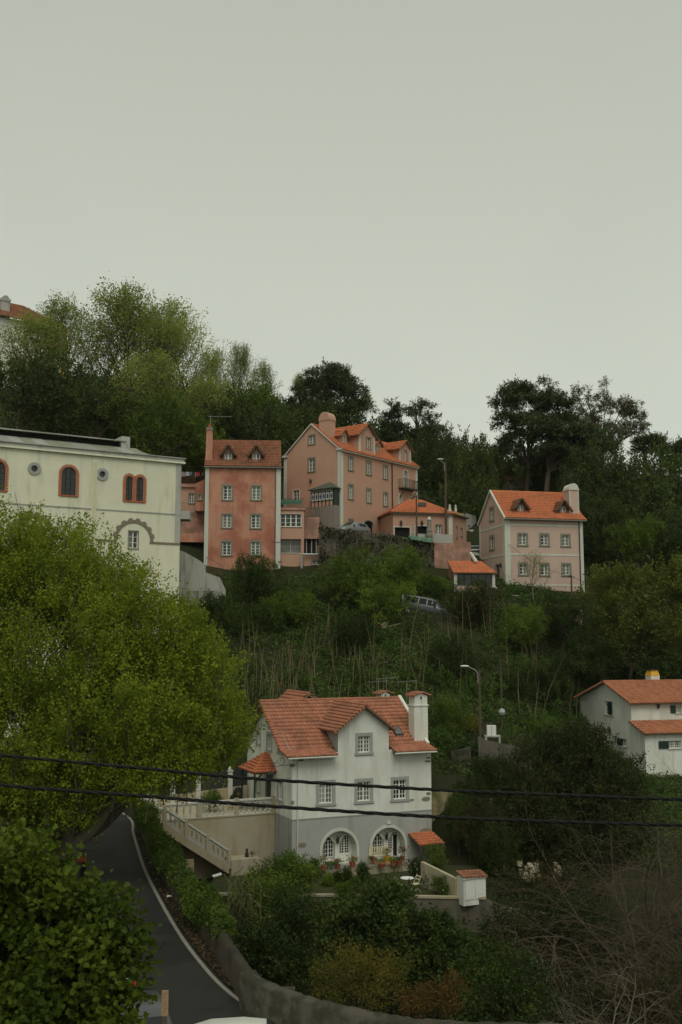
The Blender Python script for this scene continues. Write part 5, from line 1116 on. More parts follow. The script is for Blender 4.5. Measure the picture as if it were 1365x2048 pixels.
# orange-roofed veranda building
h = ve = House('veranda_building', 'small orange-roofed building with a wide dark window band', 'building', *c8(760, 1100), 101, 5)
vx1 = h.loc(*c8(1200, 950)).x; vt = h.loc(*c8(980, 908)).z; r4 = rc(h, c8, 790, 918, 1188, 1045); window(h, 'F', 0, r4, .02, 1, 1, 'trim', fmat='iron', gmat='glass', cols=5, sill=False, fw=.05)
wall(h, 'F', 0, [(0, -3), (vx1, -3), (vx1, vt), (0, vt)], M['pinklight']); vb_ = h.loc(*c8(640, 780), 'F', 2.6)
wall(h, 'L', 0, [(0, -3), (2.8, -3), (2.8, vb_.z), (0, vt)], M['pinkdirty'], key='l'); MB().box(.01, vx1, .33, 2.7, -3, vt - .05).build('rear_block', M['pinkdirty'], h.root)
roof(h, [((-.15, -.3, vt + .02), (vx1 + .15, -.3, vt + .02), (vx1 + .15 - .9, 2.7, vb_.z + .05), (-.15, 2.7, vb_.z + .05))], M['tile_new'], course=.3)
MB().box(-.03, .28, -.05, .02, -3, vt - .03).build('pilaster', M['trim'], h.root); MB().box(vx1 - .25, vx1 + .03, -.05, .02, -3, vt - .03).build('pilaster', M['trim'], h.root)
# tiled stair cover and stepped stair by the pale pink house
sc_ = House('tiled_porch_roof', 'small sloping orange tile roof by the steps of the pale pink house', 'roof', *c8(1200, 1190), 100.5, 5)
a, b, c, d = rc(sc_, c8, 1165, 1095, 1290, 1180); tile_slope(sc_.root, (a, -.3, c), (b, -.3, c), (b - .9, .9, d + .25), (a, .9, d + .25), M['tile_new'], .24, .3); MB().box(a, b - .1, -.1, .8, c - 2, c - .05).build('wall', M['pinklight'], sc_.root)
stp = House('side_steps', 'narrow stone steps with white coping between the pink walls', 'stairs', *c8(1320, 1140), 102, 13)
for k in range(9):
    p = stp.loc(*c8(1290 - k * 6, 1150 - k * 18), 'F', .2 + k * .3); MB().box(p.x - .75, p.x + .5, .2 + k * .3, .55 + k * .3, p.z - 1.5, p.z).build('step', M['stone'], stp.root)
q0, q1 = stp.loc(*c8(1195, 1050), 'F', .1), stp.loc(*c8(1275, 1145), 'F', -.5); MB().bar(q0, q1, .25, .2).build('coping', M['trim'], stp.root)
q0, q1 = stp.loc(*c8(935, 685), 'F', 2.5), stp.loc(*c8(1000, 785), 'F', 1.5); MB().bar(q0, q1, .28, .2).build('coping', M['trim'], stp.root)
# low pink forecourt wall before the pale pink house
seg_wall('forecourt_wall', 'low pink forecourt wall at the foot of the pale pink house', [(W(*c4(610, 1010), 100.5), 21), (W(*c4(700, 1008), 100.5), 21), (W(*c4(860, 1060), 100.8), 21), (W(*c4(1120, 1075), 102), 21)], .3, M['pinklight'])

# ---------------------------------------------------------------- alley houses between the hall and the tenement
cB = crop(350, 920, 10.24)
h = al = House('alley_house', 'red alley house with a white window and railed roof terrace behind the cream hall', 'house', *cB(120, 1800), 110, 8)
w_ = rc(h, cB, 295, 690, 395, 880); window(h, 'F', 0, w_, .12, 1, 3, 'stone', gmat='glass')
zt_ = h.loc(*cB(260, 560)).z; xr = h.loc(*cB(420, 700)).x; wall(h, 'F', 0, [(-3, -4), (xr, -4), (xr, zt_), (-3, zt_)], M['pink'], key='F'); MB().box(-3, xr, .31, 5, -4, zt_ - .02).build('rear_block', M['pink'], h.root)
MB().box(-3, xr + .1, -.25, 5, zt_, zt_ + .35).build('cornice', M['pinkdirty'], h.root); railing(h.root, (-3, -.1, zt_ + .35), (xr, -.1, zt_ + .35), 1.2, .12, 'rust')
h = a2 = House('alley_tower', 'narrow red wing with a tiny window against the weathered townhouse', 'house', *cB(405, 1800), 107.5, 4)
window(h, 'F', 0, rc(h, cB, 480, 705, 540, 815), .14, 1, 1, 'stone', gmat='glassp', cols=1)
t0 = h.loc(*cB(405, 480)).z; t1 = h.loc(*cB(595, 400)).z; xr = h.loc(*cB(600, 600)).x; zl = h.loc(*cB(500, 1040)).z
wall(h, 'F', 0, [(0, zl), (xr, zl), (xr, t1), (0, t0)], M['pinkold']); MB().box(.02, xr, .32, 4, zl, t0).build('rear_block', M['pinkold'], h.root)
a, b, c, d = rc(h, cB, 130, 1500, 580, 1680, 'F', -.6); MB().box(a - 2, b + .6, -.6, -.3, c, d).build('balcony_front', M['pinkold'], h.root); MB().box(a - 2, b + .6, -.3, 3, c, c + .2).build('balcony_floor', M['pinkold'], h.root); MB().box(a - 2, b + .6, 1.4, 1.7, c - 4, zl).build('recess_wall', M['pinkdirty'], h.root)
a, b, c, d = rc(h, cB, 110, 1040, 305, 1210, 'F', -4); hc_ = House('side_balcony', 'small pale concrete balcony jutting from the cream hall corner', 'balcony', *cB(120, 1200), 96, 4)
a, b, c, d = rc(hc_, cB, 60, 1040, 305, 1210); MB().box(a - 1.5, b, 0, 2.0, c, d).build('parapet', M['concrete'], hc_.root); railing(hc_.root, (a, .1, d), (b - .4, .1, d), .8, .12, 'greenawn'); MB().bar(hc_.loc(*cB(110, 1350)), (b - .8, .5, c), .12).build('bracket', M['wood'], hc_.root)
# drying laundry on the roof terrace
lz = al.loc(*cB(300, 245), 'F', .4).z; lx0, lx1 = al.loc(*cB(130, 250), 'F', .4).x, al.loc(*cB(560, 250), 'F', .4).x
lroot = empty('washing_line', 'line of drying laundry above the red alley house', 'laundry', al.world((lx0, .4, lz)), al.a); MB().bar((-.3, 0, 0), (lx1 - lx0, 0, 0), .02).build('cord', M['iron'], lroot)
for i, (x0, x1, y1, col) in enumerate(((135,215,345,(.3,.3,.38)), (225,298,325,(.6,.58,.5)), (303,350,320,(.1,.25,.4)), (358,408,318,(.03,.03,.05)), (418,438,350,(.55,.5,.42)), (442,510,330,(.4,.04,.05)), (560,585,330,(.3,.2,.15)))):
    a, b, c, d = rc(al, cB, x0, 250, x1, y1, 'F', .4); mb = MB(); n = 6
    V = [(a - lx0 + (b - a) * k / n, .05 * math.sin(k * 1.7 + i), t) for t in (0, (c - d)) for k in range(n + 1)]; mb.v = V; mb.f = [(k, k+1, n+2+k, n+1+k) for k in range(n)]
    mb.build('garment', plain('cloth_%d' % i, col, .9, .15, 6), lroot)
# concrete stair wall and lower wall right of the cream hall
M['stairwall'] = plaster('streaked_wall', (.36, .36, .315), (.1, .09, .07), .8)
cw = House('concrete_stair_wall', 'pale streaked concrete stair wall between the hall and the townhouse', 'wall', 352, 1183, 88, 12)
pts = [cw.st(*p) for p in ((350, 1098), (370, 1104), (398, 1120), (412, 1130), (412, 1145), (440, 1155), (452, 1180))]; x_end = pts[-1][0]
wall(cw, 'F', 0, [(-4, -.3), (x_end, -.3)] + pts[::-1] + [(-4, pts[0][1])], M['stairwall']); wall(cw, 'F', .5, [(-4, -.3), (x_end, -.3)] + pts[::-1] + [(-4, pts[0][1])], M['concrete'], key='zz', name='rear_face')
mb = MB(); q = [P3('F', 0, *p, 0) for p in pts]
for a, b in zip(q[:-1], q[1:]): mb.poly([a, b, (b[0], .5, b[2]), (a[0], .5, a[2])])
mb.build('top', M['concrete'], cw.root)
q0, q1 = cw.loc(*c2(272, 1225), 'F', .2), cw.loc(*c2(400, 1250), 'F', .2); railing(cw.root, (q0.x, .2, q0.z - .1), (q1.x, .2, q1.z - .6), 1.4, .16, 'rust')
seg_wall('lower_concrete_wall', 'dark-streaked low concrete wall under the pale stair wall', [(W(330, 1184, 86.8), 23), (W(400, 1181, 87.2), 23), (W(438, 1181, 87.4), 23)], .6, plaster('dark_concrete', (0.27, 0.27, 0.23), (.07, .065, .05), .8))

# ---------------------------------------------------------------- building glimpsed through the trees at upper left
h = ca_h = House('hilltop_mansion', 'white hilltop mansion with ochre trim glimpsed through spring trees', 'building', 100, 790, 160, 40)
E_ = 14.0; wins = [(-13.5, -12.4), (-9.6, -8.5)]
for r_ in ((66, 641, 72, 662), (76, 644, 81, 664)): a, b, c, d = rc(h, lambda x, y: (x, y), *r_); window(h, 'F', 0, (a, b, c, d), .2, 1, 2, 'stone', gmat='glass', arch=(b - a) / 2)
zt_ = h.loc(95, 640).z; wall(h, 'F', 0, [(-40, -8), (2, -8), (2, zt_ - 1), (-40, zt_ - 1)], M['white']); MB().box(-40, 2, .5, 12, -8, zt_ - 1.1).build('rear_block', M['white'], h.root)
for r_ in ((98, 655, 108, 725), (125, 660, 132, 725)): a, b, c, d = rc(h, lambda x, y: (x, y), *r_); quoin(h, 'pilaster', a, b, -8, d, mat='yellowp', proud=.4)
zr = h.loc(30, 605, 'F', 4).z; roof(h, [((-42, -.8, zt_ - 1), (2.6, -.8, zt_ - 1), (-3, 5, zt_ + 3.2), (-42, 5, zt_ + 3.2))], M['tile_old'], course=.5, pitch=.4)
a, b, c, d = rc(h, lambda x, y: (x, y), 3, 597, 20, 650, 'F', 1); mb = MB(); mb.box(a, b, 1, 3, c, d - .4); mb.box(a - .1, b + .1, .9, 3.1, d - .4, d); ch = mb.build('chimney', M['concrete'], h.root)
mb = MB(); m = (a + b) / 2; hw = (b - a) / 2 * .8
for y in (1, 3): mb.v += [(m + hw * c_, y, d + hw * 1.0 * s_) for c_, s_ in cyl]
mb.f += [(k, k+1, 12+k, 11+k) for k in range(10)] + [tuple(range(11)), tuple(range(11, 22))]; mb.build('chimney_cap', M['concrete'], ch)
# small house roof glimpsed behind the right pines and an old yellow wall
h = House('forest_cottage', 'small tiled cottage glimpsed between the dark trunks', 'house', 1000, 960, 128, -10); roof(h, [((0, 0, 0), (3.4, 0, 0), (3.0, 3, 2.1), (-.3, 3, 2.1))], M['tile_old']); MB().box(.2, 3.2, .2, 4, -3.5, 0).build('wall', M['greyrender'], h.root)
seg_wall('old_yellow_wall', 'old yellowish wall showing through the dark trees behind the lamp post', [(W(880, 965, 128), 30), (W(905, 962, 128), 30)], .5, M['yellowwall'])
# garden plot, its stone edge and retaining wall below the white house
zg = wh.P.z - 0.45; G = [Wz(418, 1789, zg), Wz(700, 1792, zg), Wz(972, 1797, zg)]
gp = [(g.x, g.y) for g in G]; back = [(gp[-1][0] + .8, 66), (gp[0][0] - .5, 68)]
mb = MB(); P_ = [(x, y, zg) for x, y in gp + back]; mb.poly(P_)
m_, t_, b_ = _base('garden_soil', .95, .1); t_.links.new(mixc(t_, ramp(t_, noise(t_, 2.2, 5), .42, .6), (0.05, 0.045, 0.025), (0.04, 0.055, 0.018)), b_.inputs['Base Color']); bump(t_, b_, noise(t_, 14, 4), .5, .05); M['soil'] = m_
struct(mb.build('garden_plot', m_))
seg_wall('garden_retaining_wall', 'dark overgrown retaining wall below the garden of the white house', [(Vector((x, y, zg - .04)), -2) for x, y in gp] + [(W(1010, 1815, G[-1].y + .2), -2), (W(1140, 1835, G[-1].y + 1.0), -2)], .4, M['concretedark'])
seg_wall('garden_kerb', 'thin pale stone edging along the front of the garden', [(Vector((x, y - .06, zg + .08)), zg - .038) for x, y in gp], .25, M['terrace'], 'kerb')
# flagstone apron before the arched doors
ap = House('door_apron', 'low rough stone platform before the arched doors of the white house', 'platform', *c5(363, 1200), 63, 23.5)
rr = random.Random(9); x = 1.7
MB().box(1.7, 8.6, -1.25, -.02, -.5, -.08).build('base', M['brownstone'], ap.root)
while x < 8.5:
    w = rr.uniform(.35, .6); MB().box(x, x + w - .03, -1.3, -1.12, -.46, -.12 + rr.uniform(-.02, .03)).build('stone', M['terrace'], ap.root); MB().box(x, x + w - .03, -1.1, -.04, -.09, -.03 + rr.uniform(0, .015)).build('paving_slab', M['stone'], ap.root); x += w
# white shed with stepped tile-topped wall at the garden's right end
h = sh = House('garden_shed', 'small white shed with rusty tiles on a low sloping wall at the garden edge', 'shed', 972, 1796, G[-1].y + .2, 23.5)
cC = crop(860, 1500, 2.703); a, b, c, d = rc(h, cC, 182, 672, 303, 800); MB().box(a, b, 0, .7, -.3, d - .16).build('wall', M['white'], h.root)
m = (a + b) / 2; MB().box(a + .12, m, -.03, -.002, .02, d - .32).build('door', M['paint'], h.root); MB().box(m + .03, b - .1, -.03, -.002, .02, d - .32).build('door', M['paint'], h.root)
tile_slope(h.root, (a - .06, -.1, d - .1), (b + .06, -.1, d - .16), (b + .06, .75, d + .02), (a - .06, .75, d + .08), M['tile_old'], .24, .3); MB().box(a - .05, b + .05, -.07, .02, d - .22, d - .12).build('eave_board', M['paint'], h.root)
yl = 3.6; MB().hexa([(a - .1, .7, -.4), (a + .1, .7, -.4), (a - .5, yl, -.4), (a - .7, yl, -.4), (a - .1, .7, d - .3), (a + .1, .7, d - .3), (a - .5, yl, d + .1), (a - .7, yl, d + .1)]).build('low_wall', M['terrace'], h.root)
# beige wall with ivy behind the white house, slope path wall with kerb, lamp post bank
seg_wall('rear_garden_wall', 'ivy-patched beige wall behind the right corner of the white house', [(W(845, 1578, 71.5), 4), (W(905, 1585, 71), 4), (W(985, 1600, 70.5), 4)], .4, plaster('ivy_beige', (.4, .34, .2), (.16, .13, .04), .8, (.1, .1, .03), .8, pscale=.9))
seg_wall('slope_path_wall', 'grey path wall with a concrete kerb below the street lamp', [(W(957, 1472, 76), 6), (W(972, 1480, 76), 6), (W(1032, 1493, 76.5), 6), (W(1060, 1515, 76), 6)], .3, plaster('dark_grey_render', (.13, .115, .095), (.05, .05, .035), .7))
seg_wall('slope_kerb', 'crumbling pale kerb on the bank left of the street lamp', [(W(903, 1503, 75.5), 6), (W(942, 1495, 75.5), 6)], .3, M['parapet'], 'kerb')


# ================================================================ vegetation
def unit(v): return v / np.maximum(np.linalg.norm(v, axis=-1, keepdims=True), 1e-9)
def leaves_at(pos, dirs, size, rng, aspect=0.55, droop=0.2, lobed=False, upbias=0.6, flat=0.0):
    """leaf faces at positions; dirs = preferred leaf axis (n,3)"""
    n = len(pos); ax = unit(dirs * 0.8 + rng.normal(0, .7, (n, 3)) + np.array([0, 0, -droop]))
    nr = unit(np.array([0, 0, upbias]) + rng.normal(0, .6 * (1 - flat), (n, 3)) + 0 * ax); sd = unit(np.cross(ax, nr)); nr = np.cross(sd, ax)
    s = size * rng.uniform(.6, 1.3, n)[:, None]
    if lobed:
        T = [(0, 0), (-.28, .12), (-.62, .18), (-.4, .42), (-.55, .72), (-.22, .68), (0, 1.05), (.22, .68), (.55, .72), (.4, .42), (.62, .18), (.28, .12)]
        V = np.stack([pos + s * (sd * x + ax * y - nr * (abs(x) * .35 + .1 * y * y)) for x, y in T], 1); k = len(T)
        return V.reshape(-1, 3), np.arange(n * k).reshape(n, k)
    V = np.stack([pos, pos + s * (ax * .45 - sd * aspect * .5 + nr * .06), pos + s * ax - nr * s * .08, pos + s * (ax * .45 + sd * aspect * .5 + nr * .06)], 1)
    return V.reshape(-1, 3), np.arange(n * 4).reshape(n, 4)
def crown_mesh(name, blobs, rng, nclump, nshoot, nleaf, size, clump_r=.9, shoot=.8, spread=.1, up=.4, bias=.4, aspect=.55, lobed=False, upbias=.6, zflat=1.0, low=-1.0, droop=.2, leaders=0):
    """blobs: (x,y,z,rx,ry,rz). clumps sit mostly near the blob surfaces, shoots spring from clumps, leaves along shoots"""
    B = np.array(blobs, float); wgt = (B[:, 3] * B[:, 4] * B[:, 5]) ** (2/3); wgt /= wgt.sum()
    k = rng.choice(len(B), nclump, p=wgt); d = unit(rng.normal(0, 1, (nclump, 3))); d[:, 2] = np.where(d[:, 2] < low, -d[:, 2], d[:, 2])
    rad = rng.random(nclump) ** bias
    cc = B[k, :3] + d * B[k, 3:6] * rad[:, None]; cr = clump_r * rng.uniform(.5, 1.3, nclump)
    j = np.repeat(np.arange(nclump), nshoot); n = len(j); e = unit(rng.normal(0, 1, (n, 3))); e[:, 2] *= zflat
    sp = cc[j] + e * (cr[j] * rng.random(n) ** .5)[:, None]
    sdv = unit(d[j] * .6 + e * .5 + np.array([0, 0, up]) + rng.normal(0, .25, (n, 3)))
    q = np.repeat(np.arange(n), nleaf); m = len(q); t = rng.random(m)
    pos = sp[q] + sdv[q] * (t * shoot * rng.uniform(.6, 1.3, n)[q])[:, None] + rng.normal(0, spread, (m, 3))
    V, Q = leaves_at(pos, sdv[q], size, rng, aspect, droop, lobed, upbias)
    if leaders:
        top = np.argsort(-(cc[:, 2] + d[:, 2] * 1.5 + rng.normal(0, 1.2, nclump)))[:leaders]; L_ = rng.uniform(1.0, 2.1, leaders); q2 = np.repeat(np.arange(leaders), 26); t2 = rng.random(len(q2)); dl = unit(np.array([0, 0, 1.0]) + rng.normal(0, .16, (leaders, 3)))
        p2_ = cc[top][q2] + dl[q2] * (t2 * L_[q2])[:, None] + rng.normal(0, .12, (len(q2), 3)) * (1.1 - t2)[:, None]; V2, Q2 = leaves_at(p2_, dl[q2], size, rng, aspect, droop, lobed, upbias)
        Q = np.concatenate([Q, Q2 + len(V)]); V = np.concatenate([V, V2]); extra = rng.random(len(q2)) * .6 + .4
    # shade variation: clump tone plus leaf tone
    tint = np.clip(rng.random(nclump)[j][q] * .5 + rng.random(m) * .5, 0, 1)
    if leaders: tint = np.concatenate([tint, extra])
    return quad_mesh(name, V, Q, tint), cc
def wood_mesh(name, base, targets, rng, r0, fork=.35, wob=.12, sides=6, tops=None, lean=(0, 0)):
    """trunk from base to a fork height, then curved limbs to each target"""
    mb = MB(); base = Vector(base); tg = [Vector(t) for t in targets]
    cen = sum(tg, Vector()) / len(tg); f = base.lerp(Vector((base.x * .6 + cen.x * .4, base.y * .6 + cen.y * .4, cen.z)), fork)
    mb.tube([base + Vector((0, 0, -.4)), base.lerp(f, .15), base.lerp(f, .55) + Vector((rng.normal(0, wob), rng.normal(0, wob), 0)), f], [r0 * 1.35, r0 * 1.05, r0 * .9, r0 * .8], sides + 2)
    for t in tg:
        L = (t - f).length; m1 = f.lerp(t, .35) + Vector((rng.normal(0, wob), rng.normal(0, wob), abs(rng.normal(0, wob)))) * L * .35; m2 = f.lerp(t, .7) + Vector((rng.normal(0, wob), rng.normal(0, wob), rng.normal(0, wob))) * L * .3
        mb.tube([f, m1, m2, t], [r0 * .5, r0 * .34, r0 * .2, r0 * .06], sides)
    return mb.mesh(name, True)
def tree(name, label, base, blobs, mat, seed, nclump=120, nshoot=8, nleaf=10, size=.15, r0=.2, limbs=9, fork=.35, cat='tree', group=None, bark='bark', trunk=True, **kw):
    """blobs given in world space; base world point"""
    rng = np.random.default_rng(seed); b = Vector(base); root = empty(name, label, cat, b, 0, group)
    bl = [(x - b.x, y - b.y, z - b.z, rx, ry, rz) for x, y, z, rx, ry, rz in blobs]
    me, cc = crown_mesh('crown', bl, rng, nclump, nshoot, nleaf, size, **kw); link('crown' if trunk else 'foliage', me, M[mat], root)
    if trunk or limbs:
        sel = cc[rng.choice(len(cc), min(limbs, len(cc)), replace=False)]; sel = [s for s in sel if s[2] > .3] or [cc[0]]
        link('trunk' if trunk else 'stems', wood_mesh('trunk', (0, 0, 0), sel, rng, r0, fork), M[bark], root)
    return root
def blob(px, py, D, rx, ry=None, rz=None):
    """ellipsoid centred at a pixel and depth, radii given in photo pixels (rx, rz) and metres in depth (ry)"""
    p = W(px, py, D); k = D / F; return (p.x, p.y, p.z, rx * k, ry if ry else rx * k, (rz or rx) * k)
def ground_at(px, D):
    x = (px - CX) / F * D; return (x, D, gz(x, D))

# ---------------------------------------------------------------- big plane tree on the left
bl = [blob(20,1150,50,130,3,110), blob(120,1160,50,95,3,108), blob(200,1218,50,85,2.8,108), blob(275,1268,50,85,2.6,105), blob(338,1318,50,82,2.6,100), blob(398,1388,50,72,2.4,92), blob(432,1455,50.5,55,2,62), blob(100,1330,48,170,3.6,140), blob(220,1430,47,150,3.2,110), blob(340,1480,48,110,2.6,72), blob(60,1480,46.5,150,3.2,110), blob(-60,1300,49,150,3.6,200), blob(170,1555,45.5,110,2,45), blob(255,1575,46,72,1.5,32), blob(335,1552,48,66,1.5,28), blob(30,1600,46,130,2.2,70), blob(110,1610,46,90,1.8,45), blob(-20,1680,45,110,2,50), blob(430,1505,50,50,1.6,32)]
T = W(115, 1720, 47.5); base = (T.x, T.y, zroad(T.y) - .1)
rt = empty('plane_tree', 'huge fresh-green plane tree spreading over the road beside the cream hall', 'tree', base)
rng = np.random.default_rng(21)
loc = [(x - base[0], y - base[1], z - base[2], a, b, c) for x, y, z, a, b, c in bl]
me, cc = crown_mesh('crown', loc, rng, 2000, 8, 19, .115, clump_r=.7, shoot=.9, spread=.09, up=1.3, bias=.27, aspect=.85, upbias=.35, leaders=420)
link('crown', me, M['lf_plane'], rt)
mb = MB(); mb.tube([(0, 0, -.5), (0, 0, .6), (.1, 0, 1.4), (.2, .1, 2.4)], [.85, .62, .55, .55], 10); mb.build('trunk', M['bark'], rt, True)
def curve3(a, b, c, n=7): return [(Vector(a) * (1-t)**2 + Vector(b) * 2*t*(1-t) + Vector(c) * t*t) for t in [k/(n-1) for k in range(n)]]
f0 = Vector((.15, 0, 1.8))
for i, (tx, ty, tz, r) in enumerate(((2.6,0,4.6,.3), (2.2,1,6.5,.3), (3.6,1,5.8,.24), (.6,0,7.5,.34), (-1.5,0,7,.3), (-3,.5,6,.28), (1.4,-2,6,.24), (-.6,2,8,.26), (4.2,2,6.8,.22))):
    mb = MB(); pts = curve3(f0, (tx * .75, ty * .6, 1.9 + tz * .12), (tx, ty, tz)); mb.tube(pts, [r * (1.15 - .6 * k / 6) for k in range(7)], 8)
    tip = Vector((tx, ty, tz)); cand = sorted(cc, key=lambda c: (Vector(c) - tip).length)[:60]; sel = [cand[j] for j in rng.choice(60, 14, replace=False)]
    for c in sel:
        c = Vector(c); s0 = pts[4] if rng.random() < .4 else tip; mid = s0.lerp(c, .4) + Vector((rng.normal(0, .3), rng.normal(0, .3), -.25)); mb.tube(curve3(s0, mid, c + Vector((0, 0, .4)), 6), [r * .4 * (1 - .85 * k / 5) for k in range(6)], 5)
    mb.build('limb', M['bark'] if i % 3 else M['barkpale'], rt, True)
# upright bare shoots seen between the leaves
mb = MB(); idx = rng.choice(len(cc), 520)
for c in cc[idx]:
    p = Vector(c) + Vector((rng.normal(0, .4), rng.normal(0, .4), -1.0)); h_ = rng.uniform(1.6, 3.2); mb.tube([p, p + Vector((rng.normal(0, .15), rng.normal(0, .15), h_ * .5)), p + Vector((rng.normal(0, .3), rng.normal(0, .3), h_))], [.03, .02, .006], 4, False)
stuff(mb.build('shoots', M['bark'], rt))

# ---------------------------------------------------------------- near plane tree at the lower left corner
bl = [blob(50,1790,18,100,1.1,95), blob(-10,1860,18,130,1.3,150), blob(140,1860,17.5,80,.9,80), blob(205,1930,17.5,65,.7,80), blob(110,1980,17,125,1.1,100), blob(0,2060,17,150,1.3,120), blob(195,2025,17.2,55,.6,60), blob(250,1855,18,36,.4,38), blob(30,1725,18.5,60,.7,40), blob(285,1900,17.8,14,.2,30)]
base = ground_at(-10, 17.5); tree('plane_tree', 'dark big-leaved plane tree filling the lower left corner', base, bl, 'lf_near', 33, 470, 6, 9, .095, .22, 14, .55, lobed=True, clump_r=.27, shoot=.36, spread=.055, up=.35, bias=.45, upbias=.5, droop=.5)

# ---------------------------------------------------------------- generic meshes reused for several trees
def grow(rng, p, d, L, r, lvl, maxl, mb, tips, up=.25, nb=(9, 5, 4), ang=.75, sides=5, wob=.1):
    n = 5; pts = [p.copy()]; dd = d.copy()
    for k in range(n):
        dd = (dd + Vector(rng.normal(0, wob, 3)) + Vector((0, 0, up * .12))).normalized(); pts.append(pts[-1] + dd * (L / n))
    mb.tube(pts, [r * (1 - .8 * k / n) for k in range(n + 1)], sides if lvl < 2 else 3, False)
    if lvl >= maxl: tips += [(q, dd) for q in pts[2:]]; return
    m = nb[lvl]
    for k in range(m):
        t = (.28 + .72 * (k + rng.random() * .6) / m) if lvl == 0 else (.2 + .8 * (k + rng.random()) / m)
        t = min(t, .99); i = min(int(t * n), n - 1); q = pts[i].lerp(pts[i+1], t * n - i)
        az = k * 2.4 + rng.random() * .8; sd = Vector((math.cos(az), math.sin(az), 0)); ax = (pts[i+1] - pts[i]).normalized(); sd = (sd - ax * sd.dot(ax)).normalized()
        a = ang * rng.uniform(.75, 1.2); nd_ = (ax * math.cos(a) + sd * math.sin(a)).normalized()
        Ln = L * ((1 - t) * .55 + .16) if lvl == 0 else L * rng.uniform(.35, .6)
        grow(rng, q, nd_, Ln, r * (.42 if lvl == 0 else .5) * (1.1 - t * .5), lvl + 1, maxl, mb, tips, up, nb, ang, sides, wob)
    tips.append((pts[-1], dd))
def skeletal(seed, H, r, nb, nleaf, size, ang=.75, up=.6, spread=.28, aspect=.7, wob=.1, maxl=2, wood_sides=6, droop=.2):
    rng = np.random.default_rng(seed); mb = MB(); tips = []
    grow(rng, Vector((0, 0, -.5)), Vector((rng.normal(0, .03), rng.normal(0, .03), 1)), H, r, 0, maxl, mb, tips, up, nb, ang, wood_sides, wob)
    P_ = np.array([tuple(t[0]) for t in tips]); Dv = np.array([tuple(t[1]) for t in tips]); q = np.repeat(np.arange(len(P_)), nleaf)
    pos = P_[q] + rng.normal(0, spread, (len(q), 3)); V, Q = leaves_at(pos, Dv[q], size, rng, aspect, droop)
    return mb.mesh('trunk', True), quad_mesh('crown', V, Q, np.clip(rng.random(len(P_))[q] * .5 + rng.random(len(q)) * .5, 0, 1))
def put(proto, name, label, px, ptop, D, H0, mat, bark='bark', sx=1.0, rz=0.0, group=None, cat='tree', zb=None):
    g = ground_at(px, D); zb = g[2] if zb is None else zb; top = W(px, ptop, D).z; s = (top - zb) / H0
    root = empty(name, label, cat, (g[0], g[1], zb), rz, group); root.scale = (s * sx, s * sx, s)
    for nm, me, m in (('trunk', proto[0], bark), ('crown', proto[1], mat)):
        o = bpy.data.objects.new(nm, me); COL.objects.link(o); o.parent = root
        if len(me.materials) == 0: me.materials.append(M[m])
        o.material_slots[0].link = 'OBJECT'; o.material_slots[0].material = M[m]
    return root
PLA = [skeletal(101, 18, .26, (34, 8, 4), 8, .27, ang=.8, up=.9, spread=.34), skeletal(102, 18, .26, (36, 7, 4), 9, .27, ang=.74, up=.9, spread=.34), skeletal(103, 18, .24, (32, 8, 4), 8, .28, ang=.86, up=.9, spread=.34)]
HT = []
for tr_ in PLA: co = np.zeros(len(tr_[1].vertices) * 3, np.float32); tr_[1].vertices.foreach_get('co', co); HT.append(float(co[2::3].max()))
for i, (px, pt, D, k, sx, lab) in enumerate((
    (22,618,128,0,1.1,'spring-green tree at the left edge in front of the hilltop mansion'), (118,580,132,1,.75,'slender spring tree whose top rises beside the hilltop mansion'),
    (185,588,130,2,.85,'second airy spring tree from the left on the skyline'), (245,568,128,0,.95,'tallest airy spring tree on the left skyline'),
    (312,585,132,1,.9,'rounded spring tree right of the tallest on the left skyline'), (372,628,128,2,.85,'broad spring tree with lower crown on the left skyline'),
    (425,690,134,0,.7,'small spring tree on the descending left skyline'), (478,680,138,1,.6,'narrow pointed spring tree near the middle of the skyline'), (520,705,136,2,.6,'last spring tree before the dark round conifer'),
    (280,690,122,1,1.15,'low leafy spring tree behind the roof of the cream hall'), (400,740,120,0,1.0,'leafy spring tree behind the weathered townhouse chimney'),
    (600,742,158,1,.55,'pale tree peeking out left of the round conifer'), (722,778,156,2,.7,'pale tree peeking out right of the round conifer'), (770,835,150,0,.8,'green tree just behind the big pink house dormers'))):
    put(PLA[k], 'spring_tree', lab, px, pt, D, HT[k], 'lf_plane_far', sx=sx * 1.08, rz=i * 1.3, group='spring trees on the skyline')
# generic broadleaf, dark broadleaf, shrub
def gen_blob(seed, nb, nclump, nshoot, nleaf, size, flat=1.0, **kw):
    rng = np.random.default_rng(seed); bl = []
    for k in range(nb):
        a = rng.random() * 6.28; r = rng.uniform(.1, .55); z = rng.uniform(.38, .8); s = rng.uniform(.26, .42); bl.append((r * math.cos(a), r * math.sin(a), z, s, s, s * .75 * flat))
    bl.append((0, 0, .55, .5, .5, .36))
    me, cc = crown_mesh('crown', bl, rng, nclump, nshoot, nleaf, size, **kw); z1 = np.percentile(np.array([v for v in cc[:, 2]]), 99)
    sel = [c for c in cc[rng.choice(len(cc), 12)]]
    return wood_mesh('trunk', (0, 0, 0), sel, rng, .035, .4, .1), me
GB = [gen_blob(s, 7, 150, 8, 12, .035, clump_r=.1, shoot=.09, spread=.02, up=.5, bias=.35) for s in (201, 202, 203)]
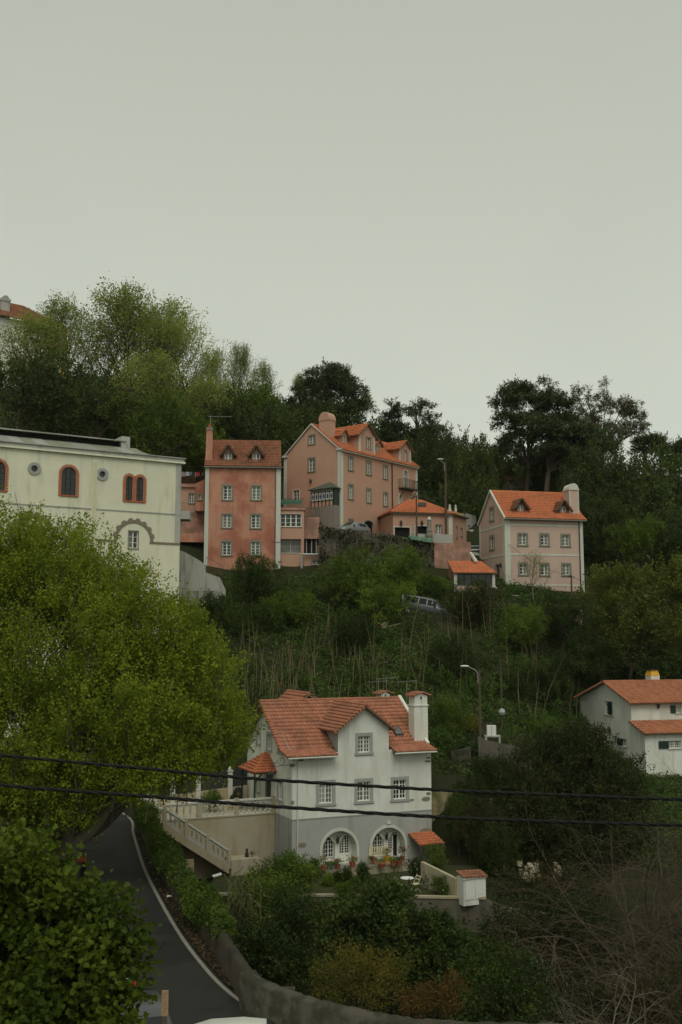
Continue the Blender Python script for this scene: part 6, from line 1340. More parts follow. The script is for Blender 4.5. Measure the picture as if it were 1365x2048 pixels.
def gput(k, name, label, px, ptop, pbot, D, wpx, mat, rz=0.0, cat='tree', group=None, bark='bark', zb=None, depth=None):
    """unit tree scaled to a pixel width and to the height between ptop and its base (pbot pixel)"""
    if zb is None: zb = W(px, pbot, D).z
    x = (px - CX) / F * D; top = W(px, ptop, D).z; root = empty(name, label, cat, (x, D, zb), rz, group); wm = wpx * D / F / 1.55; root.scale = (wm, (depth or wm), (top - zb) / 1.02)
    for nm, me, m in (('trunk', GB[k % 3][0], bark), ('crown', GB[k % 3][1], mat)):
        o = bpy.data.objects.new(nm, me); COL.objects.link(o); o.parent = root
        if len(me.materials) == 0: me.materials.append(M[m])
        o.material_slots[0].link = 'OBJECT'; o.material_slots[0].material = M[m]
    return root

# ---------------------------------------------------------------- trees behind the houses
for i, (k, nm, lab, px, pt, pb, D, w, m) in enumerate((
    (0,'evergreen_tree','dark evergreen mass at the left edge above the cream hall roof',50,700,900,114,270,'lf_wood'),
    (1,'evergreen_tree','dark evergreen behind the middle of the cream hall roof',190,765,915,112,250,'lf_wood'),
    (2,'evergreen_tree','mid-green tree behind the ventilator end of the cream hall',315,780,940,113,200,'lf_green'),
    (0,'evergreen_tree','leafy green tree directly above the laundry line',405,845,965,116,150,'lf_green'),
    (1,'evergreen_tree','dark tree above the roof of the weathered townhouse',455,790,950,122,170,'lf_wood'),
    (2,'evergreen_tree','dark tree between the townhouse roof and the pink gable',545,795,960,126,160,'lf_wood'),
    (0,'evergreen_tree','grey-green tree on the slope below the last spring tree',500,765,930,134,190,'lf_green'),
    (1,'evergreen_tree','dark tree behind the chimney of the big pink house',640,800,960,140,240,'lf_wood'),
    (2,'evergreen_tree','dark evergreen right behind the far end of the big pink house',862,850,1050,130,110,'lf_wood'),
    (0,'evergreen_tree','tall dark evergreen left of the telegraph pole',908,858,1040,133,110,'lf_wood'),
    (1,'evergreen_tree','rounded dark tree behind the tall lamp post',962,875,1060,127,150,'lf_wood'),
    (2,'evergreen_tree','dark low tree behind the gap left of the pale pink house',935,950,1090,122,150,'lf_wood'),
    (0,'evergreen_tree','dark tree directly behind the ridge of the pale pink house',1060,890,1090,130,200,'lf_wood'),
    (1,'evergreen_tree','dark evergreen right of the round-topped chimney',1190,880,1130,120,180,'lf_wood'),
    (2,'evergreen_tree','broad dark evergreen at the right under the umbrella pines',1285,900,1130,122,220,'lf_wood'),
    (0,'evergreen_tree','dark evergreen at the right edge of the wood',1365,890,1130,124,200,'lf_wood'),
    (1,'evergreen_tree','dense dark tree just right of the pale pink house',1215,985,1160,111,140,'lf_wood'),
    (2,'evergreen_tree','lower dark tree at the right edge behind the light green crown',1345,1010,1160,110,170,'lf_wood'),
    (0,'round_bush','rounded bluish bush before the dark wood on the right',1278,1036,1135,107,120,'lf_green'))):
    gput(k, nm, lab, px, pt, pb, D, w, m, rz=i * .9, group='dark evergreens behind the houses')
CON = dict(clump_r=.9, shoot=.6, spread=.12, up=.25, bias=.35, aspect=.3, upbias=.8, zflat=.45, low=-.25)
def conif(label, base, bl, seed, ncl=220, **kw):
    a = dict(CON); a.update(kw); return tree('conifer_tree', label, base, bl, a.pop('mat', 'lf_conifer'), seed, ncl, 9, 12, a.pop('size', .38), a.pop('r0', .35), a.pop('limbs', 14), a.pop('fork', .6), group='conifers on the skyline', **a)
g = ground_at(655, 145)
conif('broad dark dome-shaped conifer above the big pink house', g, [blob(655,775,145,62,4,32), blob(625,795,145,42,3.5,30), blob(690,795,145,45,3.5,28), blob(605,825,144,32,3,28), blob(710,825,145,35,3,26), blob(655,750,145,40,3,16), blob(655,830,143,65,4,30)], 301, 330)
g = ground_at(1055, 126)
conif('flat-topped spreading cypress with bare trunk behind the pale pink house', g, [blob(1035,790,126,36,3,16), blob(1010,810,126,22,2.4,16), blob(1060,815,126,48,3.5,20), blob(1015,845,126,25,2.5,14), blob(1105,815,127,38,3,18), blob(1090,780,127,10,1.2,18), blob(1105,795,127,16,1.5,8), blob(1130,850,127,36,3,22), blob(1070,850,125,48,3.5,18), blob(1040,880,126,38,2.6,12), blob(1125,885,127,42,3,20), blob(1020,905,127,30,2.4,16), blob(1090,930,128,60,3,30), blob(1150,930,127,50,3,40), blob(1190,900,128,40,3,35)], 302, 520, up=.05)
g = ground_at(1092, 124); conif('second cypress with reddish trunk merging into its neighbour', g, [blob(1095,870,124,40,3,20), blob(1150,880,125,40,3,25), blob(1110,910,124,45,3,18), blob(1160,920,125,40,3,22)], 303, 170)
g = ground_at(1295, 135); conif('small umbrella pine on the right skyline', g, [blob(1300,886,135,24,2.2,7), blob(1322,898,135,13,1.6,6), blob(1283,905,135,14,1.6,6)], 304, 60, fork=.85)
g = ground_at(1350, 137); conif('umbrella pine at the right edge of the skyline', g, [blob(1345,906,137,24,2.2,8), blob(1372,898,137,26,2.2,9), blob(1352,928,137,26,2.2,10)], 305, 70, fork=.85)
g = ground_at(785, 142); conif('thin broken-topped pine left of its bushier twin', g, [blob(778,812,142,9,1,4), blob(795,825,142,10,1,4), blob(790,858,142,26,2,18), blob(775,880,142,24,2,16), blob(772,838,142,8,1,4)], 306, 46, fork=.95, r0=.2, limbs=9, nshoot=None) if False else None
for lab, px, top, bl, sd in (('thin broken-topped pine behind the pink house dormers', 785, 805, [(782,815,8,4), (797,828,9,4), (772,836,7,3), (790,862,24,16), (778,885,22,16)], 306), ('taller pine with a leaning tuft on top right of the thin pine', 835, 806, [(848,815,13,9), (835,830,12,7), (858,845,18,14), (822,822,9,4), (842,875,26,18), (868,865,16,16)], 307)):
    g = ground_at(px, 142); root = conif(lab, g, [blob(a, b, 142, c, 1.6, d) for a, b, c, d in bl], sd, 60, limbs=10, fork=.9, r0=.2); tp = W(px, top, 142)
    mb = MB(); hh = tp.z - g[2]; mb.tube([(0, 0, 0), (.1, 0, hh * .5), (0, 0, hh)], [.26, .2, .06], 6); rg_ = random.Random(sd)
    for k in range(9): z = hh * (.66 + .035 * k); a = rg_.uniform(0, 6.28); l = rg_.uniform(.8, 2.2); mb.tube([(0, 0, z), (l * .6 * math.cos(a), l * .6 * math.sin(a), z + .2), (l * math.cos(a), l * math.sin(a), z + .5)], [.05, .035, .01], 4)
    mb.build('bare_branches', M['bark'], root)
for px, D, pt in ((1048, 125, 880), (1090, 123, 900)):
    pass
g = ground_at(1210, 140)
tree('eucalyptus_tree', 'airy olive-toned eucalyptus with open tufts on the right skyline', g, [blob(1160,790,140,20,2,20), blob(1152,815,140,20,2,14), blob(1200,800,140,22,2,16), blob(1212,772,140,9,1.2,9), blob(1235,815,140,28,2.2,20), blob(1195,835,140,36,2.6,22), blob(1265,820,140,24,2,14), blob(1285,845,140,16,1.6,16), blob(1255,855,140,30,2.4,18), blob(1215,870,139,42,3,26), blob(1170,860,139,25,2.4,26)], 'lf_euc', 310, 210, 8, 11, .32, .35, 22, .55, clump_r=.62, shoot=.5, spread=.12, up=.1, bias=.45, aspect=.3, droop=.6)
# fresh green crown in front of the right-hand wood
g = ground_at(1250, 98)
tree('plane_tree', 'light green upright-shooted tree crown at the right edge below the wood', g, [blob(1212,1172,98.0,38,1.8,34), blob(1270,1172,98.0,46,2,36), blob(1335,1172,98.0,50,2.2,36), blob(1390,1175,98.0,60,2.2,50), blob(1192,1215,98.0,34,1.6,36), blob(1250,1235,97.0,58,2.2,50), blob(1330,1240,97.0,65,2.4,55), blob(1225,1290,97.5,50,1.8,40), blob(1310,1305,97.0,70,2,45), blob(1380,1290,97.0,60,2,60)], 'lf_plane_mid', 41, 330, 7, 13, .22, .22, 18, .3, clump_r=.7, shoot=1.1, spread=.12, up=1.2, bias=.35, aspect=.8, upbias=.35, leaders=110)

# ---------------------------------------------------------------- mid slope trees and shrubs
for i, (k, nm, lab, px, pt, pb, D, w, m) in enumerate((
    (0,'evergreen_shrub','glossy dark evergreen in front of the weathered townhouse base',505,1106,1225,98,128,'lf_dark'),
    (1,'evergreen_shrub','low dark shrub below the streaked concrete wall',440,1185,1280,84.5,120,'lf_dark'),
    (2,'evergreen_shrub','dark shrub on the bank beneath the glossy evergreen',505,1205,1305,92,150,'lf_dark'),
    (0,'shrub','olive-green shrub below the orange door awning',585,1178,1285,94,140,'lf_green'),
    (1,'green_tree','dense green bank tree below the galvanised pipe',690,1100,1240,98,165,'lf_green'),
    (2,'green_tree','bright green tree in front of the ivy retaining wall',805,1084,1215,99,135,'lf_green'),
    (0,'green_tree','green tree between the bank tree and the van',755,1150,1265,95,150,'lf_green'),
    (1,'shrub','small leafy shrub touching the roof of the dark van',872,1150,1200,100,90,'lf_green'),
    (2,'shrub','dark shrub at the foot of the bank below the van',705,1222,1320,90,125,'lf_dark'),
    (0,'shrub','dark purplish shrub hiding the orange-roofed building',948,1168,1275,95,125,'lf_olive'),
    (1,'shrub','rounded dark green shrub left of the street lamp head',893,1268,1385,88,115,'lf_dark'),
    (2,'shrub','green shrub below the forecourt of the pale pink house',1050,1205,1300,95,130,'lf_green'),
    (0,'shrub','dark shrub at the right base of the pale pink house',1125,1185,1290,96,120,'lf_dark'),
    (1,'shrub','dark leafy shrub beneath the light green crown',1195,1265,1380,95,150,'lf_dark'),
    (2,'shrub','shadowy shrub at the right edge above the white cottage roof',1330,1290,1400,95.5,210,'lf_dark'),
    (0,'shrub','dark shrub on the slope left of the white cottage',1095,1310,1440,90,150,'lf_dark'),
    (1,'shrub','green shrub on the slope behind the small pole',1010,1340,1450,88,110,'lf_dark'),
    (2,'shrub','yellow-flowering shrub behind the lamp post base',935,1428,1482,79.5,70,'lf_yellow'),
    (0,'shrub','green shrub against the right chimney of the white house',893,1395,1500,79,85,'lf_green'),
    (1,'shrub','dark shrub on the bank right of the white house roof',925,1480,1560,77,110,'lf_dark'),
    (2,'shrub','leafy shrub growing against the slope path wall',975,1505,1600,74,120,'lf_dark'),
    (0,'shrub','pale leafy bush beside the silver car',1085,1435,1480,83,70,'lf_green'),
    (1,'shrub','dark shrub behind the beige wall right of the white house',930,1550,1660,70.2,90,'lf_dark'),
    (2,'shrub','dark shrub in the nook between the white house and the beige wall',912,1585,1700,67.5,80,'lf_dark'),
    (1,'shrub','leafy dark shrub right of the orange canopy',965,1600,1745,66,110,'lf_olive'),
    (0,'shrub','hanging dark growth beside the white shed',985,1640,1790,64.5,120,'lf_dark'),
    (1,'shrub','dark shrub left of the white house under the canes',545,1400,1500,80,120,'lf_green'),
    (2,'shrub','dark growth behind the boundary wall by the road',420,1485,1600,72,150,'lf_green'),
    (0,'shrub','small shrub behind the terrace balustrade',430,1580,1622,66.5,60,'lf_hedge'),
    (1,'shrub','tiny clipped shrub by the dark porch door',478,1588,1612,67.5,38,'lf_dark'))):
    gput(k, nm, lab, px, pt, pb, D, w, m, rz=i * 1.1, cat='shrub' if 'shrub' in nm or 'bush' in nm else 'tree', group='trees and shrubs on the slope')
# sparse young tree before the pale pink house
YT_ = skeletal(151, 6, .07, (16, 6, 3), 5, .13, ang=.55, up=1.0, spread=.1, aspect=.3)
put(YT_, 'young_tree', 'sparse young tree in front of the pale pink house windows', 1072, 1112, 99.5, 6, 'lf_plane_far', 'barkpale', sx=1.25, zb=W(1072, 1215, 99.5).z)
# big dark olive bush in the middle right
g = ground_at(1150, 70)
tree('bay_tree', 'huge dark olive evergreen filling the hollow below the white cottage', g, [blob(1150,1530,70,95,3,75), blob(1080,1560,70,75,2.6,70), blob(1215,1560,70,75,2.6,60), blob(1040,1630,69,70,2.6,75), blob(1140,1640,68,110,3.2,85), blob(1240,1630,69,65,2.6,70), blob(990,1680,68,55,2,60), blob(1100,1700,68,90,2.6,50), blob(1255,1590,71,45,2,40), blob(1150,1490,70,60,2.2,38)], 'lf_bay', 55, 950, 8, 14, .16, .4, 20, .3, clump_r=.7, shoot=.4, spread=.1, up=.4, bias=.35, aspect=.5)
# citrus and undergrowth in the foreground hollow
def low(name, label, px, D, bl, mat, seed, cat='tree', **kw):
    g = ground_at(px, D); a = dict(nclump=150, nshoot=6, nleaf=9, size=.15, r0=.09, limbs=12, fork=.3, clump_r=.45, shoot=.35, spread=.07, up=.5, bias=.4, aspect=.5); a.update(kw); return tree(name, label, g, bl, mat, seed, cat=cat, **a)
low('citrus_tree', 'glossy citrus tree in front of the garden wall', 760, 48, [blob(745,1820,48,60,1.6,40), blob(690,1850,48,55,1.5,40), blob(800,1850,47.5,60,1.5,45), blob(740,1900,47,90,1.8,55), blob(775,1790,49,38,1.1,28)], 'lf_citrus', 61, nclump=240, size=.2)
low('citrus_tree', 'lower citrus tree right of its glossy neighbour, before the dark wall', 870, 47, [blob(860,1865,47,45,1.3,35), blob(900,1905,46.5,45,1.3,40), blob(850,1930,46,60,1.4,45), blob(945,1945,46,32,1.0,28)], 'lf_citrus', 62, nclump=200, size=.2)
low('yellow_shrub', 'upright yellow-green shrub before the citrus trees', 720, 40, [blob(690,1930,40,42,1.0,34), blob(745,1940,40,45,1.0,40), blob(655,1960,40,30,.9,28), blob(790,1945,40,32,.9,32), blob(720,1985,39.5,70,1.1,40)], leafy if False else 'lf_yellow', 63, cat='shrub', nclump=170, size=.085, clump_r=.3)
low('orange_shrub', 'orange-leaved shrub behind the parapet', 865, 37, [blob(870,1998,37,34,.8,24), blob(905,1985,37,24,.7,20), blob(830,2008,37,26,.7,16)], 'lf_orange', 64, cat='shrub', nclump=70, size=.1, clump_r=.22, nleaf=7)
for lab, px, D, bl, m, sd in (
    ('dark growth on the ledge right of the white shed', 1040, 61, [(1010,1790,50,45), (1070,1790,60,40), (1120,1770,50,50), (1170,1780,60,50)], 'lf_olive', 72), ('dark bramble hanging over the wall right of the shed', 1060, 55.5, [(1010,1850,45,40), (1090,1840,60,45), (1160,1850,70,60)], 'lf_dark', 73),
    ('leafy shrub below the garden stairs', 500, 54, [(500,1805,42,34), (550,1795,42,30), (530,1840,62,42)], 'lf_green', 65), ('dark shrub mass left of the citrus trees', 590, 50, [(590,1822,60,42), (620,1880,75,55), (540,1895,60,55)], 'lf_dark', 66),
    ('dark shrub behind the reeds by the roadside wall', 520, 43, [(540,1930,60,55), (600,1960,70,45), (500,1890,45,40)], 'lf_dark', 67), ('shadowed growth in the hollow under the orange shrub', 980, 42, [(960,1985,70,55), (1030,1960,70,60), (1000,2020,90,45)], 'lf_dark', 68),
    ('dark ivy heap at the bottom right below the bare thicket', 1240, 46, [(1150,2010,80,50), (1260,2020,90,50), (1340,1990,70,60)], 'lf_olive', 69), ('olive undergrowth between the retaining wall and the thicket', 1090, 54, [(1060,1880,70,50), (1120,1930,80,55), (1020,1900,50,40)], 'lf_olive', 70),
    ('leafy mound beside the garden stairs foot', 555, 58.8, [(575,1745,38,28), (545,1760,40,25), (600,1758,30,24)], 'lf_green', 71)):
    low('shrub', lab, px, D, [blob(a, b, D, c, c * D / F * .8, d) for a, b, c, d in bl], m, sd, cat='shrub', nclump=190, size=.14, group='undergrowth in the hollow')

# ---------------------------------------------------------------- ivy hedge over the roadside wall
rng = np.random.default_rng(77); bl = []
for i in range(kA, kB):
    y = WALLP[i, 1]
    if y < 37.2 or y > 61: continue
    r = .46 + .16 * math.sin(i * .31) + .06 * math.sin(i * 1.3); r *= .85 * min(1, (y - 36.2) / 2.5); bl.append((WALLP[i, 0] + .1, y, zroad(y) + .95 + rng.normal(0, .05), r, r, r * .85))
o = empty('ivy_hedge', 'bright ivy hedge sprawling over the top of the roadside wall', 'hedge', (WALLP[kA, 0], WALLP[kA, 1], zroad(60))); b0 = o.location
me, cc = crown_mesh('foliage', [(x - b0.x, y - b0.y, z - b0.z, a, b, c) for x, y, z, a, b, c in bl], rng, 1100, 6, 10, .085, clump_r=.22, shoot=.2, spread=.05, up=.4, bias=.3, aspect=.8)
link('foliage', me, M['lf_hedge'], o)
mb = MB()
for k in range(60): c = Vector(cc[rng.integers(len(cc))]); mb.tube([c + Vector((0, 0, -.6)), c], [.02, .008], 4, False)
stuff(mb.build('stems', M['bark'], o))
# ivy cascading on the retaining wall below the pink house
rng = np.random.default_rng(78); P_ = []
for a, b in zip(IV[:-1], IV[1:]):
    n = int((b - a).length * 260); t = rng.random(n)[:, None]; A_ = np.array(a); B_ = np.array(b); q = A_ + (B_ - A_) * t; q[:, 2] -= rng.random(n) ** 1.2 * 6; q[:, 1] -= rng.uniform(.02, .35, n); P_.append(q)
P_ = np.concatenate(P_); dens_ = np.sin(P_[:, 0] * 1.7) + np.sin(P_[:, 2] * 2.3 + P_[:, 0]) + rng.normal(0, .8, len(P_)); P_ = P_[dens_ > -1.4]
V_, Q_ = leaves_at(P_, np.tile([0, -.5, -.6], (len(P_), 1)), .24, rng, .8, .2, upbias=.2); o = stuff(link('wall_ivy', quad_mesh('wall_ivy', V_, Q_, rng.random(len(P_))), M['lf_olive'])); tag(o, 'brownish ivy cascading down the old retaining wall', 'ivy')
# ground cover ivy on the slope
rng = np.random.default_rng(79); n = 150000; X = rng.uniform(-24, 46, n); Y = rng.uniform(64, 104, n)
keep = (np.sin(X * .35 + 1) + np.sin(Y * .5 + X * .2) + rng.normal(0, .9, n)) > -.9; inb = (np.abs((X + 2.9) * math.cos(R(23.5)) + (Y - 63) * math.sin(R(23.5)) - 2) < 14) & (Y < 74) ; keep &= ~inb
keep &= Y > 74 - np.clip((X - 6) * .5, 0, 9); X, Y = X[keep], Y[keep]; Z = ground_np(X, Y) + rng.uniform(.02, .35, len(X)); pos = np.stack([X, Y, Z], 1)
V_, Q_ = leaves_at(pos, np.tile([0, -.4, .3], (len(X), 1)), .2, rng, .85, .1, upbias=.9); o = stuff(link('slope_ivy', quad_mesh('slope_ivy', V_, Q_, rng.random(len(X))), M['lf_ivy'])); tag(o, 'green ivy and weeds covering the slope behind the white house', 'ivy')
# undergrowth in the ravine
n = 60000; X = rng.uniform(-10, 24, n); Y = rng.uniform(31, 58, n); dpt = np.array([(np.hypot(PATH[:, 0] - x, PATH[:, 1] - y)).min() for x, y in zip(X[:0], Y[:0])])
Z = ground_np(X, Y); keep = Z < 6.2; X, Y, Z = X[keep], Y[keep], Z[keep] + rng.uniform(.05, .9, keep.sum()) ** 2
V_, Q_ = leaves_at(np.stack([X, Y, Z], 1), np.tile([0, -.3, .5], (len(X), 1)), .13, rng, .6, .1); o = stuff(link('ravine_weeds', quad_mesh('ravine_weeds', V_, Q_, rng.random(len(X))), M['lf_dark'])); tag(o, 'dark weeds covering the bottom of the hollow', 'weeds')
# leafy undergrowth heaped over the slope
rng = np.random.default_rng(80); bl = []
while len(bl) < 260:
    D = rng.uniform(77, 101); px = rng.uniform(440, 1380); x = (px - CX) / F * D; r = rng.uniform(.5, 1.35); z = gz(x, D)
    if 1150 < px and D < 90: continue
    bl.append((x, D, z + r * .25, r * 1.2, r, r * .75))
me, cc = crown_mesh('slope_undergrowth', bl, rng, 1500, 6, 8, .17, clump_r=.4, shoot=.35, spread=.08, up=.6, bias=.4, aspect=.6); o = stuff(link('slope_undergrowth', me, M['lf_ivy'])); tag(o, 'tangled green undergrowth covering the bank below the pink houses', 'undergrowth')
# scrub between the trunks on the hill behind the houses
n = 70000; X = rng.uniform(-45, 62, n); Y = rng.uniform(106, 175, n); Z = ground_np(X, Y) + rng.random(n) ** 2 * 2.2
hx = (np.abs(X - 4) < 22) & (Y < 122); X, Y, Z = X[~hx], Y[~hx], Z[~hx]; V_, Q_ = leaves_at(np.stack([X, Y, Z], 1), np.tile([0, -.3, .5], (len(X), 1)), .5, rng, .5); o = stuff(link('hill_scrub', quad_mesh('hill_scrub', V_, Q_, rng.random(len(X))), M['lf_dark'])); tag(o, 'dark scrub under the trees on the hill behind the houses', 'scrub')
# dry canes standing on the slope
def canes(label, pxr, pyr, D0, D1, n, seed, hmin=2.2, hmax=5.0):
    rng = np.random.default_rng(seed); mb = MB()
    for _ in range(n):
        D = rng.uniform(D0, D1); px = rng.uniform(*pxr); x = (px - CX) / F * D; z = gz(x, D); h_ = rng.uniform(hmin, hmax); lx, ly = rng.normal(0, .16), rng.normal(0, .12)
        mb.tube([(x, D, z - .2), (x + lx * h_ * .4, D + ly * h_ * .4, z + h_ * .5), (x + lx * h_, D + ly * h_, z + h_)], [.026, .02, .007], 4, False)
        if rng.random() < .35:
            for b in range(3): t = rng.uniform(.5, .95); p = Vector((x + lx * h_ * t, D + ly * h_ * t, z + h_ * t)); mb.tube([p, p + Vector((rng.normal(0, .4), rng.normal(0, .3), rng.uniform(.3, .9)))], [.011, .004], 3, False)
    o = stuff(mb.build('cane_thicket', M['cane'])); tag(o, label, 'canes')
canes('dense dry canes on the bank left of the white house roof', (475, 640), 0, 78, 86, 70, 401, 1.5, 5)
canes('dry canes on the bank behind the white house chimneys', (640, 870), 0, 79, 91, 55, 402, 1.2, 4.6)
canes('thin pale saplings on the dark slope right of the street lamp', (880, 1200), 0, 84, 97, 60, 403, 1.5, 5)
# bare tangled thicket at the lower right
rng = np.random.default_rng(90); 
for i, (lab, bx, D, n, hh) in enumerate((('bare tangled thicket at the right edge below the white cottage', 1370, 50, 34, 9.5), ('bare branching shrub in the lower right corner', 1340, 38, 22, 5.5), ('bare pale-twigged bush left of the larger thicket', 1180, 45, 12, 5.0), ('bare reddish thicket on the bank under the white cottage', 1380, 57, 36, 9.5))):
    g = Vector(ground_at(bx, D)); mb = MB(); tips = []
    root = empty('bare_thicket', lab, 'thicket', g, 0, 'bare thickets at the lower right'); spread = 5 if n > 20 else 3
    for k in range(n):
        p = Vector((rng.normal(0, spread * .5), rng.normal(0, 1.2), -.3)); d = Vector((rng.normal(-.15, .55), rng.normal(-.1, .35), 1)).normalized(); grow(rng, p, d, rng.uniform(.6, 1.0) * hh, .06, 1, 3, mb, tips, up=-.9, nb=(6, 8, 6), ang=.85, sides=4, wob=.2)
    stuff(mb.build('branches', M['twig'] if i != 2 else M['barkpale'], root))
# reeds beside the roadside wall
rng = np.random.default_rng(91); g = Vector(ground_at(478, 44)); g.z = W(478, 1900, 44).z; o = empty('giant_reed', 'clump of long-bladed pale reeds beside the roadside wall', 'reed', g); mb = MB(); V = []; 
for s_ in range(16):
    x0, y0 = rng.normal(0, .5), rng.normal(0, .4); h_ = rng.uniform(1.6, 3.4); lx = rng.normal(.1, .3); st = [Vector((x0 + lx * t * t, y0, h_ * t)) for t in (0, .35, .7, 1)]; mb.tube(st, [.025, .02, .015, .006], 4, False)
    for k in range(14):
        t = .25 + .75 * k / 14; p = Vector((x0 + lx * t * t, y0, h_ * t)); a = rng.random() * 6.28; l = rng.uniform(.45, .8); d = Vector((math.cos(a), math.sin(a), .9)); d2 = Vector((math.cos(a), math.sin(a), -.2)); w = Vector((-math.sin(a), math.cos(a), 0)) * .035
        V += [p - w * .5, p + w * .5, p + d * l * .5 + w, p + d * l * .5 - w, p + d * l * .5 - w, p + d * l * .5 + w, p + d * l * .5 + d2 * l * .6 + w * .1, p + d * l * .5 + d2 * l * .6 - w * .1]
mb.build('stalks', M['cane'], o); V = np.array([tuple(v) for v in V]); link('blades', quad_mesh('blades', V, np.arange(len(V)).reshape(-1, 4), rng.random(len(V) // 4)), M['lf_reed'], o)

# ================================================================ vehicles
def carpaint(name, col): 
    m, t, b = _base(name, .3, .5); b.inputs['Base Color'].default_value = (*col, 1); b.inputs['Coat Weight'].default_value = .12; b.inputs['Coat Roughness'].default_value = .08; return m
M['tyre'] = plain('tyre_rubber', (.015, .015, .015), .85, .2, 5); M['rim'] = plain('wheel_rim', (.35, .35, .35), .35, .1, 5, metal=.8)
M['lamp_r'] = plain('tail_lamp', (.45, .03, .02), .25, .1, 5); M['lamp_w'] = plain('head_lamp', (.6, .6, .58), .15, .1, 5); M['plate'] = plain('number_plate', (.62, .6, .45), .5, .1, 30); M['cargl'] = glass('car_glass', (.015, .018, .018), .2, .25)
def car(name, label, loc, rz, col, van=False, cat='car', L=4.1, Wd=1.7, Hh=1.48, pitch=0.0, group=None):
    root = empty(name, label, cat, loc, rz, group); root.rotation_euler.y = pitch; h = L / 2; w = Wd / 2
    bz = .28; belt = .92 if not van else 1.1
    # stations: x, half width, belt z, roof half width, roof z (None = no cabin)
    if van: S = [(-h, w*.93, belt, w*.8, Hh-.12), (-h+.12, w*.98, belt, w*.84, Hh-.02), (-h+.8, w, belt, w*.86, Hh), (0, w, belt, w*.86, Hh), (h-2.0, w, belt, w*.85, Hh-.02), (h-1.55, w, belt, w*.82, Hh-.14), (h-.85, w*.99, belt-.02, w*.8, belt+.05), (h-.3, w*.95, belt-.18, w*.75, belt-.12), (h, w*.82, .72, w*.6, .76)]
    else: S = [(-h, w*.86, .8, w*.7, .84), (-h+.12, w*.94, belt, w*.72, belt+.06), (-h+.5, w*.98, belt, w*.72, Hh-.16), (-h+1.0, w, belt, w*.74, Hh-.03), (-.25, w, belt, w*.75, Hh), (.35, w, belt, w*.73, Hh-.06), (1.1, w*.99, belt-.02, w*.74, belt+.06), (h-.45, w*.95, belt-.1, w*.7, belt-.04), (h-.1, w*.86, .7, w*.62, .75), (h, w*.8, .6, w*.55, .64)]
    mb = MB(); K = 14; off = 0
    for x, hw, zb_, rw, zr in S:
        half = [(hw*.88, bz), (hw*.98, bz+.12), (hw, (bz+zb_)/2), (hw*.985, zb_-.06), (hw*.95, zb_), (rw*1.02, zr-.07), (rw*.8, zr)]
        mb.v += [(x, -y, z) for y, z in half] + [(x, y, z) for y, z in half[::-1]]
    for i in range(len(S) - 1):
        for k in range(K): k2 = (k+1) % K; mb.f.append((i*K+k, i*K+k2, (i+1)*K+k2, (i+1)*K+k))
    mb.f += [tuple(range(K)), tuple((len(S)-1)*K + k for k in range(K))]
    mb.build('body', carpaint(name + '_paint', col), root, True)
    def sidepane(x0, x1, lo=.12, hi=.86):
        for s in (-1, 1):
            q = []
            for x, f in ((x0, lo), (x1, lo), (x1, hi), (x0, hi)):
                for (a, b) in zip(S[:-1], S[1:]):
                    if a[0] <= x <= b[0]: t = (x-a[0])/(b[0]-a[0]); v = [a[j]+(b[j]-a[j])*t for j in range(5)]; break
                y = v[1]*.95 + (v[3]*1.02 - v[1]*.95)*f; z = v[2] + (v[4]-.07 - v[2])*f; q.append((x, s*(y+.012), z+.004))
            MB().poly(q).build('side_window', M['cargl'], root)
    if van: sidepane(-h+.35, -h+1.55); sidepane(-h+1.65, -.1); sidepane(.0, h-1.62)
    else: sidepane(-h+.75, -.3); sidepane(-.2, .75, .12, .8)
    def screen(i, j, fw=.86, nm='windscreen', up=.012):
        a, b = S[i], S[j]; MB().poly([(a[0], -a[3]*fw, a[4]+up), (a[0], a[3]*fw, a[4]+up), (b[0], b[3]*fw, b[4]+up), (b[0], -b[3]*fw, b[4]+up)]).build(nm, M['cargl'], root)
    if van: screen(5, 6)
    else: screen(5, 6); screen(1, 2, .86, 'rear_window')
    for x in (-h+.75, h-.75):
        for s in (-1, 1):
            wl = MB(); R_ = .31; wl.v = [(x + R_*math.cos(6.283*k/16), s*(w-.2) + s*o, .31 + R_*math.sin(6.283*k/16)) for o in (0, .2) for k in range(16)]; wl.f = [(k, (k+1)%16, 16+(k+1)%16, 16+k) for k in range(16)] + [tuple(range(16)), tuple(range(16, 32))]
            wo = wl.build('wheel', M['tyre'], root); MB().poly([(x + .2*math.cos(6.283*k/12), s*(w+.006), .31+.2*math.sin(6.283*k/12)) for k in range(12)]).build('rim', M['rim'], wo)
    for s in (-1, 1):
        MB().box(-h-.012, -h+.08, s*w*.78-.13, s*w*.78+.13, .66, .86).build('tail_light', M['lamp_r'], root); MB().box(h-.16, h+.012, s*w*.62-.15, s*w*.62+.15, .55, .68).build('headlight', M['lamp_w'], root)
        MB().box(.62, .8, s*(w+.02)-.06, s*(w+.02)+.06, belt, belt+.13).build('mirror', M['iron'], root)
    MB().box(-h-.02, -h-.004, -.26, .26, .5, .61).build('number_plate', M['plate'], root); MB().box(h+.004, h+.02, -.26, .26, .38, .49).build('number_plate', M['plate'], root)
    return root
def on_road(k, d):
    t = tgn[k]; return PATH[k] + np.array([-t[1], t[0]]) * d, math.atan2(t[1], t[0])
def kfor(y): return int(np.argmin(np.abs(PATH[:, 1] - y) + 100 * (PATH[:, 0] > 0)))
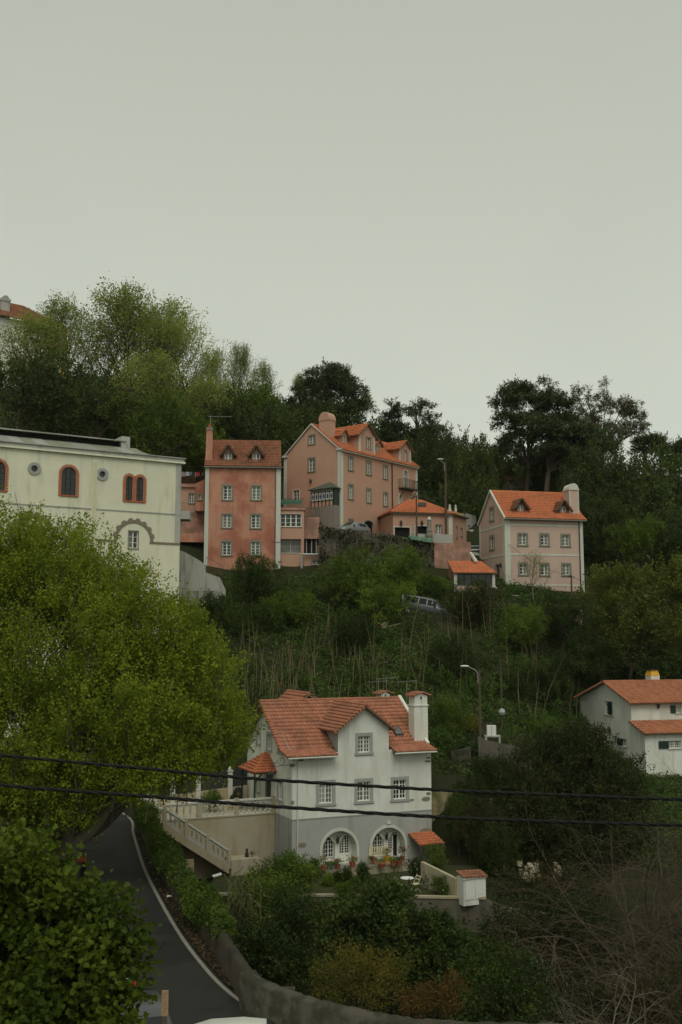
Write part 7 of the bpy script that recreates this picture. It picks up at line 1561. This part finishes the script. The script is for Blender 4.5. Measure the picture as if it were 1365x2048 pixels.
for y, d, col, lab in ((41.5, -3.7, (.012, .013, .018), 'black car with a yellowish plate parked on the road behind the leaves'), (36.0, -3.9, (.25, .3, .32), 'silver-blue car parked behind the big leaves'), (31.6, -4.3, (.06, .065, .07), 'dark grey car with a red tail light under the leafy corner')):
    p, a = on_road(kfor(y), d); car('parked_car', lab, (p[0], p[1], zroad(y) + .01), a + math.pi, col, group='cars parked along the road')
p = Wz(262, 2020, 10.0); car('parked_car', 'grey-green car whose roof edge shows at the bottom beside the leaves', (p.x - .6, p.y - .1, zroad(28) + .01), R(-62), (.10, .13, .12), group='cars parked along the road')
p = Wz(470, 2030, 10.12); car('white_car', 'white car passing at the very bottom, only its roof in view', (p.x + .55, p.y - .75, zroad(27) + .01), R(4), (.62, .63, .56), L=4.2, Wd=1.75, Hh=1.5)
p = W(851, 1224, 97.0); car('dark_van', 'dark blue-grey van half hidden in the bushes on the slope', (p.x, p.y, p.z - .55), R(-6), (.028, .034, .038), van=True, cat='van', L=4.9, Wd=1.9, Hh=1.9, pitch=R(10))
p = W(1143, 1464, 93); car('silver_car', 'silver car parked behind the dark bush beside the white cottage', (p.x, p.y, p.z - .5), R(8), (.42, .45, .45))
p = W(*c3(650, 1040), 107); car('parked_car', 'grey car parked in front of the big pink house behind the wall', (p.x + .2, p.y + .2, p.z - .65), R(48) + math.pi, (.16, .18, .17))
p = W(*c8(995, 700), 113); car('parked_car', 'pale car in the gap between the garage and the pale pink house', (p.x, p.y, p.z - .6), R(80), (.5, .5, .48))
# scooter with a red and white box near the plane tree
p = Wz(166, 1740, zroad(48) + .3); sc = empty('scooter', 'dark parked scooter with red top box beneath the plane tree', 'scooter', (p.x, p.y, zroad(p.y)), R(100))
for x in (-.6, .62):
    mb = MB(); mb.tube([(x + .24*math.cos(6.283*k/12), 0, .27 + .24*math.sin(6.283*k/12)) for k in range(13)], .055, 6, False); mb.build('wheel', M['tyre'], sc, True)
mb = MB(); mb.tube([(.55, 0, .5), (.48, 0, .95), (.4, 0, 1.1)], .05, 6); mb.tube([(.5, 0, .35), (.2, 0, .3), (-.2, 0, .45), (-.7, 0, .6)], [.1, .14, .2, .14], 8); mb.tube([(.38, -.32, 1.1), (.38, .32, 1.1)], .02, 6); mb.build('body', M['iron'], sc, True)
MB().box(-.65, .0, -.14, .14, .72, .84).build('seat', M['tyre'], sc); MB().box(-1.0, -.66, -.2, .2, .84, 1.12).build('top_box', plain('red_plastic', (.45, .05, .03), .4, .1, 4), sc); MB().box(-.98, -.68, -.17, .17, 1.121, 1.2).build('box_lid', M['paint'], sc)

# ================================================================ poles, lamps, cables
def street_lamp(label, base, h, arm, r=.09, mat='polewood', armdir=-1):
    root = empty('street_lamp', label, 'lamp', base); MB().tube([(0, 0, -.5), (0, 0, h * .5), (.02, 0, h)], [r * 1.2, r, r * .75], 8).build('pole', M[mat], root)
    a = armdir; MB().tube([(a*.09, 0, h - .9), (a*.1, 0, h - .2), (a*.25, 0, h + .05), (a*.6, -.05, h + .22), (a*arm, -.08, h + .33)], .03, 6).build('arm', M['metal'], root)
    hd = MB(); hd.v = []; prof = [(-.3, .03), (-.2, .1), (.0, .13), (.2, .11), (.36, .05)]
    for x, rr_ in prof: hd.v += [(a*arm + a*(x + .2), -.08 + rr_ * math.cos(6.283*k/8), h + .36 + (rr_ * .6) * math.sin(6.283*k/8)) for k in range(8)]
    hd.f = [(i*8+k, i*8+(k+1)%8, (i+1)*8+(k+1)%8, (i+1)*8+k) for i in range(4) for k in range(8)] + [tuple(range(8)), tuple(range(32, 40))]; hd.build('lamp_head', M['paint'], root, True); return root
b = W(961, 1475, 77); street_lamp('street lamp with white head on a wooden pole above the white house', b, W(961, 1342, 77).z - b.z, .85)
b = W(893, 1085, 109); street_lamp('tall pole with small lamp head in front of the garage', b, W(893, 925, 109).z - b.z, .3, .13)
def pole(label, base, h, r=.09, extra=None): 
    root = empty('utility_pole', label, 'pole', base); MB().tube([(0, 0, -.5), (0, 0, h)], [r, r * .7], 8).build('shaft', M['polewood'], root); mb = MB(); mb.bar((-.3, -.05, h - .2), (.3, -.05, h - .2), .07); mb.lathe([(.04, 0), (.06, .1), (.02, .18)], (-.2, -.05, h - .16), 6); mb.build('crossarm', M['iron'], root); return root
b = W(1005, 1480, 81); rt_ = pole('thin wooden pole with a round box right of the street lamp', b, W(1005, 1335, 81).z - b.z, .075); MB().lathe([(.05, -.28), (.22, -.2), (.28, 0), (.22, .2), (.05, .28)], (0, -.1, W(1005, 1424, 81).z - b.z), 10).build('junction_box', M['metal'], rt_)
b = W(834, 1080, 107.5); pole('thin brown pole before the garage roof', b, W(834, 990, 107.5).z - b.z, .11)
b = W(1144, 1190, 101); pole('short leaning utility pole at the corner of the pale pink house', b, W(1144, 1150, 101).z - b.z, .1)
def cable(label, pts, D, r, strands=3, seg=90, zoff=0):
    P_ = [W(px, py, D) for px, py in pts]; root = empty('power_cable', label, 'cable', P_[0]); path = smooth_path3(P_, seg)
    for s in range(strands):
        mb = MB(); mb.tube([p - P_[0] + Vector((0, math.cos(i * .55 + s * 2.094), math.sin(i * .55 + s * 2.094))) * r * .95 for i, p in enumerate(path)], r, 5); mb.build('strand', M['cable'], root, True)
M['cable'] = plain('black_cable', (.014, .014, .013), .75, .3, 8, spec=.15)
def smooth_path3(P_, n):
    """even Catmull-Rom resampling in 3D"""
    out = []; m = len(P_) - 1; per = max(2, n // m)
    for i in range(m):
        a, b, c, d = P_[max(i-1,0)], P_[i], P_[i+1], P_[min(i+2, m)]
        for k in range(per): t = k / per; out.append(.5 * ((2*b) + (c-a)*t + (2*a-5*b+4*c-d)*t*t + (3*b-a-3*c+d)*t**3))
    out.append(P_[-1]); return out
cable('upper of the two thick black cables crossing in front of the white house', [(-300,1478), (0,1510), (300,1538), (520,1558), (860,1579), (1100,1589), (1365,1599), (1700,1606)], 11, .0098, 3, 260)
cable('lower of the two thick black cables crossing in front of the white house', [(-300,1537), (0,1570), (300,1593), (520,1611), (860,1633), (1100,1643), (1365,1650), (1700,1654)], 11, .0105, 3, 260)
def wire(label, a, b, sag, r=.02):
    mb = MB(); mb.tube([a.lerp(b, t/12) + Vector((0, 0, -sag * 4 * (t/12) * (1 - t/12))) for t in range(13)], r, 4); tag(mb.build('wire', M['cable']), label, 'wire')
wire('thin wire running down from the small lamp pole to the big pink house', W(893, 930, 109), p2.world((L2, 0, 5.2)), .4); wire('thin wire along the front of the pale pink house', W(1144, 1153, 101), p3.world((.3, -.1, 5.2)), .5, .016)
wire('thin wire from the leaning pole towards the right crown', W(1144, 1153, 101), W(1210, 1163, 96), .3, .016)
# wooden marker post at the road edge, white cabinet on a concrete stand
b = Wz(331, 1981, 11.0); ps = empty('marker_post', 'flat drilled wooden marker post standing at the bottom of the road', 'post', (b.x, b.y, zroad(26))); h_ = 11.0 - zroad(26); MB().box(-.055, .055, -.05, .05, -.3, h_ - .62).build('lower_post', M['polewood'], ps)
mb = MB().box(-.085, .085, -.025, .025, h_ - .62, h_); pl_ = mb.build('plank', plain('pale_board', (.3, .2, .11), .85, .25, 5), ps)
for k in range(6): MB().tube([(.0 + .02*(-1)**k, -.03, h_ - .08 - .09*k), (.02*(-1)**k, -.02, h_ - .08 - .09*k)], .012, 8).build('hole', M['dark'], pl_)
b = W(983, 1472, 77.5); ub = empty('utility_cabinet', 'white utility cabinet on a small concrete table by the street lamp', 'cabinet', b); MB().box(-.33, .33, -.25, .25, .05, .78).build('cabinet', M['paint'], ub); MB().box(-.01, .01, -.26, -.25, .08, .74).build('door_seam', M['iron'], ub)
mb = MB(); mb.box(-.5, .65, -.35, .35, -.06, .05); mb.box(.5, .64, -.34, .34, -.75, -.06); mb.box(-.5, -.36, -.34, .34, -.75, -.06); mb.build('stand', M['concrete'], ub)

# ================================================================ garden furniture and pots
zg2 = zg + .005
def fchair(label, base, rz):
    r = empty('folding_chair', label, 'chair', base, rz, 'folding chairs at the garden table'); 
    for k in range(5): MB().box(-.2, .2, -.2 + k*.085, -.13 + k*.085, .43, .455).build('seat_slat', M['chairwood'], r)
    for s in (-1, 1):
        MB().bar((s*.22, -.22, 0), (s*.22, .26, .9), .035, .02).build('leg', M['chairwood'], r); MB().bar((s*.19, .24, 0), (s*.19, -.2, .45), .035, .02).build('leg', M['chairwood'], r)
    for z in (.68, .82): MB().box(-.2, .2, .15 + (z-.68)*.5, .17 + (z-.68)*.5, z - .04, z + .04).build('back_slat', M['chairwood'], r)
tb = Wz(812, 1785, zg); 
fchair('pale folding chair on the left of the garden table', (tb.x - .42, tb.y - .25, zg2), R(75)); fchair('pale folding chair on the right of the garden table', (tb.x + .55, tb.y + .1, zg2), R(-60))
r = empty('garden_table', 'small round white garden table between two folding chairs', 'table', (tb.x + .1, tb.y + .25, zg2)); MB().lathe([(.36, .7), (.38, .71), (.38, .735), (.36, .74)], n=20).build('table_top', M['paint'], r)
for k in range(3): a = k * 2.09; MB().bar((.28*math.cos(a), .28*math.sin(a), 0), (.06*math.cos(a+1), .06*math.sin(a+1), .7), .03).build('leg', M['chairwood'], r)
# slatted bench between door and window of the right arch
p = wh.loc(*cA(715, 530), 'F', -.25); bn = empty('garden_bench', 'white slatted bench against the right arch of the white house', 'bench', wh.world((p.x, -.25, -.03)), wh.a)
for k in range(4): MB().box(-.55, .55, -.2 + k*.1, -.13 + k*.1, .4, .43).build('seat_slat', M['chairwood'], bn)
for k in range(7): MB().box(-.5 + k*.15, -.42 + k*.15, .19, .22, .46, .84).build('back_slat', M['chairwood'], bn)
for s in (-1, 1):
    MB().box(s*.52 - .03, s*.52 + .03, .18, .23, 0, .9).build('leg', M['chairwood'], bn); MB().box(s*.52 - .03, s*.52 + .03, -.2, -.15, 0, .6).build('leg', M['chairwood'], bn)
MB().box(-.55, .55, .185, .225, .84, .9).build('top_rail', M['chairwood'], bn)
# potted plants
rgp = np.random.default_rng(500)
def small_leaf(par, c, r, h_, mat, n=220, size=.09, flower=None):
    pos = rgp.normal(0, 1, (n, 3)) * np.array([r, r, h_ * .4]) * .5 + np.array([c[0], c[1], c[2] + h_ * .5]); V, Q = leaves_at(pos, np.tile([0, 0, .6], (n, 1)), size, rgp, .5); link('foliage', quad_mesh('foliage', V, Q, rgp.random(n)), M[mat], par)
    mb = MB(); mb.tube([(c[0], c[1], c[2] - .05), (c[0], c[1], c[2] + h_ * .7)], [.015, .006], 4); mb.build('stem', M['bark'], par)
    if flower:
        pos = rgp.normal(0, 1, (26, 3)) * np.array([r, r, h_ * .4]) * .5 + np.array([c[0], c[1], c[2] + h_ * .6]); V, Q = leaves_at(pos, np.tile([0, -.5, .6], (26, 1)), .1, rgp, .9); link('flowers', quad_mesh('flowers', V, Q, rgp.random(26)), M[flower], par)
M['fl_red'] = leafmat('red_flower', (.35, .03, .03), (.5, .06, .05), (.3, .04, .04), .2); M['fl_white'] = leafmat('white_flower', (.6, .6, .5), (.7, .7, .62), (.5, .5, .42), .2); M['fl_orange'] = leafmat('orange_flower', (.55, .2, .08), (.6, .3, .12), (.45, .15, .06), .2)
def pot(label, px, py, plane_y, ph, pr, fr, fh, mat='lf_green', flower=None, pm='terracotta', z=-.03):
    p = wh.loc(*cA(px, py), 'F', plane_y); r = empty('potted_plant', label, 'plant', wh.world((p.x, plane_y, z)), wh.a, 'pots along the white house')
    MB().lathe([(pr*.7, 0), (pr*.95, ph*.85), (pr*1.08, ph*.86), (pr*1.08, ph), (pr*.9, ph), (pr*.85, ph*.9)], n=12).build('pot', M[pm], r); small_leaf(r, (0, 0, ph * .9), fr, fh, mat, flower=flower)
for a in (('tall potted plant with orange blooms at the left edge of the left arch', 212, 580, -1.0, .3, .15, .3, .75, 'lf_green', 'fl_orange'), ('small grey pot left of the left arch door', 255, 580, -1.0, .22, .12, .25, .3, 'lf_green', None, 'stone'), ('squat grey pot before the left arch door', 300, 575, -.95, .28, .17, .3, .2, 'lf_hedge', None, 'stone'), ('round terracotta pot before the left arch door', 345, 570, -.95, .26, .17, .35, .4, 'lf_green', 'fl_red'), ('terracotta pot with red geranium beside the left arch', 480, 565, -.9, .32, .2, .4, .35, 'lf_green', 'fl_red'), ('small terracotta pot left of the bench', 662, 545, -.6, .24, .13, .25, .25, 'lf_dark', None), ('yellow glazed pot between the bench and the open door', 800, 535, -.5, .4, .2, .3, .6, 'lf_green', 'fl_orange', 'yellowp'), ('tall potted plant right of the open door', 932, 525, -.5, .3, .15, .3, .8, 'lf_dark', 'fl_red'), ('row-end terracotta pot below the right arch', 850, 590, -1.5, .3, .18, .3, .25, 'lf_green', None), ('large terracotta pot below the right arch', 905, 585, -1.5, .3, .22, .35, .25, 'lf_dark', None), ('red geranium trough below the bench', 745, 590, -1.6, .25, .25, .7, .4, 'lf_green', 'fl_red')): pot(*a)
# garden shrubs
for i, (lab, px, py, rpx, hpx, m, fl) in enumerate((('clipped round dark shrub between the two arches', 572, 660, 60, 165, 'lf_dark', None), ('slim dark shrub below the left arch', 425, 660, 32, 110, 'lf_dark', None), ('small shrub below the pots of the left arch', 250, 690, 40, 90, 'lf_green', None), ('small dark shrub left of the slim shrub', 340, 680, 30, 100, 'lf_dark', None), ('rose bush with white flowers right of the arches', 1060, 620, 90, 160, 'lf_dark', 'fl_white'), ('tall leafy shrub under the tile canopy', 1220, 560, 130, 240, 'lf_green', None), ('white-flowering shrub at the right end of the garden', 1290, 760, 110, 140, 'lf_green', 'fl_white'), ('dark shrub at the left corner of the white house', 40, 660, 70, 150, 'lf_dark', None), ('broad yellowish-green plant at the garden front', 640, 790, 160, 170, 'lf_citrus', None), ('leafy plant at the left front of the garden', 400, 790, 110, 110, 'lf_green', None), ('low red-flowered plant in the garden bed', 505, 700, 40, 50, 'lf_green', 'fl_red'), ('bush beside the shed wall', 1180, 700, 110, 130, 'lf_dark', None), ('spindly shrub with pale stems at the left of the arches', 120, 640, 60, 190, 'lf_green', None))):
    x_, y_ = cA(px, py); p = Wz(x_, y_, zg); k = p.y / F / 4.55; r = empty('garden_shrub', lab, 'shrub', (p.x, p.y, zg2), 0, 'shrubs in the garden'); rr_, hh = rpx * k, hpx * k
    rng = np.random.default_rng(600 + i); me, cc = crown_mesh('foliage', [(0, 0, hh * .55, rr_ * .8, rr_ * .8, hh * .42), (rr_ * .2, 0, hh * .35, rr_ * .7, rr_ * .7, hh * .3)], rng, 70, 6, 8, .085, clump_r=.16, shoot=.18, spread=.04, up=.6, bias=.4, aspect=.5); link('foliage', me, M[m], r)
    mb = MB()
    for c in cc[:8]: mb.tube([(0, 0, 0), tuple(c)], [.02, .006], 4)
    mb.build('stems', M['bark'], r)
    if fl: n = 60; pos = cc[rng.integers(0, len(cc), n)] + rng.normal(0, .1, (n, 3)); V, Q = leaves_at(pos, np.tile([0, -.5, .6], (n, 1)), .11, rng, .9); link('flowers', quad_mesh('flowers', V, Q, rng.random(n)), M[fl], r)
# plastic armchair by the hedge, white tub, stair ornament, wall lamp
p = W(*c7(500, 1010), 56.5); r = empty('plastic_armchair', 'beige plastic armchair tucked behind the ivy hedge', 'chair', (p.x, p.y, p.z - .15), R(200))
MB().box(-.24, .24, -.24, .22, .38, .42).build('seat', M['plastic'], r); mb = MB(); mb.v = [(x, .22 + (.06 if z > .5 else 0), z) for z in (.4, .85) for x in (-.25, -.12, .12, .25)]; mb.f = [(0,1,5,4), (1,2,6,5), (2,3,7,6)]; MB().box(-.25, .25, .2, .26, .4, .86).build('backrest', M['plastic'], r)
for s in (-1, 1):
    MB().box(s*.26 - .03, s*.26 + .03, -.24, .24, .6, .64).build('armrest', M['plastic'], r)
    for y in (-.22, .2): MB().box(s*.25 - .025, s*.25 + .025, y - .025, y + .025, 0, .6).build('leg', M['plastic'], r)
p = W(*c7(775, 1035), 58.5); r = empty('white_board', 'white sheet of board lying below the garden stairs', 'board', p, R(20)); MB().hexa([(-.25, -.12, -.1), (.25, -.12, .0), (.25, .12, .05), (-.25, .12, -.05), (-.25, -.12, -.06), (.25, -.12, .04), (.25, .12, .09), (-.25, .12, -.01)]).build('sheet', M['paint'], r)
p = stair.loc(*c7(1055, 880), 'F', SY + .5); r = empty('stair_ornament', 'small dark figure with a plant on the stair landing', 'ornament', wh.world((p.x, SY + .5, S1.z + .38)), wh.a); MB().lathe([(.1, 0), (.13, .1), (.1, .25), (.06, .32), (.09, .4), (.05, .5)], n=10).build('figure', M['iron'], r); small_leaf(r, (.35, 0, 0), .25, .35, 'lf_yellow', 90)
MB().box(S1.x - .05 - p.x + .0, S1.x + .02 - p.x, -.5, -.45, 0, .0 + .3).build('hook', M['iron'], r)
# makeshift shelters and planks on the slope
for i, (lab, px, py, D, wd) in enumerate((('tiny gabled white-edged shelter on the slope below the van', 770, 1252, 91, 1.0),)):
    p = hit(px, py + 8) + Vector((0, 0, .35)); r = empty('garden_shelter', lab, 'shelter', p); r.scale = (.7, .7, .7); mb = MB(); mb.bar((-.55, 0, .0), (0, 0, .55), .09); mb.bar((0, 0, .55), (.35, 0, .2), .09); mb.build('roof_edge', M['terrace'], r); MB().hexa([(-.5, 0, 0), (.3, 0, 0), (.3, .8, 0), (-.5, .8, 0), (-.02, .02, .5), (.02, .02, .5), (.02, .8, .5), (-.02, .8, .5)]).build('roof', M['wood'], r); MB().box(-.4, .25, .05, .7, -.6, .02).build('wall', M['wood'], r)
for lab, a, b, D in (('pale plank lying on the slope right of the tiny shelter', (765,1262), (808,1252), 90.7), ('bleached plank in the dark shrubs left of the bank', (492,1284), (518,1296), 90)):
    tag(MB().bar(hit(*a) + Vector((0, 0, .3)), hit(*b) + Vector((0, 0, .3)), .07, .05).build('plank', M['terrace']), lab, 'plank')
for i, (lab, px, py) in enumerate((('white scrap of paper on the verge beside the hedge', 303, 1728), ('white scrap of paper lower down the verge', 339, 1795))):
    p = Wz(px, py, zroad(48) + .12); tag(MB().poly([(-.11, -.07, .05), (.1, -.08, .07), (.12, .06, .05), (-.08, .09, .08)]).build('paper_scrap', M['paint']), lab, 'litter'); bpy.data.objects[-1] if False else None
    o = [q for q in COL.objects if q.name.startswith('paper_scrap')][-1]; o.location = p
# rubble under the dark bush
rr = random.Random(12); r = empty('rubble_pile', 'pale rubble stones of a fallen wall under the dark bush', 'rubble', W(1075, 1758, 64.5))
for k in range(26):
    x, z = rr.uniform(-1.3, 1.4), rr.uniform(-.1, .9); s = rr.uniform(.09, .22); mb = MB(); mb.v = []
    for q in ((-1,-1,-1), (1,-1,-1), (1,1,-1), (-1,1,-1), (-1,-1,1), (1,-1,1), (1,1,1), (-1,1,1)): mb.v.append((x + q[0]*s*rr.uniform(.6, 1), rr.uniform(-.1, .1) + q[1]*s, z + q[2]*s*rr.uniform(.5, .9)))
    mb.f = [(0,1,2,3), (4,5,6,7), (0,1,5,4), (1,2,6,5), (2,3,7,6), (3,0,4,7)]; mb.build('stone', M['terrace'], r)

# ================================================================ damp air between the camera and the hill
zmin = float(GZ.min()) - 1.0
hz = MB().box(-1600, 1600, -1300, 2300, zmin, 84).build('haze', None); stuff(hz)
hm = bpy.data.materials.new('damp_air'); hm.use_nodes = True; ht = hm.node_tree; ht.nodes.clear()
hv_ = ht.nodes.new('ShaderNodeVolumePrincipled'); hv_.inputs['Color'].default_value = (.93, .96, .9, 1); hv_.inputs['Density'].default_value = 0.00007
ho = ht.nodes.new('ShaderNodeOutputMaterial'); ht.links.new(hv_.outputs[0], ho.inputs['Volume']); hz.data.materials.append(hm)
tag(hz, 'thin damp haze softening the hill and far trees', 'haze')
